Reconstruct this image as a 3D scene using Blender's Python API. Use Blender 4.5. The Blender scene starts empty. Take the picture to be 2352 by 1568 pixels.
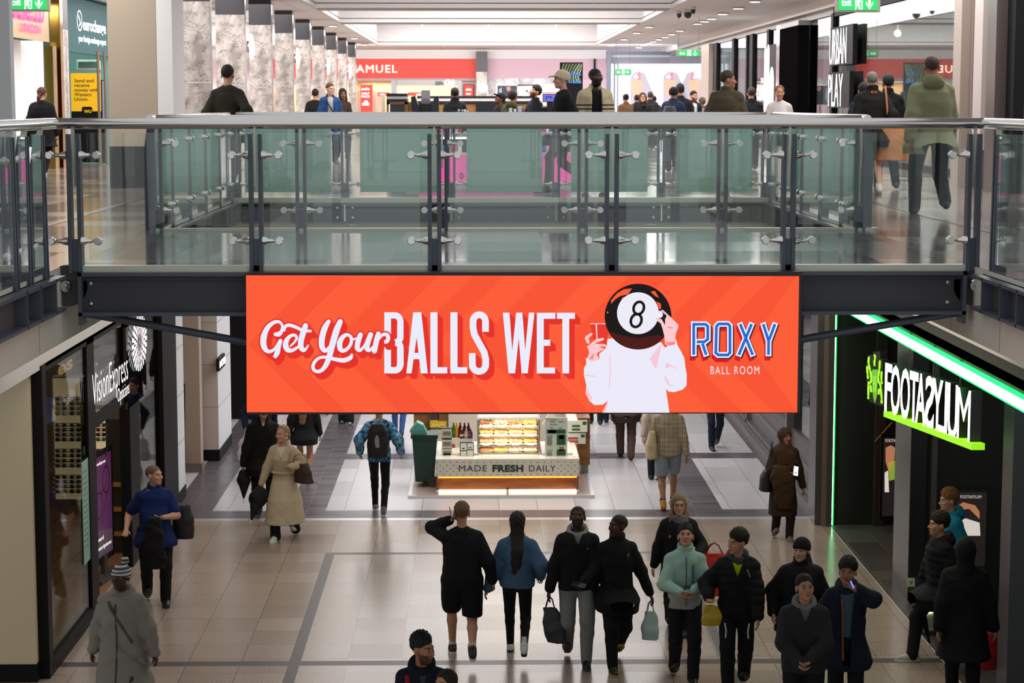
import bpy, math, random
import numpy as np
from mathutils import Vector, Matrix
R = math.radians
SC = bpy.context.scene
COL = SC.collection
# ---------------------------------------------------------------- camera, sky, lamps, exposure
FOC, PCX, PCY, VPX, HOR = 4600.0, 1176.0, 784.0, 1095.0, 238.0
PITCH = math.atan((PCY - HOR) / FOC)
YAW = math.atan((PCX - VPX) / FOC * math.cos(PITCH))
EYE = np.array([0.0, 0.0, 6.25])
cam = bpy.data.cameras.new('camera')
cam.lens = FOC / 2352 * 36
cam.sensor_width = 36
cam.clip_end = 300
cam.dof.use_dof = True
cam.dof.focus_distance = 15.8
cam.dof.aperture_fstop = 8
camo = bpy.data.objects.new('camera', cam)
COL.objects.link(camo)
camo.location = EYE
camo.rotation_euler = (R(90) - PITCH, 0, -YAW)
SC.camera = camo
SC.view_settings.view_transform = 'Standard'
SC.view_settings.look = 'None'
SC.view_settings.gamma = 1
SC.view_settings.use_curve_mapping = False
SC.view_settings.exposure = 0.0
SC.cycles.max_bounces = 7
SC.cycles.diffuse_bounces = 3
SC.cycles.glossy_bounces = 3
SC.cycles.transmission_bounces = 4
SC.cycles.transparent_max_bounces = 24
SC.cycles.caustics_reflective = False
SC.cycles.caustics_refractive = False
SC.cycles.sample_clamp_indirect = 4
SC.cycles.use_denoising = True
wd = bpy.data.worlds.new('sky')
SC.world = wd
wd.use_nodes = True
wd.node_tree.nodes['Background'].inputs[0].default_value = (0.93, 0.96, 1.0, 1)
wd.node_tree.nodes['Background'].inputs[1].default_value = 0.72

def area(name, loc, sx, sy, watts, col=(1, 1, 1), rot=(0, 0, 0), spread=180):
    l = bpy.data.lights.new(name, 'AREA')
    l.shape = 'RECTANGLE'; l.size = sx; l.size_y = sy; l.energy = watts; l.color = col; l.spread = R(spread)
    o = bpy.data.objects.new(name, l); COL.objects.link(o)
    o.location = loc; o.rotation_euler = rot
    return o
CW = (1.0, 0.97, 0.95)
WARM = (1.0, 0.86, 0.7)
area('coffer_light', (0.4, 40, 9.45), 7.5, 9, 1050, CW)
area('coffer_light', (0.4, 53, 9.45), 7.5, 5, 500, CW)
area('coffer_light', (0.4, 68, 9.45), 7.5, 18, 1950, CW)
area('ceiling_light', (6.2, 52, 8.5), 3, 60, 2000, CW)
area('ceiling_light', (-6.2, 52, 8.5), 3, 60, 2000, CW)
area('far_wall_fill', (0.4, 80.5, 8.5), 14, 1.5, 1100, CW, (R(58), 0, 0))  # unseen lamp added to brighten the far shopfronts
area('lower_ceiling_light', (0.3, 43, 4.33), 7, 26, 1150, (1.0, 0.97, 0.97))
area('lower_ceiling_light', (-3.95, 24, 4.36), 1.0, 9, 60, WARM)
area('lower_ceiling_light', (4.55, 24, 4.36), 1.0, 9, 80, WARM)

# ---------------------------------------------------------------- pixel rays of the photograph -> points in the place
_f = np.array([math.sin(YAW) * math.cos(PITCH), math.cos(YAW) * math.cos(PITCH), -math.sin(PITCH)])
_r = np.array([math.cos(YAW), -math.sin(YAW), 0.0])
_u = np.cross(_r, _f)
def _ray(x, y): return _f + _r * (x - PCX) / FOC + _u * (PCY - y) / FOC
def aty(x, y, Y): r = _ray(x, y); return EYE + r * Y / r[1]
def atz(x, y, Z): r = _ray(x, y); return EYE + r * (Z - 6.25) / r[2]
def atx(x, y, X): r = _ray(x, y); return EYE + r * X / r[0]

# ---------------------------------------------------------------- materials
def lin(c):
    if isinstance(c, str):
        c = c.lstrip('#'); c = [int(c[i:i + 2], 16) / 255 for i in (0, 2, 4)]
    return tuple((v / 12.92 if v <= 0.04045 else ((v + 0.055) / 1.055) ** 2.4) for v in c[:3])
MATS = {}
def mat(name, col=None, rough=0.5, metal=0.0, emit=None, estr=1.0, bump=0, bscale=40, spec=0.5, var=0.0, vscale=6, coat=0.0, sample=True, aniso=None):
    if name in MATS: return MATS[name]
    m = bpy.data.materials.new(name); MATS[name] = m
    m.use_nodes = True
    nt = m.node_tree; b = nt.nodes['Principled BSDF']
    c = (*lin(col or '#808080'), 1)
    b.inputs['Base Color'].default_value = c
    b.inputs['Roughness'].default_value = rough
    b.inputs['Metallic'].default_value = metal
    b.inputs['Specular IOR Level'].default_value = spec
    b.inputs['Coat Weight'].default_value = coat
    if emit:
        b.inputs['Emission Color'].default_value = (*lin(emit), 1)
        b.inputs['Emission Strength'].default_value = estr
        if not sample: m.cycles.emission_sampling = 'NONE'
    if var or bump:
        tc = nt.nodes.new('ShaderNodeTexCoord')
        n = nt.nodes.new('ShaderNodeTexNoise'); n.inputs['Detail'].default_value = 4
        nt.links.new(tc.outputs['Object'], n.inputs['Vector'])
        n.inputs['Scale'].default_value = vscale
        if var:
            mx = nt.nodes.new('ShaderNodeMix'); mx.data_type = 'RGBA'
            mx.inputs[6].default_value = tuple(v * (1 - var) for v in c[:3]) + (1,)
            mx.inputs[7].default_value = tuple(min(1, v * (1 + var)) for v in c[:3]) + (1,)
            nt.links.new(n.outputs['Fac'], mx.inputs[0]); nt.links.new(mx.outputs[2], b.inputs['Base Color'])
        if bump:
            n2 = nt.nodes.new('ShaderNodeTexNoise'); n2.inputs['Scale'].default_value = bscale; n2.inputs['Detail'].default_value = 3
            nt.links.new(tc.outputs['Object'], n2.inputs['Vector'])
            bp = nt.nodes.new('ShaderNodeBump'); bp.inputs['Strength'].default_value = bump; bp.inputs['Distance'].default_value = 0.01
            nt.links.new(n2.outputs['Fac'], bp.inputs['Height']); nt.links.new(bp.outputs['Normal'], b.inputs['Normal'])
    return m
def glass(name, tint, alpha=0.06, refl=1.0, rough=0.0, haze=None, hazef=0.0):
    """thin sheet: tinted see-through plus a Fresnel reflection, and a share of milky scatter for frosted panes"""
    if name in MATS: return MATS[name]
    m = bpy.data.materials.new(name); MATS[name] = m; m.use_nodes = True
    nt = m.node_tree; nt.nodes.clear()
    out = nt.nodes.new('ShaderNodeOutputMaterial')
    tr = nt.nodes.new('ShaderNodeBsdfTransparent'); tr.inputs[0].default_value = (*lin(tint), 1)
    gl = nt.nodes.new('ShaderNodeBsdfGlossy'); gl.inputs[0].default_value = (refl, refl, refl, 1); gl.inputs['Roughness'].default_value = rough
    fr = nt.nodes.new('ShaderNodeLayerWeight'); fr.inputs[0].default_value = 0.25
    mt = nt.nodes.new('ShaderNodeMath'); mt.operation = 'MULTIPLY_ADD'; mt.inputs[1].default_value = 0.5; mt.inputs[2].default_value = alpha
    nt.links.new(fr.outputs['Fresnel'], mt.inputs[0])
    mx = nt.nodes.new('ShaderNodeMixShader')
    nt.links.new(mt.outputs[0], mx.inputs[0]); nt.links.new(gl.outputs[0], mx.inputs[2])
    base = tr.outputs[0]
    if haze:
        df = nt.nodes.new('ShaderNodeBsdfDiffuse'); df.inputs[0].default_value = (*lin(haze), 1)
        tl = nt.nodes.new('ShaderNodeBsdfTranslucent'); tl.inputs[0].default_value = (*lin(haze), 1)
        m0 = nt.nodes.new('ShaderNodeMixShader'); m0.inputs[0].default_value = 0.45
        nt.links.new(df.outputs[0], m0.inputs[1]); nt.links.new(tl.outputs[0], m0.inputs[2])
        m1 = nt.nodes.new('ShaderNodeMixShader'); m1.inputs[0].default_value = hazef
        nt.links.new(tr.outputs[0], m1.inputs[1]); nt.links.new(m0.outputs[0], m1.inputs[2]); base = m1.outputs[0]
    nt.links.new(base, mx.inputs[1]); nt.links.new(mx.outputs[0], out.inputs[0])
    return m
def tiles(name, col, grout, sx, sy, ox=0, oy=0, gap=0.006, rough=0.3, speck=0.0, var=0.08, mx_gap=None, spscale=130):
    """floor tiles: a rectangular grid in world metres with thin joints, per-tile tone and terrazzo specks"""
    if name in MATS: return MATS[name]
    m = mat(name, col, rough)
    nt = m.node_tree; b = nt.nodes['Principled BSDF']; L = nt.links.new; N = nt.nodes.new
    tc = N('ShaderNodeTexCoord'); sp = N('ShaderNodeSeparateXYZ'); L(tc.outputs['Object'], sp.inputs[0])
    def M(op, a, bb=None, c=None):
        n = N('ShaderNodeMath'); n.operation = op
        for i, v in enumerate((a, bb, c)):
            if v is None: continue
            if isinstance(v, (int, float)): n.inputs[i].default_value = v
            else: L(v, n.inputs[i])
        return n.outputs[0]
    u = M('DIVIDE', M('SUBTRACT', sp.outputs[0], ox), sx); v = M('DIVIDE', M('SUBTRACT', sp.outputs[1], oy), sy)
    gu = M('LESS_THAN', M('FRACT', u), (mx_gap or gap) / sx); gv = M('LESS_THAN', M('FRACT', v), gap / sy)
    g = M('MAXIMUM', gu, gv)
    cb = N('ShaderNodeCombineXYZ'); L(M('FLOOR', u), cb.inputs[0]); L(M('FLOOR', v), cb.inputs[1])
    wn = N('ShaderNodeTexWhiteNoise'); wn.noise_dimensions = '2D'; L(cb.outputs[0], wn.inputs['Vector'])
    c = lin(col)
    m1 = N('ShaderNodeMix'); m1.data_type = 'RGBA'
    m1.inputs[6].default_value = tuple(x * (1 - var) for x in c) + (1,); m1.inputs[7].default_value = tuple(min(1, x * (1 + var)) for x in c) + (1,)
    L(wn.outputs['Value'], m1.inputs[0]); cur = m1.outputs[2]
    if speck:
        ns = N('ShaderNodeTexNoise'); ns.inputs['Scale'].default_value = spscale; ns.inputs['Detail'].default_value = 2; L(tc.outputs['Object'], ns.inputs['Vector'])
        rp = N('ShaderNodeValToRGB'); rp.color_ramp.elements[0].position = 0.38; rp.color_ramp.elements[1].position = 0.62
        rp.color_ramp.elements[0].color = (1 - speck,) * 3 + (1,); rp.color_ramp.elements[1].color = (1 + speck * 0.25,) * 3 + (1,)
        L(ns.outputs['Fac'], rp.inputs[0])
        m3 = N('ShaderNodeMix'); m3.data_type = 'RGBA'; m3.blend_type = 'MULTIPLY'; m3.inputs[0].default_value = 1
        L(cur, m3.inputs[6]); L(rp.outputs[0], m3.inputs[7]); cur = m3.outputs[2]
    m2 = N('ShaderNodeMix'); m2.data_type = 'RGBA'; L(g, m2.inputs[0]); L(cur, m2.inputs[6]); m2.inputs[7].default_value = (*lin(grout), 1)
    L(m2.outputs[2], b.inputs['Base Color'])
    L(M('MULTIPLY_ADD', wn.outputs['Value'], 0.08, rough), b.inputs['Roughness'])
    return m
def marble(name, base, vein, scale=1.6, rough=0.25):
    if name in MATS: return MATS[name]
    m = mat(name, base, rough); nt = m.node_tree; b = nt.nodes['Principled BSDF']; L = nt.links.new; N = nt.nodes.new
    tc = N('ShaderNodeTexCoord')
    n0 = N('ShaderNodeTexNoise'); n0.inputs['Scale'].default_value = scale * 2; n0.inputs['Detail'].default_value = 6; L(tc.outputs['Object'], n0.inputs['Vector'])
    ad = N('ShaderNodeMix'); ad.data_type = 'RGBA'; ad.inputs[0].default_value = 0.25; L(tc.outputs['Object'], ad.inputs[6]); L(n0.outputs['Color'], ad.inputs[7])
    vo = N('ShaderNodeTexNoise'); vo.inputs['Scale'].default_value = scale * 3.2; vo.inputs['Detail'].default_value = 9; vo.inputs['Distortion'].default_value = 1.6; L(ad.outputs[2], vo.inputs['Vector'])
    rp = N('ShaderNodeValToRGB'); e = rp.color_ramp.elements
    e[0].position = 0.455; e[0].color = (*lin(base), 1); e[1].position = 0.545; e[1].color = (*lin(base), 1)
    x = e.new(0.5); x.color = (*lin(vein), 1); x = e.new(0.485); x.color = (*lin(base), 1); x = e.new(0.515); x.color = (*lin(base), 1)
    L(vo.outputs['Fac'], rp.inputs[0])
    n1 = N('ShaderNodeTexNoise'); n1.inputs['Scale'].default_value = scale * 3; n1.inputs['Detail'].default_value = 8; L(tc.outputs['Object'], n1.inputs['Vector'])
    r2 = N('ShaderNodeValToRGB'); r2.color_ramp.elements[0].position = 0.4; r2.color_ramp.elements[0].color = (0.45, 0.42, 0.41, 1); r2.color_ramp.elements[1].position = 0.58; r2.color_ramp.elements[1].color = (1, 1, 1, 1)
    L(n1.outputs['Fac'], r2.inputs[0])
    mm = N('ShaderNodeMix'); mm.data_type = 'RGBA'; mm.blend_type = 'MULTIPLY'; mm.inputs[0].default_value = 0.8
    L(rp.outputs[0], mm.inputs[6]); L(r2.outputs[0], mm.inputs[7]); L(mm.outputs[2], b.inputs['Base Color'])
    return m
def wood(name, dark, light, scale=2.0, axis=(1, 8, 8), rough=0.4):
    if name in MATS: return MATS[name]
    m = mat(name, dark, rough); nt = m.node_tree; b = nt.nodes['Principled BSDF']; L = nt.links.new; N = nt.nodes.new
    tc = N('ShaderNodeTexCoord'); mp = N('ShaderNodeMapping'); mp.inputs['Scale'].default_value = axis; L(tc.outputs['Object'], mp.inputs[0])
    n = N('ShaderNodeTexNoise'); n.inputs['Scale'].default_value = scale; n.inputs['Detail'].default_value = 5; n.inputs['Distortion'].default_value = 1.2; L(mp.outputs[0], n.inputs['Vector'])
    rp = N('ShaderNodeValToRGB'); rp.color_ramp.elements[0].position = 0.3; rp.color_ramp.elements[0].color = (*lin(dark), 1); rp.color_ramp.elements[1].position = 0.7; rp.color_ramp.elements[1].color = (*lin(light), 1)
    L(n.outputs['Fac'], rp.inputs[0]); L(rp.outputs[0], b.inputs['Base Color'])
    return m
def glow(name, col, s=1.0, sample=False):
    return mat(name, col, 0.6, emit=col, estr=s, sample=sample)

# ---------------------------------------------------------------- mesh building
class MB:
    """collects boxes, bars, tubes, discs and prisms; build() links them as ONE mesh object"""
    def __init__(s): s.v = []; s.f = []; s.m = []; s.mi = 0
    def _add(s, vs, fs):
        n = len(s.v); s.v += [tuple(map(float, p)) for p in vs]
        s.f += [tuple(i + n for i in f) for f in fs]; s.m += [s.mi] * len(fs); return s
    def box(s, x0, x1, y0, y1, z0, z1):
        return s._add([(x0, y0, z0), (x1, y0, z0), (x1, y1, z0), (x0, y1, z0), (x0, y0, z1), (x1, y0, z1), (x1, y1, z1), (x0, y1, z1)],
                      [(0, 3, 2, 1), (4, 5, 6, 7), (0, 1, 5, 4), (1, 2, 6, 5), (2, 3, 7, 6), (3, 0, 4, 7)])
    def quad(s, *p): return s._add(p, [tuple(range(len(p)))])
    def rect(s, x0, x1, y0, y1, z): return s.quad((x0, y0, z), (x1, y0, z), (x1, y1, z), (x0, y1, z))
    def tube(s, pts, r, n=12, cap=True, r2=None):
        pts = [Vector(p) for p in pts]; k = len(pts)
        rs = r if isinstance(r, (list, tuple)) else [r + ((r2 if r2 is not None else r) - r) * i / (k - 1) for i in range(k)]
        t0 = (pts[1] - pts[0]).normalized(); a = t0.orthogonal().normalized(); vs = []; prev = t0
        for i, p in enumerate(pts):
            t = ((pts[min(i + 1, k - 1)] - p).normalized() + (p - pts[max(i - 1, 0)]).normalized())
            t = t.normalized() if t.length > 1e-6 else prev
            a = (a - t * a.dot(t)).normalized(); b = t.cross(a); prev = t
            for j in range(n):
                th = 2 * math.pi * j / n
                vs.append(p + (a * math.cos(th) + b * math.sin(th)) * rs[i])
        fs = [(i * n + j, i * n + (j + 1) % n, (i + 1) * n + (j + 1) % n, (i + 1) * n + j) for i in range(k - 1) for j in range(n)]
        if cap: fs += [tuple(range(n - 1, -1, -1)), tuple((k - 1) * n + j for j in range(n))]
        return s._add(vs, fs)
    def lathe(s, prof, c=(0, 0, 0), axis='z', n=20):
        """profile of (radius, height) turned round an axis through c"""
        vs = []
        for r, h in prof:
            for j in range(n):
                t = 2 * math.pi * j / n; a, b = r * math.cos(t), r * math.sin(t)
                q = {'z': (a, b, h), 'y': (b, h, a), 'x': (h, a, b)}[axis]
                vs.append((c[0] + q[0], c[1] + q[1], c[2] + q[2]))
        k = len(prof)
        fs = [(i * n + j, i * n + (j + 1) % n, (i + 1) * n + (j + 1) % n, (i + 1) * n + j) for i in range(k - 1) for j in range(n)]
        fs += [tuple(range(n - 1, -1, -1)), tuple((k - 1) * n + j for j in range(n))]
        return s._add(vs, fs)
    def ball(s, c, r, n=14, k=8):
        r = r if isinstance(r, (tuple, list)) else (r, r, r)
        vs = []; fs = []
        for i in range(k + 1):
            ph = math.pi * i / k
            for j in range(n):
                t = 2 * math.pi * j / n
                vs.append((c[0] + r[0] * math.sin(ph) * math.cos(t), c[1] + r[1] * math.sin(ph) * math.sin(t), c[2] + r[2] * math.cos(ph)))
        for i in range(k):
            for j in range(n): fs.append((i * n + j, (i + 1) * n + j, (i + 1) * n + (j + 1) % n, i * n + (j + 1) % n))
        return s._add(vs, fs)
    def prism(s, poly, fn, d):
        """2-d outline mapped by fn(u, v, depth) and given thickness d"""
        n = len(poly); vs = [fn(u, v, 0) for u, v in poly] + [fn(u, v, d) for u, v in poly]
        return s._add(vs, [tuple(range(n)), tuple(range(2 * n - 1, n - 1, -1))] + [(i, n + i, n + (i + 1) % n, (i + 1) % n) for i in range(n)])
    def torus(s, c, R0, r, axis='z', n=24, k=8):
        pts = []
        for j in range(n):
            t = 2 * math.pi * j / n
            for i in range(k):
                q = 2 * math.pi * i / k; rr = R0 + r * math.cos(q); h = r * math.sin(q)
                a, b = rr * math.cos(t), rr * math.sin(t)
                w = {'z': (a, b, h), 'y': (a, h, b), 'x': (h, a, b)}[axis]
                pts.append((c[0] + w[0], c[1] + w[1], c[2] + w[2]))
        return s._add(pts, [(j * k + i, ((j + 1) % n) * k + i, ((j + 1) % n) * k + (i + 1) % k, j * k + (i + 1) % k) for j in range(n) for i in range(k)])
    def build(s, name, m, parent=None, smooth=None, local=False, bevel=0, label=None):
        me = bpy.data.meshes.new(name)
        off = np.zeros(3)
        if parent is not None and not local: off = np.array(ORG.get(parent.name, (0, 0, 0)))
        me.from_pydata([tuple(np.array(p) - off) for p in s.v], [], s.f)
        for mm in (m if isinstance(m, (list, tuple)) else [m]): me.materials.append(mm)
        me.polygons.foreach_set('material_index', s.m)
        me.validate()
        o = bpy.data.objects.new(name, me); COL.objects.link(o)
        if parent is not None: o.parent = parent; ORG[o.name] = ORG.get(parent.name, (0, 0, 0))
        if smooth:
            me.polygons.foreach_set('use_smooth', [True] * len(me.polygons))
            me.set_sharp_from_angle(angle=R(smooth if smooth > 1 else 40))
        if bevel:
            bv = o.modifiers.new('bevel', 'BEVEL'); bv.width = bevel; bv.segments = 2; bv.limit_method = 'ANGLE'
        if label: o['label'] = label
        return o
ORG = {}
def tag(o, label=None, cat=None, group=None, kind=None):
    if label: o['label'] = label
    if cat: o['category'] = cat
    if group: o['group'] = group
    if kind: o['kind'] = kind
    return o
def thing(name, label, cat, loc=(0, 0, 0), group=None, rz=0):
    o = bpy.data.objects.new(name, None); COL.objects.link(o)
    o.location = [float(v) for v in loc]; o.rotation_euler = (0, 0, rz); o.empty_display_size = 0.1
    ORG[o.name] = tuple(float(v) for v in loc)
    return tag(o, label, cat, group)
def struct(name, mb, m, **k):
    o = mb.build(name, m, **k); o['kind'] = 'structure'; return o
def dup(root, loc, label=None, rz=None, group=None):
    """a copy of a thing with copies of its parts and their sub-parts"""
    r = root.copy(); COL.objects.link(r); r.location = [float(v) for v in loc]
    if rz is not None: r.rotation_euler = (0, 0, rz)
    if label: r['label'] = label
    if group: r['group'] = group
    def kids(a, b):
        for ch in list(a.children):
            c = ch.copy(); COL.objects.link(c); c.parent = b; kids(ch, c)
    kids(root, r)
    return r

# ---------------------------------------------------------------- lettering
def text_poly(s, bold=0.0, spacing=1.0):
    """the built-in face as triangles: (verts 2-d, faces), cap height 1"""
    cu = bpy.data.curves.new('lettering', 'FONT'); cu.body = s; cu.size = 1.0; cu.offset = bold; cu.space_character = spacing
    cu.resolution_u = 3
    o = bpy.data.objects.new('lettering', cu); COL.objects.link(o)
    dg = bpy.context.evaluated_depsgraph_get(); me = bpy.data.meshes.new_from_object(o.evaluated_get(dg))
    v = [(p.co.x / 0.70, p.co.y / 0.70) for p in me.vertices]; f = [tuple(p.vertices) for p in me.polygons]
    bpy.data.objects.remove(o); bpy.data.curves.remove(cu); bpy.data.meshes.remove(me)
    return v, f
def letters(mb, s, fn, x0, x1, y0, y1, bold=0.0, spacing=1.0, shear=0.0, depth=0.0, fit_caps=True):
    """lay lettering into the rectangle x0..x1, y0..y1 (y0 = foot line, y1 = cap line) of a surface fn(u, v, d)"""
    v, f = text_poly(s, bold, spacing)
    if not v: return mb
    a = np.array(v); lo, hi = a[:, 0].min(), a[:, 0].max()
    if not fit_caps:
        b0, b1 = a[:, 1].min(), a[:, 1].max(); a[:, 1] = (a[:, 1] - b0) / (b1 - b0)
    U = x0 + (a[:, 0] + shear * a[:, 1] - lo) / (hi - lo) * (x1 - x0); V = y0 + a[:, 1] * (y1 - y0)
    mb._add([fn(u, w, 0) for u, w in zip(U, V)], f)
    if depth:
        n = len(U)
        mb._add([fn(u, w, depth) for u, w in zip(U, V)], [t[::-1] for t in f])
        from collections import Counter
        ed = Counter(); dr = {}
        for t in f:
            for i in range(len(t)):
                e = (t[i], t[(i + 1) % len(t)]); k = tuple(sorted(e)); ed[k] += 1; dr[k] = e
        vs = []; fs = []
        for k, c in ed.items():
            if c == 1:
                i, j = dr[k]; q = len(vs)
                vs += [fn(U[i], V[i], 0), fn(U[j], V[j], 0), fn(U[j], V[j], depth), fn(U[i], V[i], depth)]; fs.append((q + 1, q, q + 3, q + 2))
        mb._add(vs, fs)
    return mb
def stroke(mb, pts, w, fn, closed=False):
    """a flat ribbon of width w (or a width per point) along 2-d points with mitred corners"""
    p = [np.array(q, float) for q in pts]; n = len(p)
    ws = w if isinstance(w, (list, tuple, np.ndarray)) else [w] * n
    L, Rr = [], []
    for i in range(n):
        a = p[i - 1] if (i > 0 or closed) else None; b = p[(i + 1) % n] if (i < n - 1 or closed) else None
        d0 = (p[i] - a) / max(1e-9, np.linalg.norm(p[i] - a)) if a is not None else None
        d1 = (b - p[i]) / max(1e-9, np.linalg.norm(b - p[i])) if b is not None else None
        d0 = d1 if d0 is None else d0; d1 = d0 if d1 is None else d1
        t = d0 + d1; t = t / max(1e-6, np.linalg.norm(t)); nn = np.array([-t[1], t[0]]); n0 = np.array([-d0[1], d0[0]])
        k = ws[i] / 2 / max(0.5, float(nn @ n0))
        L.append(p[i] + nn * k); Rr.append(p[i] - nn * k)
    m = n if closed else n - 1
    vs = [fn(*q, 0) for q in L] + [fn(*q, 0) for q in Rr]
    return mb._add(vs, [(i, n + i, n + (i + 1) % n, (i + 1) % n) for i in range(m)])
def catmull(pts, k=8):
    p = [np.array(q, float) for q in pts]; out = []
    for i in range(len(p) - 1):
        a, b, c, d = p[max(i - 1, 0)], p[i], p[i + 1], p[min(i + 2, len(p) - 1)]
        for j in range(k):
            t = j / k
            out.append(0.5 * ((2 * b) + (c - a) * t + (2 * a - 5 * b + 4 * c - d) * t * t + (3 * b - a - 3 * c + d) * t ** 3))
    out.append(p[-1]); return out
def arc(cx, cy, rx, ry, a0, a1, n=10):
    return [(cx + rx * math.cos(R(a0 + (a1 - a0) * i / n)), cy + ry * math.sin(R(a0 + (a1 - a0) * i / n))) for i in range(n + 1)]
def polyfill(mb, poly, fn):
    """fill a (possibly concave) outline as triangles"""
    from mathutils.geometry import tessellate_polygon
    t = tessellate_polygon([[Vector((u, v, 0)) for u, v in poly]])
    return mb._add([fn(u, v, 0) for u, v in poly], [tuple(q) for q in t])
# ================================================================ THE SETTING
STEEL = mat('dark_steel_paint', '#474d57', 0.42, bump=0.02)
STEEL2 = mat('charcoal_web_paint', '#3a3b40', 0.55)  # charcoal paint of beam webs, deck and hinge plates
INOX = mat('brushed_stainless', '#d6d4cf', 0.15, 1.0)
BLACK = mat('black_frame', '#121114', 0.6, spec=0.2)
CREAM = mat('cream_fascia', '#d8d3c4', 0.6, var=0.05)
WHITE = mat('white_paint', '#efedec', 0.55)
BEIGE = mat('beige_column_paint', '#b6a692', 0.55)
TERR = tiles('beige_terrazzo_tile', '#b8a698', '#5f544d', 0.6, 0.6, 0.33, 22.19, 0.007, 0.2, speck=0.5, spscale=85)
WTILE = tiles('white_stone_tile', '#cfcdd0', '#77757a', 0.6, 1.2, 0.33, 30.5, 0.008, 0.24, speck=0.12)
DTILE = tiles('dark_grey_tile', '#5a555b', '#8d888d', 0.6, 0.15, -2.64, 30.0, 0.006, 0.25, var=0.1)
DBAND = mat('dark_stone_band', '#4d4544', 0.4, var=0.06, vscale=3)
METAL = mat('bright_metal_strip', '#d8dadd', 0.3, 0.6)
UTILE = tiles('polished_upper_tile', '#7d716b', '#4d4541', 0.9, 0.9, 0.1, 15.2, 0.008, 0.1, speck=0.12, var=0.05)
DECKT = tiles('polished_bridge_tile', '#6f6b6d', '#2f2d2e', 1.3, 1.15, 0.28, 15.5, 0.012, 0.08, speck=0.1, var=0.04)
CEIL = tiles('white_metal_ceiling_tile', '#f3f1f1', '#c6c3c3', 1.5, 0.75, 0, 0, 0.02, 0.5, var=0.02)
# ground floor with its inlaid bands
m = MB(); mats = [TERR, WTILE, DTILE, DBAND, METAL]
def rects(xs, ys, pick):
    for i in range(len(xs) - 1):
        for j in range(len(ys) - 1):
            m.mi = pick((xs[i] + xs[i + 1]) / 2, (ys[j] + ys[j + 1]) / 2); m.rect(xs[i], xs[i + 1], ys[j], ys[j + 1], 0)
def near(x, y):
    if 21.89 < y < 22.08: return 3
    if 27.45 < y < 27.58 and -2.13 < x < 2.87: return 3
    if y < 27.45 and (-2.13 < x < -2.0 or 2.75 < x < 2.87): return 3
    return 0
def far(x, y):
    if 29.78 < y < 29.94: return 4
    if 29.94 < y < 30.5 or 35.0 < y < 35.57 or 41 < y < 41.57: return 2
    if -2.93 < x < -2.35 or 3.2 < x < 3.8 or -4.75 < x < -4.1 or 4.97 < x: return 2
    return 1
rects([-9, -2.13, -2.0, 2.75, 2.87, 5.25], [-6, 21.89, 22.08, 27.45, 27.58, 29.78], near)
rects([-9, -4.75, -4.1, -2.93, -2.35, 3.2, 3.8, 4.97, 9], [29.78, 29.94, 30.5, 35, 35.57, 41, 41.57, 70], far)
struct('floor', m, mats)
m = MB().rect(5.25, 11, 12, 29.78, 0.004)
struct('floor_shop', m, tiles('dark_shop_tile', '#4b4542', '#6e6660', 0.45, 0.45, 5.3, 20, 0.006, 0.35, var=0.25))

# upper storey slabs
m = MB(); m.box(-10.5, -3.2, -4, 26.3, 4.42, 5.0); m.box(3.85, 9.5, -4, 26.3, 4.42, 5.0); m.box(-10.5, 9.5, 26.3, 95, 4.42, 5.0)
UD = mat('dark_inlay_line', '#453d3a', 0.2)
m.mi = 1
for y0 in range(0, 26):
    pass
m.rect(-10.4, -3.2, -4, 26.3, 5.003); m.rect(3.85, 9.4, -4, 26.3, 5.003); m.rect(-10.4, 9.4, 26.3, 95, 5.003)
m.mi = 2; m.rect(-4.5, -4.38, 15, 90, 5.006); m.rect(4.98, 5.1, 10, 90, 5.006)
m.mi = 0
struct('floor_upper', m, [CREAM, UTILE, UD])
# cream joints on the void fascias
m = MB()
for y in np.arange(10.0, 26, 1.53): m.box(-3.21, -3.199, y, y + 0.012, 4.43, 4.8); m.box(3.849, 3.86, y, y + 0.012, 4.43, 4.8)
struct('trim_1', m, mat('joint_grey', '#8d897d', 0.7))
# bulkheads above the ground-floor shopfronts
m = MB(); m.box(-5.2, -4.7, 8, 29.4, 3.41, 4.42)
struct('wall_left_bulkhead', m, mat('pale_grey_bulkhead', '#d3d5d8', 0.5))
m = MB(); m.box(5.25, 5.6, 8, 29.4, 3.72, 4.42); m.mi = 1; m.box(5.27, 5.6, 8, 29.4, 3.46, 3.72)  # dark lower band: shade of the shadow gap put into its colour
struct('wall_right_bulkhead', m, [mat('pale_bulkhead', '#c9c5c2', 0.5), mat('shadow_gap_brown', '#2b2624', 0.5)])
# upper storey walls
m = MB(); m.box(-8.5, -8.2, 46, 95, 5, 8.6); struct('wall_left_upper', m, mat('pale_wall', '#d9d3cf', 0.5))
m = MB(); m.box(8.2, 8.5, 46.5, 95, 8.28, 8.6); struct('wall_right_upper', m, mat('grey_header', '#8b8684', 0.4))
m = MB(); m.box(-10.5, 9.5, 90, 90.3, 5, 9.5); struct('wall_far_upper', m, mat('far_white', '#e9e6e8', 0.5))
m = MB(); m.box(-9, 9, 62, 62.3, 0, 4.42); struct('wall_far', m, mat('far_wall_grey', '#9b958f', 0.6))
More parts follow.
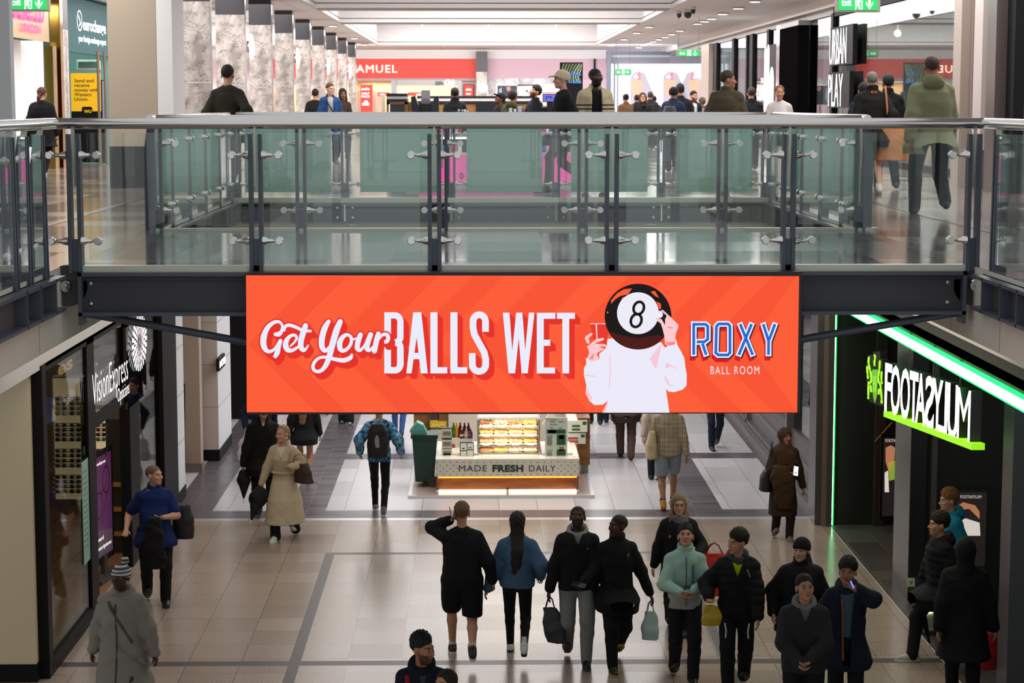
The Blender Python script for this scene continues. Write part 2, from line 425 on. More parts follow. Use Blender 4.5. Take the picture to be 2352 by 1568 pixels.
# ceiling with three coffers
m = MB()
xs = [-3.8, 4.6]
z = 8.6
def cr(x0, x1, y0, y1): m.quad((x0, y0, z), (x0, y1, z), (x1, y1, z), (x1, y0, z))
cr(-10.5, -3.8, 31, 90); cr(4.6, 9.5, 31, 90)
for a, b in ((31, 34), (48, 49.6), (56.6, 58), (78, 90)): cr(-3.8, 4.6, a, b)
m.mi = 1
for y0, y1 in ((34, 48), (49.6, 56.6), (58, 78)):
    x0, x1, h = -3.8, 4.6, 9.5
    m.quad((x0, y0, z), (x1, y0, z), (x1, y0, h), (x0, y0, h)); m.quad((x0, y1, z), (x0, y1, h), (x1, y1, h), (x1, y1, z))
    m.quad((x0, y0, z), (x0, y0, h), (x0, y1, h), (x0, y1, z)); m.quad((x1, y0, z), (x1, y1, z), (x1, y1, h), (x1, y0, h))
    m.quad((x0, y0, h), (x1, y0, h), (x1, y1, h), (x0, y1, h))
struct('ceiling', m, [CEIL, mat('coffer_white', '#eeecee', 0.35)])
m = MB()   # stepped cornices round the coffers
for y0, y1 in ((34, 48), (49.6, 56.6), (58, 78)):
    for g, h0, h1 in ((0.0, 8.5, 8.62), (0.14, 8.56, 8.62)):
        a, b, c, d = -3.8 - g, 4.6 + g, y0 - g, y1 + g
        w = 0.07
        m.box(a - w, b + w, c - w, c, h0, h1); m.box(a - w, b + w, d, d + w, h0, h1); m.box(a - w, a, c, d, h0, h1); m.box(b, b + w, c, d, h0, h1)
struct('trim_2', m, WHITE)
m = MB().box(8.0, 8.2, 31, 90, 8.42, 8.6); m.box(-8.2, -8.05, 31, 90, 8.45, 8.6); struct('trim_3', m, WHITE)
m = MB().box(-10.5, -3.4, 8, 31, 8.6, 8.7); m.box(4.0, 9.5, 8, 31, 8.6, 8.7); struct('ceiling_side', m, CEIL)

# marble columns down the left side
MARB = marble('veined_marble', '#d9d0ca', '#8a817c', 1.1); CAP = mat('dark_capital', '#3d3b3f', 0.35)
MIRR = mat('mirror_strip', '#e8e6ea', 0.08, 0.9)
for k in range(9):
    Y = 35.7 + 5.3 * k; c = thing('column', None, None, (-4.99, Y, 5)); c['kind'] = 'structure'
    MB().box(-5.31, -4.69, Y, Y + 0.6, 5, 6.62).box(-5.31, -4.69, Y, Y + 0.6, 6.635, 8.03).build('shaft', MARB, c)
    MB().box(-5.31, -4.69, Y, Y + 0.6, 8.03, 8.6).build('capital', CAP, c)
    MB().box(-4.69, -4.66, Y + 0.06, Y + 0.54, 5.05, 8.6).build('mirror_strip', MIRR, c)
    if k % 2:
        o = thing('wall_lamp', 'glowing round wall lamp on %s marble column from the front' % ['first', 'second', 'third', 'fourth', 'fifth', 'sixth', 'seventh', 'eighth', 'ninth'][k], 'lamp', (-4.66, Y + 0.3, 7.4), 'round lamps on the marble columns')
        MB().lathe([(0.12, -4.66), (0.12, -4.6)], (0, Y + 0.3, 7.4), 'x').build('backplate', INOX, o)
        MB().lathe([(0.27, -4.6), (0.24, -4.56), (0.12, -4.535), (0.01, -4.53)], (0, Y + 0.3, 7.4), 'x', 24).build('lamp_shade', glow('lamp_glow', '#fff3e2', 4, True), o, 50)
# near beige and white columns of the upper storey
m = MB().box(-5.45, -4.735, 30, 30.75, 5.62, 8.6); m.mi = 1; m.box(-4.73, -4.5, 30.0, 31.2, 5.62, 8.6); m.mi = 2; m.box(-5.46, -4.49, 29.99, 31.2, 5, 5.62)
struct('column', m, [BEIGE, WHITE, mat('black_granite_base', '#23211f', 0.12)])
m = MB().box(-5.6, -4.5, 19.6, 19.75, 5.55, 8.6); m.mi = 1; m.box(-5.61, -4.49, 19.59, 19.75, 5, 5.55)
struct('column', m, [mat('white_column_paint', '#dfe3e1', 0.5), mat('black_granite_base', '#23211f', 0.12)])
m = MB()
for px0, px1, mi, Y in ((2205, 2232, 0, 31.2), (2232, 2262, 1, 31.0), (2254, 2285, 2, 29.4), (2285, 2330, 3, 28.2), (2328, 2345, 4, 27.8)):
    m.mi = mi; m.box(aty(px0, 200, Y)[0], aty(px1, 200, Y)[0] + 0.05, Y, Y + 0.5, 5 if mi != 2 else 5.57, 8.6)
m.mi = 5; m.box(7.2, 7.75, 29.42, 29.9, 5, 5.57); m.mi = 3; m.box(7.75, 9, 27.9, 28.2, 5, 8.6)  # taupe base block under the pale pink panel
struct('column', m, [mat('taupe_panel', '#a99a8f', 0.4), mat('taupe_panel_dark', '#8d7d75', 0.4), mat('pale_pink_panel', '#c9bcb8', 0.4), mat('brown_panel', '#4e433f', 0.3), BLACK, mat('taupe_base', '#7c6f68', 0.5)])

# downlights recessed in the upper ceiling
DL = glow('downlight_glow', '#fff6ec', 14)
spots = [(1160 + a / 3.92, b / 3.92) for a, b in ((2250, 8), (2100, 70), (1960, 120), (1860, 163), (1797, 188), (1735, 210), (1575, 273), (1500, 305), (1442, 330), (1385, 352), (1334, 371), (1294, 384), (1247, 402), (1205, 425), (1296, 238), (1186, 293), (1073, 351), (953, 405))]
spots += [(560 + a / 3.92, b / 3.92) for a, b in ((800, 230), (994, 342), (1090, 398))]
spots = sorted(spots, key=lambda q: (q[0] > 1000, q[1]))
first = None
ordn = ['nearest', 'second', 'third', 'fourth', 'fifth', 'sixth', 'seventh', 'eighth', 'ninth', 'tenth', 'eleventh', 'twelfth', 'thirteenth', 'fourteenth', 'fifteenth', 'sixteenth', 'seventeenth', 'farthest']
cnt = {0: 0, 1: 0}
for px, py in spots:
    p = atz(px, py, 8.59); side = int(px > 1000); lab = '%s recessed downlight in the ceiling %s' % (ordn[cnt[side]], 'over the right-hand shops' if side else 'beside the marble columns')
    cnt[side] += 1
    if first is None:
        first = thing('ceiling_downlight', lab, 'light', p, 'recessed downlights of the upper ceiling')
        MB().lathe([(0.16, 0.0), (0.16, -0.02), (0.125, -0.03), (0.125, 0.0)]).build('trim_ring', WHITE, first, local=True)
        MB().lathe([(0.125, -0.005), (0.125, -0.028)]).build('lens', DL, first, local=True)
    else: dup(first, p, lab)
# globes under the far coffer
g0 = None
for i, (px, py) in enumerate(((970, 76), (1122, 76), (1277, 76))):
    p = aty(px, py, 76.5); lab = ['left', 'middle', 'right'][i] + ' glowing globe lamp against the far white ceiling coffer'
    if g0 is None:
        g0 = thing('globe_lamp', lab, 'lamp', p, 'globe lamps of the far coffer')
        MB().ball((0, 0, 0), 0.13).build('globe', glow('globe_glow', '#ffe9cf', 9), g0, 60, local=True)
        MB().tube([(0, 0.0, 0.1), (0, 0.0, 0.6)], 0.02).lathe([(0.06, 0.1), (0.05, 0.16)]).build('stem', WHITE, g0, local=True)
    else: dup(g0, p, lab)

# ---------------------------------------------------------------- ground-floor left: opticians' front, then pale shop pillars
CREAMC = mat('cream_column', '#ddd0ae', 0.6)
m = MB().box(-6.2, -4.8, 21.3, 21.6, 0.2, 3.6); m.mi = 1; m.box(-6.2, -4.79, 21.29, 21.6, 0, 0.2)
struct('column', m, [CREAMC, BLACK])
m = MB().box(-5.05, -4.68, 21.42, 21.62, 0, 3.45)
m.box(-4.78, -4.68, 21.6, 24.0, 0, 0.14); m.box(-4.82, -4.7, 24.0, 24.45, 0, 3.45); m.box(-4.82, -4.68, 26.75, 27.5, 0, 3.45); m.box(-4.78, -4.68, 27.5, 29.5, 0, 0.12)
m.box(-5.0, -4.66, 29.5, 30.85, 0, 4.42); m.box(-4.76, -4.7, 24.45, 26.75, 2.28, 2.42); m.box(-4.76, -4.7, 21.6, 29.5, 3.36, 3.45)
struct('trim_4', m, BLACK)
SG = glass('shop_glass', '#e9eeea', 0.04, refl=0.55)
m = MB().box(-4.735, -4.725, 21.62, 24.0, 0.14, 3.4); struct('window_1', m, SG)
m = MB().box(-4.735, -4.725, 27.5, 29.5, 0.12, 3.4); struct('window_2', m, SG)
m = MB().box(-4.735, -4.725, 24.45, 26.75, 2.42, 3.4); struct('window_3', m, SG)
# opticians' interior
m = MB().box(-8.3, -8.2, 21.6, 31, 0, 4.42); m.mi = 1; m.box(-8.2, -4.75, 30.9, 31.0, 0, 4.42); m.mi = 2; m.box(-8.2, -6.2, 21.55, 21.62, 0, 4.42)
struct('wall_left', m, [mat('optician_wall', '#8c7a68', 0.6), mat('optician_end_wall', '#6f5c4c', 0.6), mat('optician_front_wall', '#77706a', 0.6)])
m = MB().rect(-8.2, -4.8, 21.6, 30.9, 0.004); struct('floor_optician', m, wood('wood_floor', '#6b4a30', '#9a6f48', 2, (8, 0.6, 1)))
area('optician_shop_light', (-6.4, 26, 4.2), 2.6, 8, 90, WARM)
# pale pillars
PALE = mat('pale_pillar_face', '#d4c5ba', 0.55, var=0.03); PALEW = mat('pale_pillar_side', '#e7e9ee', 0.5)
for nm, x0, x1, y0, y1 in (('a', -5.3, -4.68, 30.86, 31.7), ('b', -4.86, -4.55, 34.9, 36.7)):
    m = MB().box(x0, x1 - 0.01, y0, y1, 0.2, 4.42); m.mi = 1; m.box(x1 - 0.01, x1, y0, y1, 0.2, 4.42)
    m.mi = 2; m.box(x0 - 0.005, x1 + 0.01, y0 - 0.01, y1 + 0.01, 0, 0.2); m.mi = 3
    for zz in (0.95, 1.7, 2.45, 3.2, 3.95): m.box(x0 - 0.002, x1 + 0.002, y0 - 0.002, y1, zz, zz + 0.012)
    struct('column', m, [PALE, PALEW, BLACK, mat('pillar_joint', '#a89b92', 0.7)])
m = MB().box(-6.5, -4.72, 33.8, 34.1, 0.15, 4.42); m.mi = 1; m.box(-6.5, -4.7, 33.78, 34.1, 0, 0.15); m.mi = 2; m.box(-4.9, -4.83, 34.7, 34.9, 0, 4.42)
m.mi = 0; m.box(-6.5, -4.72, 37.6, 37.9, 0.15, 4.42); m.mi = 2; m.box(-6.5, -4.5, 39.6, 40, 0, 4.42); m.mi = 0; m.box(-4.95, -4.7, 40, 62, 0, 4.42); m.mi = 1; m.box(-6.5, -4.7, 37.58, 37.9, 0, 0.15)
struct('wall_left_recess', m, [mat('recess_taupe', '#b59f8d', 0.6), mat('recess_skirting', '#7b6f68', 0.5), BLACK])

# ---------------------------------------------------------------- ground-floor right
GREY = mat('grey_metal_trim', '#5b5757', 0.35, 0.3)
m = MB().box(5.03, 5.12, 29.3, 29.9, 0, 4.42); m.mi = 1; m.box(5.12, 5.19, 29.25, 29.9, 0, 4.42); m.mi = 0; m.box(5.19, 5.27, 29.2, 29.9, 0, 4.42)
struct('trim_5', m, [GREY, mat('rose_metal_trim', '#8f7a70', 0.35, 0.3)])
m = MB().box(5.28, 5.6, 29.9, 60, 0, 0.85); m.mi = 1; m.box(5.2, 5.28, 29.9, 60, 0.12, 0.2); m.box(5.24, 5.28, 29.9, 60, 0.45, 0.52); m.mi = 2; m.box(5.1, 5.28, 29.9, 60, 0, 0.1)
for y in (33.2, 38.2, 43): m.box(5.2, 5.34, y, y + 0.15, 0, 4.42)
struct('wall_right', m, [mat('riser_charcoal', '#4c4645', 0.4), GREY, mat('riser_base', '#6a6364', 0.35)])
m = MB().box(5.33, 5.345, 29.9, 60, 0.85, 4.2); struct('window_4', m, glass('shop_glass_dark', '#aab0b2', 0.1))
m = MB().box(8.6, 8.7, 29.9, 60, 0, 4.42); struct('wall_right_shop', m, mat('right_shop_wall', '#8e8c8e', 0.6))
area('right_shop_light', (7, 36, 4.3), 2, 10, 60, CW)
BLK = mat('matt_black_wall', '#1b1715', 0.45)
BRN = mat('dark_bronze_panel', '#3a2c25', 0.4)
m = MB().box(5.28, 11, 29.3, 29.5, 0, 4.42); m.box(5.66, 7.0, 24.62, 24.8, 0, 3.4); m.box(9.6, 9.8, 12, 29.5, 0, 4.42); m.box(5.27, 9.8, 10, 29.3, 3.5, 3.6)
m.mi = 1; m.box(5.9, 6.05, 29.2, 29.3, 0, 3.5); m.box(6.25, 7.4, 29.24, 29.3, 0.1, 3.5)
struct('wall_right_sport_shop', m, [BLK, BRN])
m = MB().box(5.45, 5.68, 24.7, 25.65, 0, 3.5); m.mi = 1; m.box(5.44, 5.452, 24.72, 25.64, 0, 3.5); m.mi = 2; m.box(5.68, 5.74, 24.55, 24.7, 0, 3.5)  # left face is a lighter plate: light on the black column, painted in
struct('column', m, [mat('black_column', '#0e0d0f', 0.35), mat('column_lit_side', '#5c534f', 0.3, 0.5), GREY])
m = MB().box(5.53, 5.95, 20.3, 20.7, 0, 3.45); struct('trim_6', m, mat('grey_post', '#4a4a4e', 0.45))
area('sport_shop_light', (7.6, 24, 3.45), 2.5, 8, 14, WARM)
# ================================================================ THE FOOTBRIDGE AND THE RAILINGS
def sgn_box(mb, o, t, n, a0, a1, b0, b1, z0, z1):
    """box in a frame running along t with outward normal n"""
    vs = []
    for z in (z0, z1):
        for a, b in ((a0, b0), (a1, b0), (a1, b1), (a0, b1)):
            vs.append((o[0] + t[0] * a + n[0] * b, o[1] + t[1] * a + n[1] * b, z))
    return mb._add(vs, [(0, 3, 2, 1), (4, 5, 6, 7), (0, 1, 5, 4), (1, 2, 6, 5), (2, 3, 7, 6), (3, 0, 4, 7)])
CLEAR = glass('clear_green_glass', '#f6faf8', 0.04)
FROST = glass('frosted_green_film', '#a9cfc0', 0.05, haze='#d6f0ea', hazef=0.86)
FIN = mat('pale_bracket_steel', '#c4c6b8', 0.35, 0.5)
def railing(label, p0, p1, posts, nrm, frosted=False, tall=True, fittings=True, panes=None, ext0=0.0, ext1=0.0):
    p0 = np.array(p0, float); p1 = np.array(p1, float); Ln = np.linalg.norm(p1 - p0); t = (p1 - p0) / Ln; n = np.array(nrm, float)
    mid = (p0 + p1) / 2
    root = thing('glass_railing', label, 'railing', (mid[0], mid[1], 5.0), 'glass railings round the opening')
    q = lambda a, b, z: (p0[0] + t[0] * a + n[0] * b, p0[1] + t[1] * a + n[1] * b, z)
    MB().tube([q(-ext0, 0.0, 6.1), q(Ln + ext1, 0.0, 6.1)], 0.042, 20).build('handrail', INOX, root, 40)
    for i, s in enumerate(posts):
        m = MB()
        for a in (-0.052, 0.022):
            m.prism([(-0.055, 4.96), (-0.055, 5.78), (-0.02, 6.02), (0.04, 6.02), (0.05, 4.96)], lambda u, v, d, a=a: q(s + a + d, u, v), 0.03)
        sgn_box(m, p0, t, n, s - 0.03, s + 0.03, -0.03, 0.03, 4.97, 5.22)
        po = m.build('post', STEEL, root)
        MB().prism([(-0.045, 5.62), (-0.03, 5.62), (0.02, 6.07), (-0.02, 6.07), (-0.06, 5.86)], lambda u, v, d: q(s - 0.008 + d, u + 0.02, v), 0.016).build('bracket', FIN, po)
        if fittings:
            for z in (5.86, 5.205):
                for sg in (-1, 1):
                    m = MB()
                    if (i == 0 and sg < 0 and ext0 <= 0.2) or (i == len(posts) - 1 and sg > 0 and ext1 <= 0.2): continue
                    A = lambda a: q(s + sg * a, 0.045, z)
                    m.tube([A(0.05), A(0.075), A(0.1), A(0.13)], [0.034, 0.03, 0.016, 0.015], 12)
                    m.tube([A(0.13), A(0.19)], 0.009, 8)
                    c = np.array(A(0.178)); d = np.array([n[0], n[1], 0])
                    m.tube([c - d * 0.03, c + d * 0.02, c + d * 0.028], [0.031, 0.031, 0.026], 16)
                    m.build('spider_fitting', INOX, po, 40)
        else:
            for z in (5.86, 5.205):
                c = np.array(q(s - 0.052, -0.005, z)); d = np.array([t[0], t[1], 0]); MB().tube([c, c - d * 0.012, c - d * 0.03, c - d * 0.034], [0.035, 0.035, 0.03, 0.012], 18).build('clamp_disc', INOX, po, 40)
    pp = panes if panes is not None else [(posts[i] + 0.11, posts[i + 1] - 0.11) for i in range(len(posts) - 1)]
    for a, b in pp:
        m = sgn_box(MB(), p0, t, n, a, b, 0.035, 0.047, 5.06, 6.03)
        m.build('glass_panel', CLEAR, root)
        if frosted:
            sgn_box(MB(), p0, t, n, a + 0.01, b - 0.01, 0.030, 0.034, 5.1, 6.03).build('frosted_film', FROST, root)
    return root
YB, YF, YV = 15.42, 19.8, 26.3
XL, XR = -3.2, 3.85
px_posts = [172, 588, 998, 1405, 1811, 2235]
fx = [aty(x, 450, YB)[0] for x in px_posts]
x0 = fx[0]
railing('clear glass railing on the near side of the footbridge above the orange screen', (x0, YB), (fx[-1], YB), [v - x0 for v in fx], (0, -1), ext0=0.22, ext1=0.15)
bx = [XL + 0.06, aty(692, 450, YF)[0], aty(1016, 450, YF)[0], aty(1338, 450, YF)[0], aty(1658, 450, YF)[0], XR - 0.06]
railing('clear glass railing on the far side of the footbridge', (bx[0], YF), (bx[-1], YF), [v - bx[0] for v in bx], (0, 1))
vx = [XL + 0.06] + [aty(x, 400, YV)[0] for x in (792, 1037, 1277, 1519)] + [XR - 0.06]
railing('green frosted glass railing along the far edge of the opening', (vx[0], YV + 0.05), (vx[-1], YV + 0.05), [v - vx[0] for v in vx], (0, -1), frosted=True,
        panes=[((vx[i] - vx[0]) + (0.19 if i else 0.1), (vx[i + 1] - vx[0]) - 0.17) for i in range(5)])
ly = [19.95, 21.1, 22.4, 23.7, 25.0, 26.2]
railing('green frosted glass railing on the left-hand edge of the opening', (XL - 0.03, ly[0]), (XL - 0.03, ly[-1]), [v - ly[0] for v in ly], (1, 0), frosted=True)
railing('green frosted glass railing on the right-hand edge of the opening', (XR + 0.03, ly[0]), (XR + 0.03, ly[-1]), [v - ly[0] for v in ly], (-1, 0), frosted=True)
ny = [10.2, 11.4, 12.6, 13.86, 14.3, 14.82]
railing('short clear railing with close posts left of the footbridge end', (XL - 0.02, ny[0]), (XL - 0.02, ny[-1]), [v - ny[0] for v in ny], (1, 0), ext1=0.62, fittings=False)
nr = [10.2, 11.4, 12.6, 13.9, 14.95]
railing('short clear railing right of the footbridge end', (XR + 0.06, nr[0]), (XR + 0.06, nr[-1]), [v - nr[0] for v in nr], (-1, 0), ext1=0.5, fittings=False)

# the bridge
br = thing('footbridge', 'dark steel footbridge spanning the opening, carrying the orange screen', 'bridge', ((XL + XR) / 2, 17.6, 4.6))
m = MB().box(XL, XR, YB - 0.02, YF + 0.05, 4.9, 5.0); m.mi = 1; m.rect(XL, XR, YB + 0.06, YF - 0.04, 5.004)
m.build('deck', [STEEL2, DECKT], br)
KERB = mat('pale_stone_kerb', '#c9ccb9', 0.3, var=0.08, vscale=2.5)
MB().box(fx[0] + 0.05, fx[-1] - 0.05, YB - 0.03, YB + 0.05, 4.965, 5.015).build('kerb', KERB, br)
MB().box(XL, XR + 0.12, YF - 0.05, YF + 0.06, 4.93, 5.03).build('kerb', KERB, br)
for Y, nm in ((YB - 0.02, 0), (YF - 0.1, 1)):
    zt, zb = 4.965, 4.63
    xa, xb = -3.06, 3.78
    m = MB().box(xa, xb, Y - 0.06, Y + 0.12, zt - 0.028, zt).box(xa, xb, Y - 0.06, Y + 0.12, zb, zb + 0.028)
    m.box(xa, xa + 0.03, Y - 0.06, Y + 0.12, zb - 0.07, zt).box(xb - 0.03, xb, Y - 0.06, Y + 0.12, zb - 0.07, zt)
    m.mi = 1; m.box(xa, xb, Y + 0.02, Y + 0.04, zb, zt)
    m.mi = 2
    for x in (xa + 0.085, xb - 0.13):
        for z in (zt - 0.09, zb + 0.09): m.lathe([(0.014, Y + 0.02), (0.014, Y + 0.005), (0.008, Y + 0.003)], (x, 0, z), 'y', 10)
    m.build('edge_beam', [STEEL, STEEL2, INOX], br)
pts = [aty(188, 718, YB + 0.1), aty(565, 785, YB + 0.1), aty(720, 806, YB + 0.1), aty(1680, 806, YB + 0.1), aty(1836, 780, YB + 0.1), aty(2207, 716, YB + 0.1)]
MB().tube(pts, 0.03, 14).build('tie_rod', STEEL, br, 40)
for sx, x, px, py, rr in ((-1, -3.14, 150, 658, 0.045), (1, 3.86, 2241, 656, 0.05)):
    c = aty(px, py, YB - 0.05)
    MB().lathe([(0.16, YB), (0.16, YB + 0.08)], (c[0], 0, c[2]), 'y', 28).build('hinge_plate', STEEL2, br, 40)
    MB().lathe([(rr, YB), (rr, YB - 0.035), (rr * 0.8, YB - 0.045), (0.014, YB - 0.046), (0.01, YB - 0.05)], (c[0], 0, c[2]), 'y', 24).build('hinge_pin', INOX, br, 40)
# edge beams of the opening itself, with stiffeners and bolts
for X, s, ys in ((XL, 1, (8, 15.1)), (XR, -1, (8, 15.1)), (XL, 1, (19.9, 26.3)), (XR, -1, (19.9, 26.3))):
    b = thing('edge_channel', None, None, (X, sum(ys) / 2, 4.85)); b['kind'] = 'structure'
    bx0 = lambda a, c: (X + s * a, X + s * c) if s > 0 else (X + s * c, X + s * a)
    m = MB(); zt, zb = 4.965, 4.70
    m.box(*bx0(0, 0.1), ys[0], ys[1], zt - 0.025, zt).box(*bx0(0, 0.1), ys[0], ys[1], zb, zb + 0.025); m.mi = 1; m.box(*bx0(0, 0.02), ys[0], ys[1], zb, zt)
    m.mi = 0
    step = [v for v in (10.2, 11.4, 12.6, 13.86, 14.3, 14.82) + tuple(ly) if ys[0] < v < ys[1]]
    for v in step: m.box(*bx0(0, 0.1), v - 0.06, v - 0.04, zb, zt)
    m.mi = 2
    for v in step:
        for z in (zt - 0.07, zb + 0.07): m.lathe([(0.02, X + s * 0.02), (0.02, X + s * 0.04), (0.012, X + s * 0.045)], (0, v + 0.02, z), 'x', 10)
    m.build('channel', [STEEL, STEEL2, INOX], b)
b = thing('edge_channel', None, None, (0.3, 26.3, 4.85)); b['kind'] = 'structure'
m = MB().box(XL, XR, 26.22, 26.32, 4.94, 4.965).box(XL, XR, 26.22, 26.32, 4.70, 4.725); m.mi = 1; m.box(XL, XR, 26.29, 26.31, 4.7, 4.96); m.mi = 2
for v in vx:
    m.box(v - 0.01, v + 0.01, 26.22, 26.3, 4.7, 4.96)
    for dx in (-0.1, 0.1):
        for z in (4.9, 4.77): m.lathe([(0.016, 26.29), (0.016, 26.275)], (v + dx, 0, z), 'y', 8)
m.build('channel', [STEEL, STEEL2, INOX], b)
m = MB().box(XL, XR, 26.25, 26.36, 4.965, 5.03); struct('trim_7', m, KERB)
# ================================================================ THE LED SCREEN HUNG ON THE BRIDGE
def scr(name, col, s=1.0):
    return mat('screen_' + name, '#050505', 0.6, emit=col, estr=s, spec=0.2)
YS = 15.17
led = thing('led_screen', 'wide bright orange advertising screen with white lettering hung under the footbridge', 'screen', aty(1200, 947, YS + 0.05))
def lay(k): return lambda u, v, d=0: tuple(aty(u, v, YS - 0.0015 * k))
a = aty(563, 629, YS); b = aty(1837.5, 949, YS)
MB().box(a[0], b[0], YS + 0.004, YS + 0.16, b[2], a[2] + 0.012).build('cabinet', mat('screen_cabinet', '#1c1b1d', 0.4), led, bevel=0.004)
m = MB(); P = [(565, 632), (1835.5, 634), (1831, 947), (567, 946.5)]
m.quad(*[lay(1)(*q) for q in P])
m.mi = 1
def band(x0, w):    # chevron bars of the backdrop: up-strokes above the middle, down-strokes below
    cl = lambda u: max(566, min(1830, u))
    for (ya, yb, sx) in ((634, 790, -156), (790, 946, 156)):
        q = [(x0 + (156 if ya < 700 else 0), ya), (x0 + w + (156 if ya < 700 else 0), ya), (x0 + w + (0 if ya < 700 else 156), yb), (x0 + (0 if ya < 700 else 156), yb)]
        q = [(cl(u), v) for u, v in q]
        m.quad(*[lay(2)(*p) for p in q])
for x0, w in ((570, 70), (760, 90), (930, 70), (1090, 110), (1290, 90), (1480, 70), (1620, 100)): band(x0, w)
m.build('display', [scr('orange', '#fd5c36'), scr('orange_deep', '#f85331')], led)
Z2 = lambda pts: [(560 + x / 3.92, 620 + y / 3.92) for x, y in pts]
script = [   # brush letters as centre lines with a width at each point
    ([(285, 578), (318, 575), (342, 545), (346, 500), (318, 466), (265, 474), (210, 525), (178, 610), (182, 690), (218, 732), (268, 718), (305, 670), (322, 640)], [34, 44, 30, 22, 26, 34, 44, 56, 52, 34, 26, 24, 26]),
    ([(330, 636), (312, 690), (300, 745), (274, 788)], [34, 44, 46, 30]),
    ([(415, 688), (455, 650), (476, 612), (462, 588), (425, 590), (388, 628), (376, 676), (394, 716), (436, 722), (490, 690), (505, 668)], [14, 18, 24, 26, 28, 42, 50, 48, 32, 22, 18]),
    ([(556, 500), (536, 560), (516, 630), (514, 690), (538, 722), (566, 700), (582, 672)], [46, 52, 52, 50, 34, 20, 12]),
    ([(366, 552), (372, 510), (410, 496), (470, 514), (530, 542), (610, 550)], [14, 30, 32, 30, 28, 22]),
    ([(764, 462), (730, 520), (704, 610), (704, 690), (734, 726), (772, 690), (800, 640)], [36, 52, 54, 50, 36, 24, 18]),
    ([(868, 464), (836, 540), (800, 660), (772, 770), (742, 850), (700, 902), (654, 912), (624, 884), (632, 836), (676, 792), (740, 784), (820, 802), (900, 812), (960, 788), (976, 752)], [46, 58, 56, 50, 44, 34, 30, 32, 30, 26, 28, 34, 42, 40, 14]),
    ([(972, 602), (930, 582), (890, 604), (864, 654), (868, 708), (900, 726), (944, 696), (968, 648), (966, 600)], [22, 30, 40, 50, 46, 34, 30, 30, 26]),
    ([(950, 598), (985, 622), (1015, 612)], [16, 20, 16]),
    ([(1050, 582), (1030, 640), (1022, 700), (1044, 722), (1080, 690), (1104, 640)], [44, 48, 46, 32, 22, 18]),
    ([(1142, 580), (1120, 640), (1108, 700), (1128, 722), (1168, 688), (1190, 640)], [44, 48, 46, 32, 22, 18]),
    ([(1212, 572), (1196, 630), (1176, 728)], [40, 48, 46]),
    ([(1196, 660), (1222, 612), (1252, 582), (1284, 580), (1300, 606), (1290, 640), (1264, 648)], [16, 22, 28, 34, 36, 36, 30])]
def draw_script(mb, k, grow, dx, dy):
    for pts, ws in script:
        c = catmull(pts, 7); w = np.interp(np.linspace(0, len(ws) - 1, len(c)), range(len(ws)), ws) / 3.92 + grow
        c = [(560 + x / 3.92 + dx, 620 + y / 3.92 + dy) for x, y in c]
        stroke(mb, c, w, lay(k))
        for p, ww in ((c[0], w[0]), (c[-1], w[-1])):
            if grow or ww > 8: mb._add([lay(k)(p[0] + ww / 2 * math.cos(t), p[1] + ww / 2 * math.sin(t)) for t in np.linspace(0, 6.283, 13)[:-1]], [tuple(range(12))])
RED = scr('deep_red', '#e4352b'); SWH = scr('white', '#e9ecfb')
m = MB()
draw_script(m, 3.6, 7, 0, 0)
for i in range(1, 8): draw_script(m, 3.6, 5, i * 1.3, i * 1.7)
m.build('script_outline', RED, led)
m = MB(); draw_script(m, 4, 0, 0, 0); m.build('script_lettering', SWH, led)
ZW = lambda pts: [(1130 + x / 8.71, 700 + y / 8.71) for x, y in pts]
ov = lambda x0, x1, y0, y1, r: arc(x1 - r, y0 + r, r, r, -90, 0, 6) + arc(x1 - r, y1 - r, r, r, 0, 90, 6)
def block(mb, k, dx=0, dy=0):
    F = lambda u, v, d=0: lay(k)(u + dx, v + dy)
    q = lambda *p: mb.quad(*[F(*a) for a in p])
    z = lambda x, y: (560 + x / 3.92, 620 + y / 3.92)
    rc = lambda x0, x1, y0, y1: q(z(x0, y0), z(x1, y0), z(x1, y1), z(x0, y1))
    rc(1265, 1325, 380, 930)                                                         # B
    stroke(mb, [z(*p) for p in [(1325, 408), (1360, 408)] + arc(1362, 468, 48, 60, -90, 0, 6) + [(1410, 570)] + arc(1372, 600, 38, 48, 0, 90, 5)], 56 / 3.92, F)
    stroke(mb, [z(*p) for p in [(1345, 650)] + arc(1372, 700, 38, 46, -90, 0, 5) + [(1410, 840)] + arc(1362, 842, 48, 60, 0, 90, 6) + [(1325, 902)]], 58 / 3.92, F)
    q(z(1525, 380), z(1565, 380), z(1565, 545), z(1510, 930), z(1463, 930)); q(z(1565, 380), z(1598, 380), z(1656, 930), z(1594, 930), z(1550, 545)); rc(1518, 1592, 745, 802)   # A
    for x in (1680, 1860): rc(x, x + 64, 380, 930); rc(x + 60, x + 152, 874, 930)      # L L
    stroke(mb, [z(*p) for p in [(2176, 556), (2176, 470)] + arc(2120, 462, 56, 60, 0, -180, 12) + [(2064, 520), (2076, 580), (2120, 660), (2164, 740), (2178, 800), (2178, 850)] + arc(2118, 852, 60, 60, 0, 180, 12) + [(2057, 748)]], 60 / 3.92, F)  # S
    Wp = ZW([(217, 155), (350, 155), (405, 915), (485, 155), (608, 155), (665, 905), (738, 155), (850, 155), (715, 1368), (592, 1368), (536, 660), (462, 1368), (332, 1368)])
    polyfill(mb, Wp, F)
    r2 = lambda x0, x1, y0, y1: q(*ZW([(x0, y0), (x1, y0), (x1, y1), (x0, y1)]))
    r2(897, 1036, 157, 1370); r2(1030, 1268, 157, 278); r2(1030, 1167, 697, 818); r2(1030, 1262, 1252, 1370)   # E
    r2(1300, 1660, 157, 278); r2(1408, 1545, 270, 1370)                                # T
m = MB()
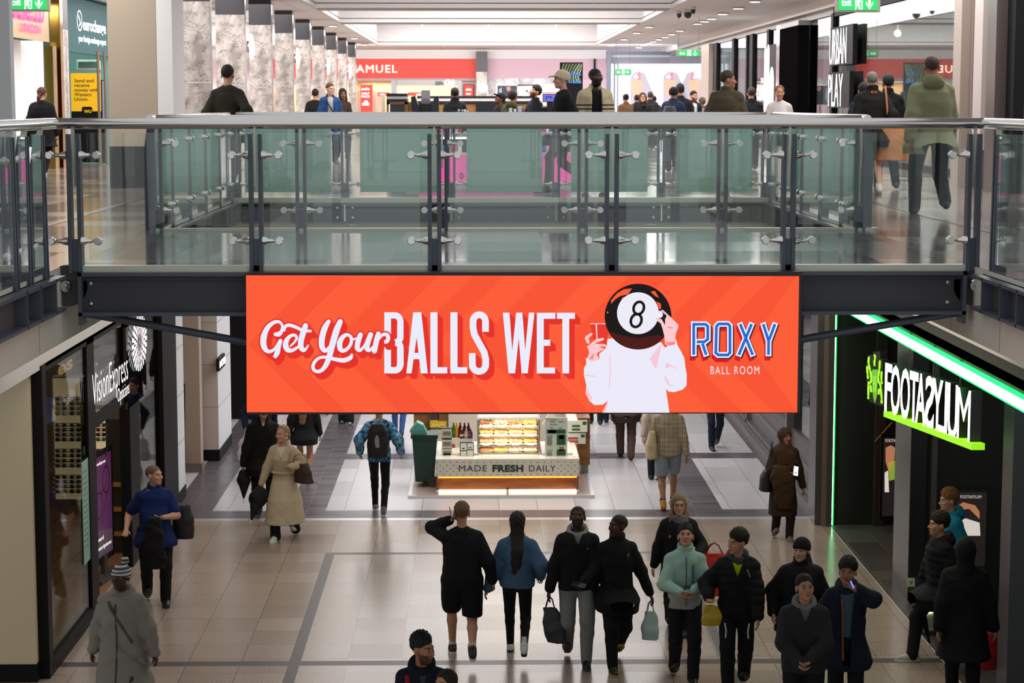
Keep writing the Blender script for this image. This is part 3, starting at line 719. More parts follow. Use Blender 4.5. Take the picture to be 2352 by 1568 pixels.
for i in range(1, 9): block(m, 3, i * 1.6, i * 1.6)
m.build('block_shadow', RED, led)
m = MB(); block(m, 3.3); m.build('block_lettering', SWH, led)
# the figure with the pool ball
G = lambda pts: [(1330 + x / 5.06, 640 + y / 5.06) for x, y in pts]
def shape(mb, pts, k): polyfill(mb, G(pts), lay(k)); return mb
m = MB()
shape(m, [(330, 700), (400, 690), (690, 820), (950, 735), (1000, 800), (1130, 715), (1145, 775), (1190, 850), (1225, 920), (1235, 1020), (1252, 1110), (1250, 1240), (1200, 1290), (1100, 1318), (1040, 1310), (1010, 1280), (1050, 1556), (270, 1556), (335, 1415), (280, 1462), (180, 1468), (120, 1420), (75, 1330), (85, 1240), (55, 1110), (60, 1030), (85, 990), (78, 930), (95, 915), (140, 965), (235, 940), (235, 870), (310, 810)], 3)
m.mi = 1
for p in ([(1000, 1000), (1030, 980), (1170, 1060), (1060, 1020), (1010, 1050)], [(1000, 1120), (1060, 1230), (1130, 1250), (1040, 1240), (990, 1160)], [(350, 850), (362, 900), (372, 1060), (358, 1270), (345, 1270), (358, 1060)], [(60, 1110), (190, 1128), (190, 1140), (60, 1125)], [(85, 1240), (110, 1310), (160, 1400), (115, 1410), (75, 1330)], [(270, 1556), (335, 1415), (330, 1480), (310, 1556)], [(820, 925), (950, 760), (960, 760), (900, 1040), (880, 1040)]): shape(m, p, 3.3)
m.build('figure_sweater', [scr('sweater', '#ece9f8'), scr('sweater_pink', '#f6c9d8')], led)
m = MB()
shape(m, [(105, 810), (90, 790), (175, 720), (200, 700), (285, 685), (292, 710), (210, 738), (155, 775), (190, 755), (310, 762), (315, 788), (230, 785), (280, 810), (300, 815), (230, 850), (205, 870), (235, 940), (140, 968), (98, 920), (118, 860)], 3.8)
shape(m, [(65, 690), (80, 665), (140, 628), (162, 640), (110, 690), (125, 740), (100, 758), (75, 715)], 3.8)
m.build('figure_hand', scr('hand_pink', '#fbc8cf'), led)
m = MB()
shape(m, [(885, 470), (900, 455), (960, 470), (1000, 540), (1000, 470), (1020, 430), (960, 378), (945, 368), (975, 362), (1080, 460), (1150, 530), (1155, 560), (1130, 620), (1118, 680), (1130, 715), (1120, 765), (1040, 780), (1000, 760), (990, 660), (970, 580), (950, 520)], 5.2)
m.mi = 1
for p in ([(1020, 560), (1080, 560), (1090, 575), (1040, 575)], [(985, 600), (1010, 680), (1030, 690), (1000, 660)], [(110, 930), (180, 860), (160, 940)], [(1000, 740), (1115, 730), (1115, 762), (1040, 778)]): shape(m, p, 5.4)
m.build('figure_hand', [scr('hand_pink', '#fbc8cf'), scr('hand_red', '#f58b84')], led)
m = MB(); shape(m, [(132, 525), (345, 525), (322, 780), (300, 760), (180, 700), (160, 700)], 3.5); m.mi = 1
shape(m, [(128, 518), (348, 518), (348, 527), (128, 527)], 3.9); shape(m, [(192, 530), (208, 530), (214, 700), (202, 700)], 3.9)
m.build('figure_cup', [scr('cup_red', '#e8372c'), scr('cup_rim', '#fbd9d0')], led)
m = MB()
shape(m, arc(686, 440, 388, 382, 0, 360, 60)[:-1], 4)
m.mi = 1; shape(m, [(345, 610)] + arc(686, 440, 372, 380, 152, 30, 26) + [(985, 660), (900, 655), (690, 690), (480, 655)], 4.15)
m.mi = 2
shape(m, [(372, 292), (372, 250), (440, 170), (520, 122), (615, 112), (570, 180), (480, 200), (420, 240)], 4.2); shape(m, [(830, 150), (880, 140), (930, 220), (890, 205)], 4.2); shape(m, [(900, 262), (950, 290), (955, 345), (930, 355)], 4.2); shape(m, [(480, 270), (505, 215), (545, 208)], 4.2)
m.mi = 3; shape(m, arc(684, 400, 243, 243, 0, 360, 48)[:-1], 4.4); shape(m, [(330, 378), (338, 390), (334, 402), (328, 395)], 4.4)
m.mi = 0
for cx, cy, rx, ry in ((694, 340, 60, 72), (664, 485, 62, 75)):
    stroke(m, G([(x - (y - cy) * 0.12, y) for x, y in arc(cx, cy, rx, ry, 0, 360, 28)[:-1]]), 32 / 5.06, lay(4.7), closed=True)
m.mi = 3; shape(m, arc(932, 415, 43, 43, 0, 360, 24)[:-1], 5.6)
m.build('pool_ball', [scr('ball_black', '#17100f'), scr('ball_underside', '#4a1410'), scr('ball_reflection', '#fb5a33'), scr('ball_white', '#ecebf6')], led)
# ROXY: varsity letters, white edge, blue core, dark and red drop
ZR = lambda pts: [(1570 + x / 9.8, 720 + y / 9.8) for x, y in pts]
RX = [([(230, 960), (230, 240), (495, 240), (545, 285), (545, 575), (470, 635), (265, 635)], False), ([(415, 640), (520, 960)], False),
      ([(740, 290), (790, 232), (1000, 232), (1045, 280), (1045, 880), (995, 930), (780, 930), (725, 880)], True),
      ([(1262, 205), (1570, 960)], False), ([(1545, 205), (1230, 960)], False), ([(1785, 205), (1915, 620), (1912, 960)], False), ([(2070, 205), (1915, 620)], False)]
for nm, w, k, offs, mt in (('name_red_drop', 128, 3, [(-0.6 * i, 2.0 * i) for i in range(1, 6)], scr('drop_red', '#d02122')), ('name_dark_drop', 128, 3.3, [(1.0 * i, 1.0 * i) for i in range(1, 4)], scr('drop_dark', '#4d2a33')), ('name_edge', 130, 3.7, [(0, 0)], SWH), ('name_core', 62, 4, [(0, 0)], scr('blue', '#1f6bd0'))):
    m = MB()
    for dx, dy in offs:
        for pts, cl in RX:
            p = ZR(pts)
            if not cl and nm in ('name_core',):   # keep the white rim at the stroke ends
                p = [np.array(q) for q in p]
                for i, j in ((0, 1), (-1, -2)):
                    d = p[j] - p[i]; p[i] = p[i] + d / np.linalg.norm(d) * (3.4 if nm == 'name_core' else 0)
            stroke(m, [(q[0] + dx, q[1] + dy) for q in p], w / 9.8, lay(k), closed=cl)
    m.build(nm, mt, led)
m = MB(); letters(m, 'BALL ROOM', lay(3.5), 1632, 1744, 859, 840.5, spacing=1.25); m.build('tagline_lettering', SWH, led)
# ================================================================ UPPER STOREY: SHOPS, SIGNS, KIOSK
def pb(mb, x0, x1, y0, y1, Y, d=0.05):
    """a box standing at distance Y whose front spans the photograph's x0..x1, y0..y1, d deep"""
    a = aty(x0, y0, Y); b = aty(x1, y1, Y)
    return mb.box(a[0], b[0], Y, Y + d, b[2], a[2])
def face(Y, k=0.0): return lambda u, v, d=0: tuple(aty(u, v, Y - k) + np.array([0, d, 0]))
def wallX(X, s=0.0): return lambda u, v, d=0: (X + s + d, u, v)   # u runs along y, v is height
WG = glow('warm_white_sign', '#fff4d8', 2.5)
SIGNRED = mat('sign_red', '#d8392a', 0.45, emit='#d8392a', estr=0.35, sample=False)
# jeweller with the red fascia
s = thing('shop_sign', 'long red jeweller fascia with glowing white lettering at the far end of the hall', 'sign', aty(960, 180, 88))
pb(MB(), 815, 1093, 135, 180, 88, 0.3).build('fascia_board', SIGNRED, s)
m = letters(MB(), 'H.SAMUEL', face(87.96), 776, 912, 166.5, 149, spacing=1.15, depth=0.04); m.build('lettering', WG, s)
WIN = mat('warm_shop_interior', '#e9c598', 0.6)
m = MB(); m.mi = 4; pb(m, 760, 1393, 114, 135, 87.95, 0.3); m.mi = 0; pb(m, 815, 1093, 180, 275, 89.7, 0.1); m.mi = 1; pb(m, 815, 1093, 180, 186, 88, 0.3); pb(m, 1060, 1093, 184, 275, 88.2, 0.1); m.mi = 2; pb(m, 815, 880, 206, 275, 88.6, 0.2)
for x in (860, 1005, 1036): m.mi = 3; pb(m, x, x + 1.5, 186, 275, 88.4, 0.04)
struct('wall_far_jeweller', m, [WIN, mat('shop_jamb', '#b7aeb0', 0.5), mat('display_cream', '#efe0c8', 0.6), mat('glazing_bar', '#d9b98d', 0.5), WHITE])
area('jeweller_light', (-2.5, 88.9, 7.2), 5, 1.2, 150, WARM)
area('pink_shop_light', (2.6, 88.9, 7.2), 4.5, 1.2, 120, (1, 0.93, 0.93))
WL = glow('poster_white', '#ffffff', 1.2)
def poster(name, lab, rect, col, lines, Y, emit=0.5, grp=None, frame=None):
    t = thing(name, lab, 'poster', aty((rect[0] + rect[1]) / 2, rect[3], Y), grp)
    pb(MB(), *rect, Y, 0.06).build('panel', mat('panel_' + col, col, 0.5, emit=col, estr=emit, sample=False), t)
    a = aty((rect[0] + rect[1]) / 2, rect[3], Y); MB().box(a[0] - 0.04, a[0] + 0.04, Y + 0.01, Y + 0.05, 5.0, a[2]).build('stand', INOX, t)
    if frame: f = 1.2; m = MB(); x0, x1, y0, y1 = rect; pb(m, x0 - f, x1 + f, y0 - f, y0, Y - 0.02); pb(m, x0 - f, x1 + f, y1, y1 + f, Y - 0.02); pb(m, x0 - f, x0, y0, y1, Y - 0.02); pb(m, x1, x1 + f, y0, y1, Y - 0.02); m.build('frame', frame, t)
    for txt, x0, x1, y0, y1, c in lines:
        letters(MB(), txt, face(Y, 0.015), x0, x1, y0, y1, bold=0.015).build('lettering', c, t)
    return t
t = poster('sale_poster', 'tall red sale poster at the left of the jeweller window', (828, 856, 195, 257), '#f0402e', [('sale', 830, 849, 207, 200, WL), ('HALF', 831, 848, 217, 212, WL), ('PRICE', 830, 849, 224, 219, WL)], 87.6)
m = MB(); polyfill(m, [(832, 242), (832, 236), (836, 236), (837, 231), (844, 231), (845, 236), (848, 236), (848, 242)], face(87.6, 0.015)); m.build('picture', WL, t)
poster('sale_poster', 'small framed red sale poster right of the jeweller window', (1066, 1087, 195, 224), '#e2402f', [('sale', 1070, 1083, 208, 202, WL), ('HALF', 1071, 1082, 218, 213, WL)], 87.9, frame=BLACK)
poster('sale_banner', 'low red sale strip inside the jeweller window, nearest the tall poster', (868, 896, 212, 220), '#d84a35', [('sale', 872, 885, 218.5, 214, WL)], 88.5)
poster('sale_banner', 'low red sale strip inside the jeweller window, middle of the window', (936, 968, 212, 220), '#d84a35', [('sale', 956, 967, 218.5, 214, WL)], 88.5)
# pillar between the two shops, with its round lamp
m = MB(); pb(m, 1093.5, 1119.5, 118, 165, 87.4, 0.5); m.mi = 1; pb(m, 1094, 1119, 165, 290, 87.42, 0.48)
struct('column', m, [CAP, MARB])
c = aty(1109, 202, 87.4)
o = thing('wall_lamp', 'round glowing lamp facing us on the far marble pillar beside the red sign', 'lamp', c)
MB().lathe([(0.12, c[1]), (0.12, c[1] - 0.06)], (c[0], 0, c[2]), 'y').build('backplate', INOX, o)
MB().lathe([(0.2, c[1] - 0.06), (0.18, c[1] - 0.1), (0.08, c[1] - 0.13), (0.01, c[1] - 0.135)], (c[0], 0, c[2]), 'y', 24).build('lamp_shade', MATS['lamp_glow'], o, 50)
# pink shop
PINK = mat('pale_pink_fascia', '#e2bccb', 0.5); MWH = marble('white_marble_band', '#f0eff2', '#c9c8cd', 0.6)
m = MB(); pb(m, 1120, 1393, 135, 180, 88, 0.3); m.mi = 1; pb(m, 1139, 1290, 180, 193.5, 88, 0.25); pb(m, 1121, 1139, 180, 290, 88, 0.25); m.mi = 2; pb(m, 1139, 1393, 193, 290, 89.6, 0.1); pb(m, 1338, 1393, 180, 290, 88.1, 0.1)
m.mi = 3; pb(m, 1364, 1368, 135, 165, 87.9, 0.1); pb(m, 1188, 1232, 194, 197, 88.1, 0.1); m.mi = 1; pb(m, 1186, 1202, 197, 290, 88.6, 0.1); pb(m, 1208, 1285, 207, 211, 89.3, 0.1); pb(m, 1208, 1212, 207, 290, 89.3, 0.1); m.mi = 4; pb(m, 1212, 1285, 211, 290, 89.4, 0.1)
struct('wall_far_pink_shop', m, [PINK, MWH, mat('pink_shop_interior', '#ecd0da', 0.6), BLACK, mat('peach_panel', '#ecc6b2', 0.6)])
t = poster('framed_poster', 'dark framed picture in the white shop doorway right of the far pillar', (1143, 1187, 197, 240), '#3b4049', [], 88.3, 0.3, frame=mat('light_frame', '#d9d7da', 0.5))
m = MB(); polyfill(m, [(1146, 205), (1152, 200), (1154, 225), (1147, 240)], face(88.3, 0.015)); m.mi = 1; polyfill(m, [(1162, 200), (1172, 198), (1173, 207), (1166, 210)], face(88.3, 0.015)); m.build('picture', [glow('picture_blue', '#8fa3b8', 0.7), glow('picture_skin', '#b88a80', 0.7)], t)
# hanging digital banner with green streaks
t = thing('digital_banner', 'tall black digital banner with green light streaks hanging before the pink shop', 'screen', aty(1311, 330, 62))
pb(MB(), 1286, 1338, 143, 330, 62, 0.08).build('housing', BLACK, t)
m = MB()
for i in range(16):
    u = 1289 + i * 3.1; F = face(62, 0.012); m.mi = i % 2
    stroke(m, [(u + 6 + i * 0.5, 146), (u + 2, 160), (u - 1 - i * 0.3, 176), (u, 190)], 0.7 if u < 1318 else 1.3, lambda a, b, d=0: F(min(1336.5, max(1288, a)), b))
m.build('picture', [glow('streak_green', '#a9b98a', 0.8), glow('streak_dark_green', '#4f5d48', 0.7)], t)
m = MB(); F = face(62, 0.02)
for y in (172, 190): stroke(m, [(1317, y - 8), (1317, y), (1324, y)], 2.6, F); stroke(m, [(1327, y - 8), (1327, y), (1335, y)], 2.6, F); stroke(m, [(1309, y - 6), (1309, y), (1313, y)], 1.5, F)
m.build('lettering', glow('banner_blue', '#1763c4', 1.0), t)
# bright sportswear store at the right-hand end
m = MB(); pb(m, 1393, 1640, 118, 126, 85.5, 0.3); m.mi = 1; pb(m, 1393, 1640, 126, 132, 85.6, 0.3); m.mi = 2; pb(m, 1393, 1640, 132, 146, 85.8, 0.3)
m.mi = 0; pb(m, 1394, 1403, 118, 290, 85.4, 0.2); m.mi = 3; pb(m, 1403, 1424, 146, 290, 86, 0.2); m.mi = 2; pb(m, 1410, 1412, 146, 290, 85.9, 0.1); pb(m, 1418, 1419.5, 146, 290, 85.9, 0.1); m.mi = 2; pb(m, 1540, 1640, 118, 146, 84.9, 0.1)
struct('wall_far_sport_shop', m, [mat('blue_grey_header', '#6d7787', 0.4), mat('pale_header_line', '#b9bfcb', 0.4), mat('grey_header_panel', '#8d8c98', 0.4), glow('cyan_white_jamb', '#dff3f2', 0.85)])
t = thing('backlit_display', 'large bright white backlit window display with three portrait adverts', 'display', aty(1530, 280, 86.5))
pb(MB(), 1424, 1642, 146, 304, 86.5, 0.2).build('light_box', glow('display_white', '#e6e7fb', 1.0, True), t)
for i, (x, w) in enumerate(((1470, 1), (1545, 1), (1588, -1))):
    q = lambda pts: [(x + w * a, b) for a, b in pts]; m = MB(); F = face(86.5, 0.02); F2 = face(86.5, 0.03)
    polyfill(m, q([(-22, 186), (-20, 173), (-12, 166), (0, 165), (10, 168), (18, 185), (28, 208), (40, 240), (30, 262), (-22, 262)]), F)
    m.mi = 1; polyfill(m, q([(-20, 186), (-14, 184), (2, 184), (6, 190), (4, 208), (-4, 222), (-12, 222), (-19, 205)]), F2)
    m.mi = 2; polyfill(m, q([(-15, 178), (-13, 174), (-9, 171), (-6, 174), (-3, 178), (-8, 180)]), F2)
    m.mi = 3; polyfill(m, q([(-5, 166), (1, 166), (3, 262), (-6, 262)]), face(86.5, 0.026))
    m.build('portrait', [glow('portrait_hood', '#a8a1ab', 0.9), glow('portrait_face', '#eba287', 0.95), glow('portrait_mark', '#f4f2fb', 1.0), glow('portrait_red', '#cc7f80', 0.85)], t)
m = MB(); c = aty(1608, 167, 86.4); m.lathe([(0.2, c[1]), (0.2, c[1] - 0.04)], (c[0], 0, c[2]), 'y', 24); m.build('roundel', glow('roundel_white', '#ffffff', 1.3), t)
letters(MB(), 'JD', face(86.35), 1614, 1602, 171, 163.5).build('lettering', glow('roundel_grey', '#8a90a8', 0.6), t)

# exit signs
EXG = glow('exit_green', '#0f9a4c', 0.95); EXW = glow('exit_white', '#eafff0', 1.15)
def exit_sign(lab, x0, x1, y0, y1, Y, right=False, edge=None):
    t = thing('exit_sign', lab, 'sign', aty((x0 + x1) / 2, y1, Y), 'hanging green exit signs')
    W = x1 - x0; H = y1 - y0; fx = 0.08 * H + 0.035 * W
    m = MB(); pb(m, x0 - fx, x1 + fx, y0 - fx * 0.7, y1 + fx * 0.7, Y, 0.1)
    m.build('housing', mat('exit_housing', '#8d8676', 0.4), t, bevel=0.01)
    pb(MB(), x0, x1, y0, y1, Y - 0.012, 0.012).build('sign_panel', EXG, t)
    F = face(Y, 0.02); u = lambda a: x0 + W * a; v = lambda b: y0 + H * b
    m = letters(MB(), 'Exit', F, u(0.09), u(0.33), v(0.72), v(0.3), bold=0.02)
    st = lambda pts, w, cl=False: stroke(m, [(u(a), v(b)) for a, b in pts], w * H, F, cl)
    st([(0.44, 0.98), (0.44, 0.06), (0.6, 0.06), (0.6, 0.9), (0.56, 0.96)], 0.06)
    st([(0.53, 0.2), (0.545, 0.22)], 0.14); st([(0.53, 0.36), (0.50, 0.58)], 0.12); st([(0.50, 0.58), (0.54, 0.7), (0.52, 0.92)], 0.08); st([(0.5, 0.56), (0.475, 0.72), (0.45, 0.8)], 0.08); st([(0.53, 0.38), (0.565, 0.5)], 0.06); st([(0.53, 0.36), (0.49, 0.36), (0.475, 0.5)], 0.06)
    if right:
        st([(0.68, 0.5), (0.86, 0.5)], 0.14); polyfill(m, [(u(0.80), v(0.18)), (u(0.92), v(0.5)), (u(0.80), v(0.82)), (u(0.80), v(0.66)), (u(0.86), v(0.5)), (u(0.80), v(0.34))], F)
    else:
        st([(0.79, 0.1), (0.79, 0.75)], 0.14); polyfill(m, [(u(0.70), v(0.45)), (u(0.79), v(0.9)), (u(0.88), v(0.45)), (u(0.88), v(0.62)), (u(0.79), v(0.95)), (u(0.70), v(0.62))], F)
    m.build('pictogram', EXW, t)
    a, b = aty(x0, y0, Y), aty(x1, y0, Y); m = MB()
    for x in (a[0] + 0.02, b[0] - 0.02): m.tube([(x, Y + 0.05, a[2]), (x, Y + 0.05, 8.6)], 0.006, 6)
    m.build('hanger', mat('hanger_wire', '#6a6a6a', 0.4, 0.8), t)
exit_sign('large green exit sign at the top beside the right-hand shops', 1926, 2016, -14, 23.5, 32)
exit_sign('large green exit sign before the pink neon shop on the left', 18, 108, -14, 22, 32)
exit_sign('small green exit sign with down arrow hanging before the right-hand shopfronts', 1557, 1607, 115.5, 129, 55)
exit_sign('smallest green exit sign, with a right arrow, before the bright white display', 1414, 1448, 160, 171, 74, True)
# ceiling cameras
g0 = None
for lab, px, py, r in (('middle', 1580, 24, 0.1), ('left', 1560, 27, 0.06), ('right', 1592, 17, 0.06)):
    p = atz(px, py - 2, 8.6); lb = lab + ' black dome camera of three on the ceiling above the right-hand shops'
    t = thing('dome_camera', lb, 'camera', p, 'ceiling cameras')
    MB().lathe([(r * 1.15, 0), (r * 1.15, -0.05), (r, -0.07)]).build('mount', WHITE, t, local=True); MB().lathe([(r, -0.06), (r, -0.12), (r * 0.8, -0.12 - r * 0.6), (r * 0.35, -0.12 - r * 0.95), (0.005, -0.12 - r)], n=18).build('dome', mat('camera_dome', '#1a1a1d', 0.1), t, local=True, smooth=60)

# ---------------------------------------------------------------- right-hand upper shopfronts
YX = lambda px: 8.2 * FOC / (px - VPX) if True else 0
def ypx(px, X=8.2): return atx(px, 238, X)[1]
UG = glass('upper_shop_glass', '#dfe6e4', 0.1, refl=0.75)
m = MB()
for a, b in ((1641, 1649), (1684, 1689), (1716, 1719), (1725, 1732), (1764, 1769), (1797, 1800), (1912, 1917), (2200, 2206)):
    m.box(8.13, 8.3, ypx(b), ypx(a), 5, 8.3)
m.box(8.15, 8.3, ypx(2206), ypx(1917), 8.22, 8.6); m.box(8.15, 8.3, ypx(2206), ypx(1641), 5, 5.12)
struct('trim_8', m, BLACK)
m = MB(); m.box(8.0, 8.4, ypx(1640), ypx(1622), 5, 8.3); struct('column', m, mat('taupe_panel', '#a99a8f', 0.4))
for i, (a, b) in enumerate(((1649, 1684), (1689, 1716), (1732, 1764), (1769, 1797), (1856, 1912), (1917, 2200))):
    m = MB().box(8.2, 8.21, ypx(b), ypx(a), 5.12, 8.25); struct('window_%d' % (5 + i), m, UG)
m = MB(); m.box(7.98, 8.4, ypx(1808), ypx(1800), 5, 8.3); m.mi = 1; m.box(7.95, 8.6, ypx(1853), ypx(1810), 5, 8.18); m.mi = 2; m.box(7.96, 8.3, ypx(1853), ypx(1810), 8.18, 8.3)
struct('door_1', m, [mat('mirror_jamb', '#b9b0b4', 0.1, 0.9), mat('portal_black', '#0d0c0d', 0.9, spec=0.0), mat('grey_header', '#8b8684', 0.4)])
m = MB(); m.box(10.5, 10.6, 30, 75, 5, 8.6); m.mi = 1; m.box(8.45, 8.5, ypx(2198), ypx(1919), 5, 8.25); m.mi = 2
for y in np.arange(ypx(2198) + 0.1, ypx(1919), 0.16): m.box(8.43, 8.45, y, y + 0.06, 5, 8.25)
struct('wall_right_shops', m, [mat('shop_back_grey', '#b3a9ab', 0.6), mat('slat_backing', '#b8b3b8', 0.5), mat('slat_white', '#dcd9de', 0.4)])
m = MB().rect(8.2, 10.6, 30, 75, 5.008); struct('floor_upper_shop', m, UTILE)
m = MB().box(8.2, 10.6, 30, 75, 8.62, 8.7); struct('ceiling_shop', m, WHITE)
area('right_shops_light', (9.4, 52, 8.55), 1.6, 36, 260, CW)
LW = glow('led_white_letter', '#ffffff', 1.4)
t = thing('shop_sign', 'stacked black box sign with white lettering behind the ribbed glass, beside the exit sign', 'sign', (8.1, 45, 6.2))
MB().box(8.05, 8.15, ypx(1972), ypx(1919), 7.1, 7.95).build('sign_box', BLACK, t); MB().box(8.05, 8.15, ypx(1966), ypx(1917), 6.16, 6.95).build('sign_box', BLACK, t)
letters(MB(), 'URBAN', wallX(8.04), ypx(1919), ypx(1958), 7.13, 7.92).build('lettering', LW, t)
letters(MB(), 'PLAY', wallX(8.04), ypx(1918), ypx(1951), 6.19, 6.92).build('lettering', LW, t)
t = thing('shop_sign', 'black sign with tall glowing white bars left of the black doorway', 'sign', (8.1, 55, 6))
MB().box(8.06, 8.14, ypx(1797), ypx(1768), 5.6, 7.85).build('sign_box', BLACK, t)
m = MB()
for (a, b, z0, z1) in ((1766.5, 1771.5, 5.9, 7.85), (1772.5, 1778, 5.9, 7.87), (1779, 1789, 5.9, 7.25)):
    ya, yb = ypx(b), ypx(a); r = (yb - ya) / 2; poly = [(ya, z0), (yb, z0)] + arc((ya + yb) / 2, z1 - r, r, r, 0, 180, 8); polyfill(m, poly, wallX(8.05))
m.build('lettering', LW, t)
t = thing('window_lettering', 'white lettering with a small dark plate on the glass right of the second black post', 'sign', (8.18, 57, 6))
letters(MB(), 'THE', wallX(8.18), ypx(1748), ypx(1754), 6.83, 6.98).build('lettering', LW, t); letters(MB(), 'CUBE', wallX(8.18), ypx(1739), ypx(1758), 6.36, 6.76, bold=0.02).build('lettering', LW, t)
MB().box(8.17, 8.19, ypx(1757), ypx(1744), 6.05, 6.3).build('plate', BLACK, t); letters(MB(), 'LIVE', wallX(8.16), ypx(1748), ypx(1755), 6.14, 6.24).build('lettering', LW, t)

# ---------------------------------------------------------------- left-hand upper shops
m = MB(); m.box(-10.4, -10.3, 20, 46, 5, 8.6); m.mi = 1; m.box(-8.24, -8.2, 33.5, 39.0, 7.42, 8.6); m.mi = 2; m.box(-10.3, -8.32, 38.95, 39.0, 5, 7.45); m.mi = 3; m.box(-10.3, -8.25, 40.6, 40.7, 5, 8.6); m.mi = 4; m.box(-10.3, -8.25, 45.6, 45.8, 5, 8.6)
struct('wall_left_shops', m, [mat('green_shop_wall', '#4f7d76', 0.5), mat('gold_beige_fascia', '#c9a87a', 0.25), mat('glowing_white_shop', '#f4f2f4', 0.5, emit='#ffffff', estr=0.35, sample=False), mat('teal_wall', '#6f9a97', 0.5), mat('teal_side', '#7fa8a4', 0.5)])  # white shop wall glows by itself to imitate the lit interior
m = MB(); m.box(-8.3, -8.14, 39.0, 39.35, 5, 7.35); m.box(-8.3, -8.1, 39.55, 39.8, 5, 8.6); m.mi = 1; m.box(-8.3, -8.12, 39.85, 40.4, 5, 7.7); m.mi = 2; m.box(-8.3, -8.12, 39.85, 40.4, 7.7, 8.6); m.mi = 3; m.box(-8.75, -8.7, 37.3, 38.8, 5, 7.45)
struct('column', m, [mat('polished_gold', '#c79a4a', 0.12, 1.0), MARB, CAP, WHITE])
area('left_shops_light', (-9.0, 36, 8.2), 1.0, 4, 110, CW)
area('exchange_light', (-9.2, 43, 8.3), 1.6, 4, 60, (0.85, 1, 0.92))
NEON = glow('pink_neon', '#ff2d6a', 2.6)
t = thing('neon_sign', 'pink neon lettering on the gold fascia under the left exit sign', 'sign', (-8.18, 36.5, 7.7))
letters(MB(), 'house.co', wallX(-8.17), ypx(20, -8.2), ypx(103, -8.2), 7.77, 8.25, bold=0.02, shear=0.05).build('lettering', NEON, t); letters(MB(), 'LONDON', wallX(-8.17), ypx(50, -8.2), ypx(95, -8.2), 7.55, 7.7, bold=0.03, spacing=1.3).build('lettering', NEON, t)
t = thing('shop_sign', 'teal currency exchange fascia with white lettering beside the beige column', 'sign', (-8.2, 42.6, 7.3))
m = MB().box(-8.3, -8.2, 40.42, 45.6, 7.29, 8.4); m.build('fascia_board', mat('teal_fascia_glow', '#426468', 0.6, spec=0.1, emit='#4d7277', estr=0.12, sample=False), t)  # board glows a little, standing in for light falling on it
LT = glow('sign_white', '#f3fbff', 1.5)
letters(MB(), 'eurochange', wallX(-8.19), ypx(194, -8.2), ypx(246, -8.2), 7.78, 8.02, bold=0.02).build('lettering', LT, t); letters(MB(), 'your foreign exchange expert', wallX(-8.19), ypx(183, -8.2), ypx(246, -8.2), 7.53, 7.66, bold=0.01).build('lettering', LT, t)
m = MB(); y0, y1 = ypx(181, -8.2), ypx(192, -8.2); stroke(m, arc((y0 + y1) / 2, 7.95, (y1 - y0) / 2, 0.2, 0, 360, 26)[:-1], 0.03, wallX(-8.19), True); stroke(m, [((y0 + y1) / 2 - 0.1, 8.05), ((y0 + y1) / 2 + 0.1, 7.9), ((y0 + y1) / 2 - 0.05, 7.84)], 0.05, wallX(-8.19)); m.build('logo', LT, t)
t = thing('air_conditioner', 'pale louvred air unit on the teal wall above the yellow board', 'air conditioner', aty(200, 162, 44.5))
m = MB(); pb(m, 175, 226, 137, 161, 44.5, 0.3); m.build('casing', mat('unit_green_white', '#cfe3d6', 0.5), t, bevel=0.03)
m = MB()
for y in (142, 147, 152): pb(m, 179, 222, y, y + 3, 44.47, 0.03)
m.build('louvre', mat('louvre_dark', '#46635c', 0.5), t)
YEL = mat('board_yellow', '#f0b414', 0.5, emit='#f0b414', estr=0.35, sample=False)
t = thing('advert_board', 'yellow money transfer board with a black foot beside the beige column', 'sign', aty(196, 340, 42.5))
pb(MB(), 162, 231, 168, 256, 42.5, 0.08).build('panel', YEL, t); pb(MB(), 164, 236, 255.5, 373, 42.49, 0.1).build('foot_panel', BLACK, t)
F = face(42.5, 0.012); m = MB()
for i, (s_, x1) in enumerate((('Send and', 215), ('receive', 205.5), ('money with', 226), ('Western', 210), ('Union.', 203))): letters(m, s_, F, 171, x1, 188.5 + i * 10.6, 181.3 + i * 10.6, bold=0.012)
m.build('lettering', mat('board_black', '#231c10', 0.6), t)
m = MB(); polyfill(m, [(188, 257), (188, 248)] + [(190, 245), (209, 245), (212, 248)] + [(212, 257)], F); m.mi = 1; letters(m, 'WU', face(42.5, 0.02), 193, 210, 259, 252, bold=0.03); m.build('logo', [BLACK, YEL], t)
m = MB(); a = aty(229, 300, 40.95); m.tube([(a[0], 40.95, 5), (a[0], 40.95, 7.3)], 0.03); b = aty(244, 300, 41.2); m.tube([(b[0], 41.2, 5), (b[0], 41.2, 7.3)], 0.025)
struct('trim_9', m, mat('bronze_post', '#a68d74', 0.3, 0.7))
t = thing('display_screen', 'narrow upright black display beside the yellow board', 'screen', aty(238, 340, 41.8)); pb(MB(), 231, 242, 184, 375, 41.8, 0.06).build('housing', BLACK, t); pb(MB(), 234, 241, 186, 280, 41.78, 0.02).build('screen', glow('screen_grey', '#7d7f92', 0.7), t)
# grey portal with sofa lettering
t = thing('portal_frame', 'grey portal with dark and white sofa lettering before the jeweller', 'frame', aty(980, 290, 78))
m = MB(); pb(m, 898, 911, 185, 311, 78, 0.4); pb(m, 1050, 1061, 185, 311, 78, 0.4); m.build('post', mat('portal_grey', '#aaa9ab', 0.5), t)
m = MB(); pb(m, 911, 1050, 184, 196, 78, 0.4); m.build('header', mat('portal_grey', '#aaa9ab', 0.5), t)
letters(MB(), 'SOFA', face(77.95), 1000, 1018, 195, 186.5, bold=0.03).build('lettering', mat('sofa_navy', '#3a3d52', 0.5), t); letters(MB(), 'Club', face(77.95), 1021, 1043, 195.5, 183, bold=0.04, shear=0.25).build('lettering', LT, t)

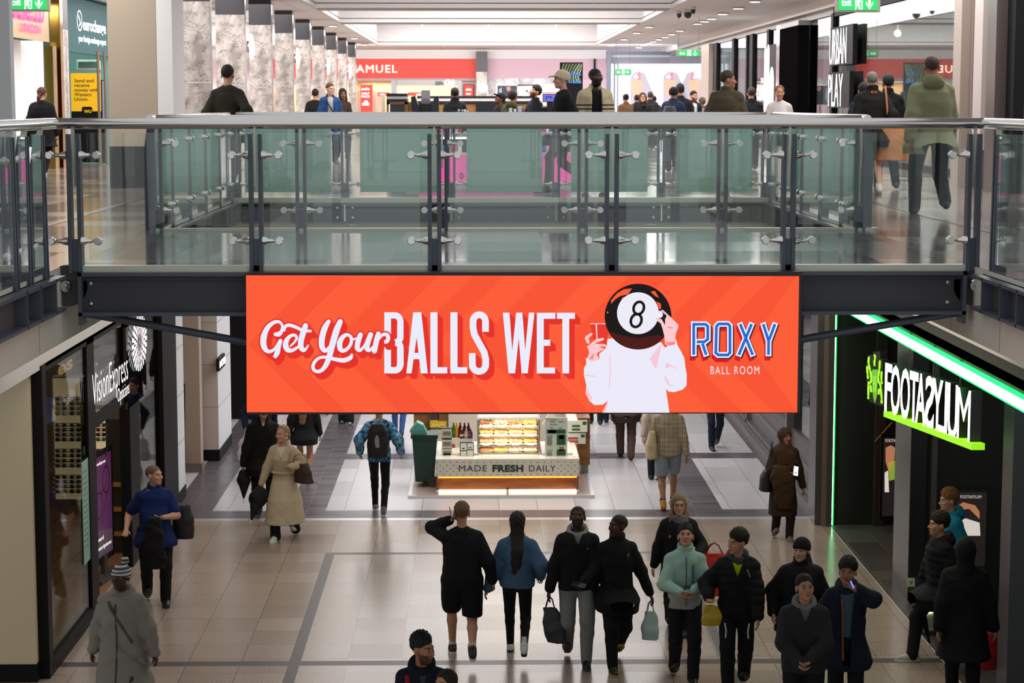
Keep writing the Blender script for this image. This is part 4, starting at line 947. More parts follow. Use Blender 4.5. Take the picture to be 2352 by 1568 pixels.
# ---------------------------------------------------------------- kiosk behind the opening
KP = glow('kiosk_pink', '#e0529f', 0.75); KB = mat('kiosk_black', '#25242a', 0.35); KW = wood('kiosk_wood', '#8d6236', '#b0824e', 2, (1, 6, 6)); KWH = mat('kiosk_white', '#e9e9ec', 0.35); KGL = glow('kiosk_strip_light', '#ffffff', 1.8, True)
def unit(name, lab, cat, x0, x1, Y, zt, parts, grp=None):
    a = aty(x0, 238, Y); b = aty(x1, 238, Y); t = thing(name, lab, cat, ((a[0] + b[0]) / 2, Y, 5), grp)
    for nm, mt, boxes in parts:
        m = MB()
        for bx in boxes:
            X0 = a[0] + (b[0] - a[0]) * bx[0]; X1 = a[0] + (b[0] - a[0]) * bx[1]; m.box(X0, X1, Y + bx[2], Y + bx[3], bx[4], bx[5])
        m.build(nm, mt, t)
    return t
t = unit('kiosk_counter', 'pink fronted kiosk counter with lit white shelves behind the frosted railing', 'counter', 930, 1312, 29.7, 6.09,
    [('plinth', KWH, [(0, 1, 0.03, 1.1, 5.0, 5.1)]), ('front_panel', KP, [(0.08, 1, 0, 0.06, 5.1, 5.5)]), ('body', KB, [(0, 1, 0.3, 3.9, 5.1, 6.02)]),
     ('shelf', KWH, [(0, 1, 0.02, 0.3, 5.5, 5.53), (0, 1, 0.05, 0.3, 5.76, 5.79)]), ('shelf_light', KGL, [(0.02, 0.98, 0.1, 0.16, 5.73, 5.76), (0.02, 0.98, 0.1, 0.16, 5.99, 6.02)]), ('worktop', KWH, [(-0.005, 1.005, -0.02, 3.9, 6.02, 6.07)])])
m = MB(); stroke(m, [(1041, 397), (1046, 403)], 2.5, face(29.69)); stroke(m, [(1055, 404), (1060, 397), (1065, 405), (1060, 410), (1055, 404)], 2.2, face(29.69)); m.build('pattern', mat('kiosk_pattern', '#40304d', 0.5), t)
random.seed(4); g0 = None; k = 0
for z in (5.53, 5.79):
    for px in (1007, 1014, 1022, 1031, 1040, 1048, 1056, 1250, 1258, 1268, 1278, 1288, 1297):
        x = aty(px, 238, 29.9)[0]; c = ['#d8407c', '#f2f0f2', '#2f5fae', '#e9a0be', '#c23d3d'][k % 5]
        o = MB().lathe([(0.03, 0), (0.03, 0.1), (0.018, 0.115), (0.018, 0.14), (0.004, 0.145)], n=8).build('bottle', mat('cosmetic_' + c, c, 0.35), None, 40)
        o.location = (x, 29.94, z); tag(o, 'small coloured bottle on the lit shelves of the pink kiosk', 'bottle', 'bottles on the pink kiosk shelves'); k += 1
unit('display_cabinet', 'wood framed cabinet with dark glass and a black and white lid on the kiosk', 'cabinet', 888, 944, 36, 6.5,
    [('frame', KW, [(0, 0.12, 0, 0.7, 5, 6.28), (0.74, 0.86, 0, 0.7, 5, 6.28), (0, 0.86, 0, 0.7, 6.24, 6.29), (0.86, 1, 0.1, 0.7, 5, 6.28)]), ('glass_front', mat('dark_cabinet_glass', '#3a4347', 0.1), [(0.12, 0.74, 0.02, 0.6, 5, 6.24)]), ('jamb_light', KGL, [(0.1, 0.13, -0.01, 0.0, 5.6, 6.24)]),
     ('lid', KB, [(0, 0.84, -0.02, 0.7, 6.29, 6.33), (0, 0.84, -0.02, 0.7, 6.38, 6.43)]), ('lid_band', KWH, [(0, 0.86, -0.015, 0.7, 6.33, 6.38)])])
for lab, pts in (('left', [(944, 222), (953, 220), (960, 240), (964, 262), (945, 262)]), ('right', [(989, 262), (992, 243), (998, 222), (1007, 220), (1008, 262)])):
    t = thing('screen_panel', lab + ' sloping black side panel on the white kiosk worktop', 'panel', aty(pts[2][0], 262, 33)); m = MB(); m.prism(pts, lambda u, v, d: tuple(aty(u, v, 33) + np.array([0, d, 0])), 0.4); m.build('panel', KB, t)
t = thing('leaflet_stand', 'pale picture leaflet standing between the two black sloping panels', 'leaflet', aty(978, 262, 33.2)); pb(MB(), 967.5, 988, 207, 238, 33.2, 0.02).build('sheet', mat('leaflet_grey', '#b9bcc6', 0.5), t); pb(MB(), 962, 992, 238, 262, 33.19, 0.1).build('sign_board', KB, t)
m = MB(); polyfill(m, [(970, 228), (976, 226), (986, 230), (986, 236), (969, 235)], face(33.2, 0.01)); m.build('picture', mat('leaflet_rose', '#b08f95', 0.5), t)
unit('back_counter', 'long black back counter with a white lit stripe and wood panels behind the kiosk worker', 'counter', 958, 1228, 40, 6.3,
    [('body', KW, [(0, 1, 0.02, 0.6, 5, 6.28)]), ('top', KB, [(0, 1, 0, 0.6, 6.36, 6.40)]), ('stripe_light', KWH, [(0, 1, 0.01, 0.1, 6.30, 6.36)]), ('under_band', KB, [(0, 1, 0, 0.1, 6.25, 6.30), (0.5, 0.69, -0.02, 0.1, 5, 6.25)])])
t = unit('till_panel', 'dark till stand with a monitor bracket beside the bearded kiosk worker', 'stand', 1222, 1290, 35.5, 6.35, [('panel', KB, [(0, 1, 0, 0.08, 5, 6.2), (0.5, 0.7, -0.27, 0.08, 6.0, 6.34), (0, 0.25, 0, 0.08, 6.2, 6.36)]), ('label_plate', KWH, [(0.34, 0.6, -0.01, 0, 6.18, 6.21)])])
t = thing('monitor', 'small monitor with a purple blue picture on the till stand', 'monitor', aty(1262, 236, 35.2)); pb(MB(), 1246.5, 1279, 215.5, 234.5, 35.2, 0.05).build('housing', BLACK, t); pb(MB(), 1248, 1277.5, 217, 233, 35.18, 0.02).build('screen', glow('monitor_blue', '#6468c0', 0.9), t)
m = MB(); stroke(m, [(1255, 230), (1255, 222), (1266, 222), (1266, 227)], 2.2, face(35.17)); m.build('picture', glow('monitor_navy', '#2a2f66', 0.8), t)
k = 0
for px, w, h, c, nm in ((1054, 5, 12, '#5aa3cf', 'blue'), (1062, 4, 11, '#c4404a', 'red'), (1068, 5, 12, '#e9e4e4', 'white'), (1074, 4, 9, '#c9aebc', 'rose'), (1173, 7, 15, '#dfe6d6', 'green topped'), (1183, 6, 13, '#e5e5ea', 'plain white'), (1194, 9, 18, '#c8c5e0', 'lilac')):
    t = thing('product_box', nm + ' product box standing on the white kiosk worktop', 'box', aty(px, 262, 30.5), 'products on the kiosk worktop')
    a = aty(px - w / 2, 262, 30.5); b = aty(px + w / 2, 262 - h, 30.5); MB().box(a[0], b[0], 30.5, 30.58, 6.07, 6.07 + h * 0.0067).build('carton', mat('carton_' + c, c, 0.5), t); MB().box(a[0] - 0.002, b[0] + 0.002, 30.498, 30.582, 6.07 + h * 0.0067, 6.085 + h * 0.0067).build('lid', KWH, t)
# ================================================================ GROUND FLOOR: DOUGHNUT KIOSK, SHOP SIGNS, DISPLAYS
# ---- kiosk; its front edge stands at y = 31.7
KW2 = wood('walnut_panel', '#5d3413', '#8f5a2a', 1.6, (0.8, 5, 5), 0.35)
CRM = mat('kiosk_cream', '#e0dccf', 0.4); GRN = mat('kiosk_green', '#1f5a3b', 0.45); KST = mat('kiosk_steel', '#c8c4bc', 0.25, 0.9)
DARKG = mat('kiosk_letter_green', '#1d3a2c', 0.5)
YK = 31.75
kx = lambda px, Y=YK: aty(px, 1000, Y)[0]
kz = lambda py, Y=YK: aty(1100, py, Y)[2]
m = MB(); x0, x1 = atz(937, 1142, 0.03)[0], atz(1367, 1142, 0.03)[0]
t = thing('kiosk_platform', 'low beige platform with a pale metal edge under the doughnut kiosk', 'platform', (0.4, 34, 0))
MB().box(x0 + 0.05, x1 - 0.05, 31.5, 36.5, 0, 0.035).build('board', mat('platform_beige', '#b9a89e', 0.3), t)
MB().box(x0, x1, 31.45, 31.52, 0, 0.045).box(x0, x0 + 0.06, 31.52, 36.5, 0, 0.045).box(x1 - 0.06, x1, 31.52, 36.5, 0, 0.045).build('edge_trim', METAL, t)
k = thing('doughnut_kiosk', 'doughnut kiosk with cream dotted front, walnut base and glowing white plinth', 'kiosk', (0.48, 33, 0.035))
xa, xb = kx(1003), kx(1328)
zbb, zbt = kz(1124, YK + 0.02), kz(1097, YK + 0.02)
PG = glow('plinth_light', '#ffdfb5', 3.2, True)
m = MB().box(xa + 0.03, xb - 0.03, YK - 0.12, YK + 0.08, 0.036, zbb - 0.005); m.mi = 1; m.box(xa - 0.01, xa + 0.03, YK - 0.13, YK + 0.1, 0.035, zbb); m.box(xb - 0.03, xb + 0.01, YK - 0.13, YK + 0.1, 0.035, zbb); m.box((xa + xb) / 2 - 0.02, (xa + xb) / 2 + 0.02, YK - 0.125, YK + 0.07, 0.035, zbb)
m.build('plinth_panel', [PG, CRM], k)
MB().box(xa - 0.01, xb + 0.01, YK + 0.02, 33.6, zbb, zbt).build('base_panel', KW2, k, bevel=0.004)
MB().box(xa + 0.02, xb - 0.02, YK - 0.02, YK + 0.015, zbt + 0.005, zbt + 0.02).build('strip_light', glow('amber_strip', '#ff9a2e', 2.5, True), k)
fa, fb = kx(1000, YK - 0.05), kx(1331, YK - 0.05); zb, zt = kz(1094, YK - 0.05), kz(1056, YK - 0.05)
m = MB().box(fa, fb, YK - 0.05, YK + 0.1, zb, zt); m.box(fa, fa + 0.09, YK + 0.1, 33.4, zb, zt + 0.02).box(fb - 0.09, fb, YK + 0.1, 33.4, zb, zt + 0.02)
m.mi = 1; FK = face(YK - 0.05, 0.004)
def dot(px, py): m._add([FK(px + 1.25 * math.cos(q), py + 1.25 * math.sin(q)) for q in np.linspace(0, 6.28, 11)[:-1]], [tuple(range(10))])
for i in range(22): dot(1003.5 + i * 15.45, 1061); dot(1003.5 + i * 15.45, 1089.5)
for r_, y in enumerate((1068.5, 1075.5, 1082.5)):
    for i in range(4):
        px = 1003.5 + i * 15.45 + (7.7 if r_ % 2 == 0 else 0)
        if px < 1052: dot(px, y)
        px = 1328 - i * 15.45 - (7.7 if r_ % 2 == 0 else 0)
        if px > 1281: dot(px, y)
m.build('front_panel', [CRM, GRN], k)
F = face(YK - 0.05, 0.006)
m = letters(MB(), 'MADE', F, 1054, 1118, 1082.5, 1068, bold=0.0, spacing=1.1); letters(m, 'FRESH', F, 1131, 1202, 1082.5, 1068, bold=0.05, spacing=1.08); letters(m, 'DAILY', F, 1215, 1276, 1082.5, 1068, spacing=1.1); m.build('lettering', DARKG, k)
MB().box(fa, fb, YK - 0.05, YK + 0.35, zt, zt + 0.015).box(fa + 0.09, kx(1096, 32.4), YK + 0.3, 33.2, 0.62, zt + 0.01).box(kx(1243, 32.4), fb - 0.09, YK + 0.3, 33.2, 0.62, zt + 0.01).build('worktop', mat('kiosk_worktop', '#e9e2d2', 0.3), k)
# rear and side counters in walnut
m = MB().box(kx(951, 34), kx(985, 34), 33.9, 36.0, 0.25, 1.05).box(kx(1325, 33.6), kx(1353, 33.6), 33.3, 36.0, 0.2, 1.0); m.mi = 1; m.box(kx(951, 34), kx(985, 34), 33.9, 36, 1.05, 1.1); m.box(kx(985, 34.5), kx(1325, 34.5), 35.6, 36, 0.1, 0.9)
m.build('rear_counter', [KW2, CRM], k)
m = MB().box(kx(958, 34), kx(980, 34), 34, 34.2, 0.035, 0.25).box(kx(1335, 33.6), kx(1350, 33.6), 33.4, 33.6, 0.035, 0.2); m.build('rear_plinth', mat('kiosk_plinth_grey', '#9a958e', 0.5), k)
# glass display case
t = thing('display_case', 'glazed doughnut display case with four lit shelves on the kiosk', 'display case', (0.4, 32.3, zt + 0.015))
c0, c1 = kx(1096, 32.15), kx(1240, 32.15)
zs = []
for py in (1051, 1029, 1011, 992): zs.append(kz(py, 32.2))
m = MB().box(c0, c0 + 0.025, 32.05, 33, zt + 0.015, kz(958, 32.3)).box(c1 - 0.025, c1, 32.05, 33, zt + 0.015, kz(958, 32.3)).box(c0, c1, 32.95, 33, zt + 0.015, kz(958, 32.9)); m.build('frame', KST, t)
SHL = glow('case_light', '#ffd9a0', 4.0, True)
SH = []
for j, dy in enumerate((0.05, 0.2, 0.35, 0.5)):
    z = zt + 0.03 + j * 0.135; SH.append((32.1 + dy * 0.55, z))
    m = MB().box(c0 + 0.02, c1 - 0.02, 32.1 + dy * 0.55, 32.55 + dy * 0.5, z, z + 0.012); m.build('shelf', KST, t)
    MB().box(c0 + 0.03, c1 - 0.03, 32.52 + dy * 0.5, 32.54 + dy * 0.5, z + 0.1, z + 0.125).build('shelf_light', SHL, t)
MB().box(c0, c1, 32.03, 33.0, kz(957, 32.3), kz(957, 32.3) + 0.012).build('glass_top', glass('case_glass', '#f4f8f4', 0.03, refl=0.6), t)
MB().quad((c0, 32.04, zt + 0.02), (c1, 32.04, zt + 0.02), (c1, 32.3, kz(958, 32.3)), (c0, 32.3, kz(958, 32.3))).build('glass_front', MATS['case_glass'], t)
# trays of doughnuts
TRAY = mat('tray_white', '#efe6d6', 0.4)
dm = {}
def doughnut(c, top):
    key = (c, top)
    if key not in dm:
        mb = MB().torus((0, 0, 0.018), 0.03, 0.018, n=16, k=8); mb.mi = 1
        mb.torus((0, 0, 0.0225), 0.03, 0.0165, n=16, k=8)
        dm[key] = mb
    return dm[key]
ring_names = ['chocolate', 'pink iced', 'brown rolled', 'yellow crumbed', 'glazed', 'chocolate dipped', 'sugared', 'plain glazed', 'strawberry', 'cream topped', 'sprinkled', 'caramel', 'dark iced', 'golden', 'pale iced', 'frosted']
cols = ['#5a2a17', '#d99a86', '#7a4520', '#d79a3c', '#c98a45', '#b5764a', '#d8a765', '#cf9a55', '#c9835f', '#e0b47a', '#b98560', '#cf8f3f', '#7d4526', '#cf8d3c', '#d9ae86', '#d9b58c']
row_nm = ['bottom', 'second lowest', 'second highest', 'top']; col_nm = ['far left', 'centre left', 'centre right', 'far right']
wc = (c1 - c0 - 0.06) / 4
for j in range(4):
    for i in range(4):
        n = (3 - j) * 4 + i; y, z = SH[j]; xc = c0 + 0.03 + wc * (i + 0.5)
        tr = thing('tray', '%s tray on the %s shelf of the lit display case' % (col_nm[i], row_nm[j]), 'tray', (xc, y + 0.16, z + 0.012), 'doughnut trays')
        w = wc * 0.44; e = 0.17 if j == 3 else 0.03
        m = MB().box(xc - w, xc + w, y + 0.02, y + 0.36, z + 0.012, z + 0.018).box(xc - w, xc + w, y + 0.02, y + 0.026, z + 0.018, z + 0.035); m.box(xc - w, xc - w + 0.006, y + 0.02, y + 0.36, z + 0.018, z + 0.04).box(xc + w - 0.006, xc + w, y + 0.02, y + 0.36, z + 0.018, z + 0.04); m.build('dish', TRAY, tr)
        MB().box(xc - 0.055, xc + 0.055, y - 0.005, y + 0.0, z - 0.012, z + 0.022).build('price_label', mat('label_card', '#f4efe2', 0.5), tr)
        mats2 = [mat('dough', '#c88d4a', 0.6), mat('icing_' + cols[n], cols[n], 0.45)]
        me = doughnut(n, 0).build('doughnut', mats2, None, 60)
        spots_ = [(sx, sy) for sy in ((0.07, 0.15, 0.23, 0.3) if j == 3 else (0.09, 0.19, 0.29)) for sx in (-0.075, 0.0, 0.075)][: 12]
        if n == 2: spots_ = spots_[:6]
        for q, (sx, sy) in enumerate(spots_):
            o = me if q == 0 else me.copy()
            if q: COL.objects.link(o)
            o.location = (xc + sx, y + sy, z + 0.019 + (0.012 if (q % 2 and j == 3) else 0)); o.rotation_euler = (0.5 if j == 3 else 0.25, 0, q)
            tag(o, '%s doughnut in the %s tray of the %s shelf' % (ring_names[n], col_nm[i], row_nm[j]), 'doughnut', 'doughnuts of the %s %s tray' % (row_nm[j], col_nm[i]))
for y_, z_ in SH: area('case_fill', ((c0 + c1) / 2, y_ + 0.02, z_ + 0.125), c1 - c0 - 0.1, 0.02, 4.5, (1.0, 0.8, 0.56), (R(40), 0, 0))  # unseen lamp added before each shelf to brighten the trays
area('kiosk_fill', ((c0 + c1) / 2, 32.5, 2.3), 2.0, 0.6, 22, (1.0, 0.85, 0.66))  # unseen lamp added above the counter for more light
# things on the kiosk worktop
def pane(name, lab, cat, x0, x1, y0, y1, Y, col, parts=(), grp=None, d=0.02, foot=True):
    a = aty(x0, y0, Y); b = aty(x1, y1, Y); t = thing(name, lab, cat, ((a[0] + b[0]) / 2, Y, b[2]), grp)
    MB().box(a[0], b[0], Y, Y + d, b[2] - 0.0, a[2]).build('panel', col if not isinstance(col, str) else mat('panel_' + col, col, 0.5), t)
    for nm, mt, rc in parts:
        m = MB()
        for r0 in rc: pb(m, *r0, Y - 0.006, 0.004)
        m.build(nm, mt, t)
    return t
INK = mat('menu_ink', '#6b7a70', 0.6); MRED = mat('menu_red', '#b3453c', 0.5); PHOTO = mat('menu_photo', '#a5694e', 0.5); MENU = '#d7ded3'
t = pane('menu_board', 'tall pale menu board with two green offers right of the doughnut case', 'menu', 1252, 1303, 958.5, 1053, 32.0, MENU, [('green_block', GRN, [(1256, 1299, 986.5, 995.5), (1279, 1299, 998, 1021.5), (1279, 1299, 1032, 1049.5)]),
    ('text_lines', INK, [(1264, 1275, 967.5, 969), (1283, 1295, 967.5, 969), (1264, 1270, 974, 975.5), (1272, 1280, 974, 975.5), (1264, 1270, 982, 983.5), (1284, 1292, 982, 983.5)] + [(1256, 1268, 1003 + 3.6 * i, 1004.6 + 3.6 * i) for i in range(6)] + [(1256, 1268, 1037 + 3.4 * i, 1038.5 + 3.4 * i) for i in range(4)]), ('picture', PHOTO, [(1260, 1277, 987.5, 994), (1284, 1295, 999, 1008), (1284, 1295, 1026, 1035)])])
F = face(32.0, 0.01); m = letters(MB(), 'DOUGHNUTS', F, 1256, 1280, 965, 961.5); letters(m, 'COFFEE', F, 1256, 1270, 1002, 999); letters(m, 'SHAKES', F, 1256, 1270, 1035, 1032); m.build('lettering', DARKG, t)
for i, (x0, x1, y0, y1, c) in enumerate(((1304, 1349, 966, 992, 'upper'), (1303, 1345, 995, 1019, 'lower'))):
    pane('price_board', c + ' of two pale price boards at the right end of the kiosk', 'menu', x0, x1, y0, y1, 33.25, '#d9dccd', [('stripe', [GRN, MRED][i], [(1314, 1332, 976 + dy, 980 + dy) for dy in (0, 8)] if i == 0 else [(1305, 1328, 1004, 1008.5), (1305, 1328, 1011.5, 1016)]), ('corner_block', GRN, [(x1 - 11, x1 - 2, y0 + 2, y0 + 9)])], 'price boards', d=0.9)
t = pane('advert_board', 'yellow doughnut picture board in a dark green frame at the left of the kiosk', 'sign', 984, 1030, 940, 986, 33.9, '#e9bd2a', [('picture', mat('poster_plum', '#4a2c3a', 0.5), [(988, 1008, 942, 964)]), ('doughnut_picture', mat('poster_brown', '#7a4a28', 0.5), [(1006, 1026, 940, 966)])])
m = MB(); pb(m, 984, 987.5, 938, 986, 33.88, 0.03); pb(m, 1026.5, 1030, 938, 986, 33.88, 0.03); pb(m, 984, 1030, 982.5, 986, 33.88, 0.03); m.build('frame', GRN, t)
m = MB(); F = face(33.9, 0.01); stroke(m, catmull([(991, 980), (995, 975), (998, 979), (1003, 974), (1008, 979), (1014, 974), (1022, 978)], 5), 2, F); m.build('lettering', mat('poster_cream', '#f4e7b0', 0.5), t)
t = thing('leaflet_rack', 'three tier leaflet rack on the left of the kiosk counter', 'rack', aty(1027, 1053, 32.05))
m = MB(); pb(m, 1015, 1038, 982, 1053, 32.08, 0.05); m.mi = 1; pb(m, 1016, 1038, 1050, 1053.5, 32.05, 0.08); m.mi = 2
for y in (1003, 1027, 1048): pb(m, 1015.5, 1037.5, y - 17, y + 2, 32.06, 0.02)
m.mi = 3
for y in (1003, 1027, 1048): pb(m, 1018, 1035.5, y - 12, y - 3, 32.05, 0.02)
m.build('stand', [mat('rack_grey', '#55504a', 0.5), GRN, mat('leaflet_pale', '#d6d9cc', 0.5), mat('leaflet_photo', '#8a7a62', 0.5)], t)
letters(MB(), 'Extra', face(32.08, 0.01), 1021, 1033, 988.5, 985, bold=0.01).build('lettering', INK, t)
pane('card_stand', 'green framed card stand with four white cards on the kiosk counter', 'card stand', 1056, 1088.5, 1015, 1053, 32.0, GRN, [('card', mat('card_white', '#f2eee6', 0.5), [(1058, 1072, 1017.5, 1033.5), (1073.5, 1087, 1017.5, 1031.5), (1058, 1071.5, 1036, 1052), (1073, 1087, 1034, 1050)]), ('card_picture', PHOTO, [(1062, 1067, 1028, 1031), (1074, 1085, 1047, 1049), (1059, 1070, 1048, 1050.5), (1076, 1084, 1027, 1029)])])
t = thing('bottle_riser', 'white shelf block carrying the row of drink bottles on the kiosk', 'shelf', (kx(1058, 32.7), 32.7, 0.63)); bz = kz(1007, 32.6)
MB().box(kx(1038, 32.6), kx(1084, 32.6), 32.6, 32.85, zt + 0.01, bz).build('block', CRM, t); m = MB(); m.lathe([(0.05, 32.6), (0.05, 32.595)], (kx(1039, 32.6), 0, kz(1025, 32.6)), 'y', 20); m.build('red_dot', MRED, t)
for i, (px, c, cap, lab) in enumerate(((1042, '#2b6a3e', '#2f7d44', 'green'), (1049, '#e08a1a', '#f08a20', 'orange'), (1057, '#3a1110', '#1c1c1c', 'dark cola'), (1067, '#2a0f0e', '#c23030', 'cola with a pale cap'), (1076, '#3a1512', '#e02a2a', 'cola with a bright red cap'), (1060.5, '#4a1613', '#d9d2c8', 'short red'), (1071, '#b9a58c', '#e2ddd0', 'short pale'), (1081, '#2a3f8a', '#c23030', 'blue'))):
    x = kx(px, 32.68 if i < 5 else 32.63); y = 32.70 if i < 5 else 32.63; h = 1.0 if i < 5 else 0.62
    t = thing('drink_bottle', '%s drink bottle standing on the white block of the kiosk' % lab, 'bottle', (x, y, bz), 'drink bottles on the kiosk')
    MB().lathe([(0.03, 0), (0.033, 0.01), (0.033, 0.13 * h), (0.028, 0.17 * h), (0.014, 0.215 * h), (0.013, 0.235 * h)], n=14).build('bottle', mat('drink_' + c, c, 0.15), t, 50, local=True)
    MB().lathe([(0.0335, 0.06 * h), (0.0335, 0.12 * h)], n=14).build('wrap_label', mat('wrap_' + cap, cap, 0.5), t, 50, local=True); MB().lathe([(0.015, 0.235 * h), (0.015, 0.255 * h)], n=12).build('cap', mat('cap_' + cap, cap, 0.4), t, 50, local=True)
t = thing('cup_dispenser', 'pale dispenser with a row of blue grey cups at the right rear of the kiosk', 'dispenser', (kx(1328, 34.6), 34.8, 1.0)); MB().box(kx(1300, 34.6), kx(1347, 34.6), 34.6, 35.4, 0.9, 1.45).build('body', mat('machine_white', '#cfc9bf', 0.4), t); m = MB()
for i in range(8): pb(m, 1303 + i * 5.5, 1307.5 + i * 5.5, 948, 960, 34.58, 0.02)
m.build('cup_row', mat('cup_grey_blue', '#767c92', 0.4), t)
t = thing('paper_bag', 'white paper bag hung right of the doughnut case', 'bag', (kx(1270, 33.2), 33.3, 0.7)); m = MB(); a = aty(1256, 950, 33.2)
m.prism([(1252, 985), (1246, 975), (1262, 948), (1274, 948), (1282, 985)], lambda u, v, d: tuple(aty(u, v, 33.2) + np.array([0, d, 0])), 0.12); m.build('bag_body', mat('paper_white', '#d8d2c8', 0.7), t)
# wheeled green bin with a liner
t = thing('wheelie_bin', 'dark green wheeled bin with a pale green liner left of the kiosk', 'bin', atz(988, 1092, 0.035))
bx, by = atz(979, 1090, 0.035)[0], 32.2
m = MB(); m.prism([(-0.15, 0.12), (0.15, 0.12), (0.21, 0.86), (-0.2, 0.86)], lambda u, v, d: (bx + u, by + d, v), 0.4); m.build('bin_body', mat('bin_green', '#123d30', 0.5), t, bevel=0.02)
m = MB().box(bx - 0.22, bx + 0.22, by - 0.02, by + 0.42, 0.84, 0.9); m.build('rim', mat('bin_rim_green', '#0e3328', 0.5), t)
m = MB(); m.prism([(-0.2, 0.88), (-0.24, 0.95), (-0.12, 1.1), (-0.02, 1.05), (0.05, 0.9)], lambda u, v, d: (bx + u, by + 0.05 + d, v), 0.25); m.build('liner', mat('liner_mint', '#5fa796', 0.5), t)
for s in (-0.05, 0.1): MB().lathe([(0.09, -0.03), (0.09, 0.03)], (bx + s + 0.05, by + 0.02 + (0.4 if s < 0 else 0), 0.125), 'y', 18).build('wheel', mat('wheel_rubber', '#4a403c', 0.6), t, 40)

# ---- opticians (left)
t = thing('shop_sign', 'glowing white opticians lettering on the left shopfront glass', 'sign', (-4.66, 25.8, 2.6)); YL = lambda px: atx(px, 800, -4.66)[1]
LW3 = glow('led_white_bright', '#ffffff', 1.25, True)
letters(MB(), 'VisionExpress', wallX(-4.64), YL(206.5), YL(289), 2.62, 3.02, bold=-0.012, spacing=1.05).build('lettering', LW3, t)
letters(MB(), 'Opticians', wallX(-4.64), YL(264), YL(291.5), 2.42, 2.6, bold=-0.008).build('lettering', LW3, t)
MB().box(-4.70, -4.66, YL(290), YL(335), 2.2, 3.3).build('backing_panel', glass('dark_backing_glass', '#5c524c', 0.06), t)
yc, zc = YL(316), 3.0
for ring, (rr, nn, ln) in enumerate(((0.34, 24, 0.1), (0.235, 18, 0.085), (0.15, 12, 0.06))):
    m = MB()
    for i in range(nn):
        a = 2 * math.pi * (i + 0.5 * ring) / nn; d = (math.cos(a), math.sin(a)); stroke(m, [(yc + d[0] * 1.55 * (rr - ln / 2), zc + d[1] * (rr - ln / 2)), (yc + d[0] * 1.55 * (rr + ln / 2), zc + d[1] * (rr + ln / 2))], 0.058, wallX(-4.63))
    m.build('logo', LW3 if ring < 2 else glow('logo_lilac', '#d9b9d0', 1.2), t)
t = thing('window_lettering', 'small pale sign lettering high in the left shop window', 'sign', (-4.8, 23, 3)); letters(MB(), 'es', wallX(-5.0), atx(132, 800, -5)[1], atx(166, 800, -5)[1], 3.02, 3.18, bold=0.03).build('lettering', glow('warm_letter', '#d9b078', 0.9), t)
# sunglasses walls: backing boards, shelves and each pair
RK = mat('rack_board', '#d9b987', 0.5, emit='#e9cfa0', estr=0.4, sample=False)
def shades(mc, lc):
    m = MB(); m.tube([(-0.07, 0, 0.005), (-0.02, 0, 0.012), (0.02, 0, 0.012), (0.07, 0, 0.005)], 0.006, 6); m.tube([(-0.07, 0, 0.005), (-0.073, 0.1, 0.0)], 0.005, 6).tube([(0.07, 0, 0.005), (0.073, 0.1, 0)], 0.005, 6)
    m.mi = 1
    for s in (-1, 1): m.prism([(s * 0.038 + 0.03 * math.cos(a), -0.014 + 0.024 * math.sin(a)) for a in np.linspace(0, 6.28, 13)[:-1]], lambda u, v, d: (u, d - 0.003, v), 0.006)
    return m
tints = [('#4a4038', '#2f3a44'), ('#2b2622', '#1c1d20'), ('#3a3f55', '#20304a'), ('#6a3424', '#4a2a22'), ('#1d4a38', '#1f6a4c')]
sg_first = {}
def glasses_rack(lab, Y, x0, x1, y0, y1, cols_, rows, grp):
    t = thing('display_rack', lab, 'rack', aty((x0 + x1) / 2, y1, Y)); m = MB(); pb(m, x0, x1, y0, y1, Y + 0.06, 0.05); m.build('back_board', RK, t)
    m = MB(); pb(m, x0 - 1, x1 + 1, y0 - 3, y0, Y - 0.05, 0.16); m.build('header', mat('rack_header', '#8f6f4c', 0.5), t)
    if len(rows) > 0:
        for ry in rows: m = MB(); pb(m, x0, x1, ry + 4.2, ry + 5, Y, 0.06); m.build('shelf', mat('rack_shelf', '#a98c62', 0.5), t)
    for ri, ry in enumerate(rows):
        for ci, cx_ in enumerate(cols_):
            key = (ri * 3 + ci) % 5
            p = aty(cx_, ry, Y - 0.02)
            if key not in sg_first: o = shades(*tints[key]).build('sunglasses', [mat('frame_%d' % key, tints[key][0], 0.3), mat('lens_%d' % key, tints[key][1], 0.1)], None, 50); sg_first[key] = o
            else: o = sg_first[key].copy(); COL.objects.link(o)
            o.location = [float(v) for v in p]; tag(o, 'pair of sunglasses on the %s' % grp, 'sunglasses', 'sunglasses on the ' + grp)
rows1 = [914, 925, 936, 947, 974, 985, 996, 1007, 1033, 1044, 1056, 1067, 1093, 1104, 1115, 1126]
glasses_rack('wide lit sunglasses wall seen through the first left window pane', 23.9, 121, 188, 868, 1146, (140, 173), rows1, 'wide rack behind the first left window pane')
glasses_rack('narrow sunglasses rack in the opticians doorway beneath the picture card', 26.4, 217, 244, 915, 1128, (232,), [974, 985, 996, 1007, 1033, 1044, 1056, 1067, 1093, 1104, 1115, 1126], 'narrow rack in the opticians doorway')
t = pane('picture_card', 'brown picture card above the narrow sunglasses rack', 'picture', 216, 242, 921, 950, 26.35, '#6b3a2a', [('picture', mat('card_sand', '#c9a684', 0.5), [(217, 240, 922, 936)])]); m = MB(); stroke(m, catmull([(221, 947), (222, 940), (226, 943), (229, 946), (232, 941), (235, 944), (239, 940)], 4), 1.0, face(26.35, 0.012)); m.build('lettering', mat('card_white', '#f2eee6', 0.5), t)
t = thing('window_sticker', 'tall pale green notice strip on the first left window pane', 'sticker', (-4.715, 23.7, 1.2)); ya, yb = atx(191, 1200, -4.715)[1], atx(211, 1200, -4.715)[1]
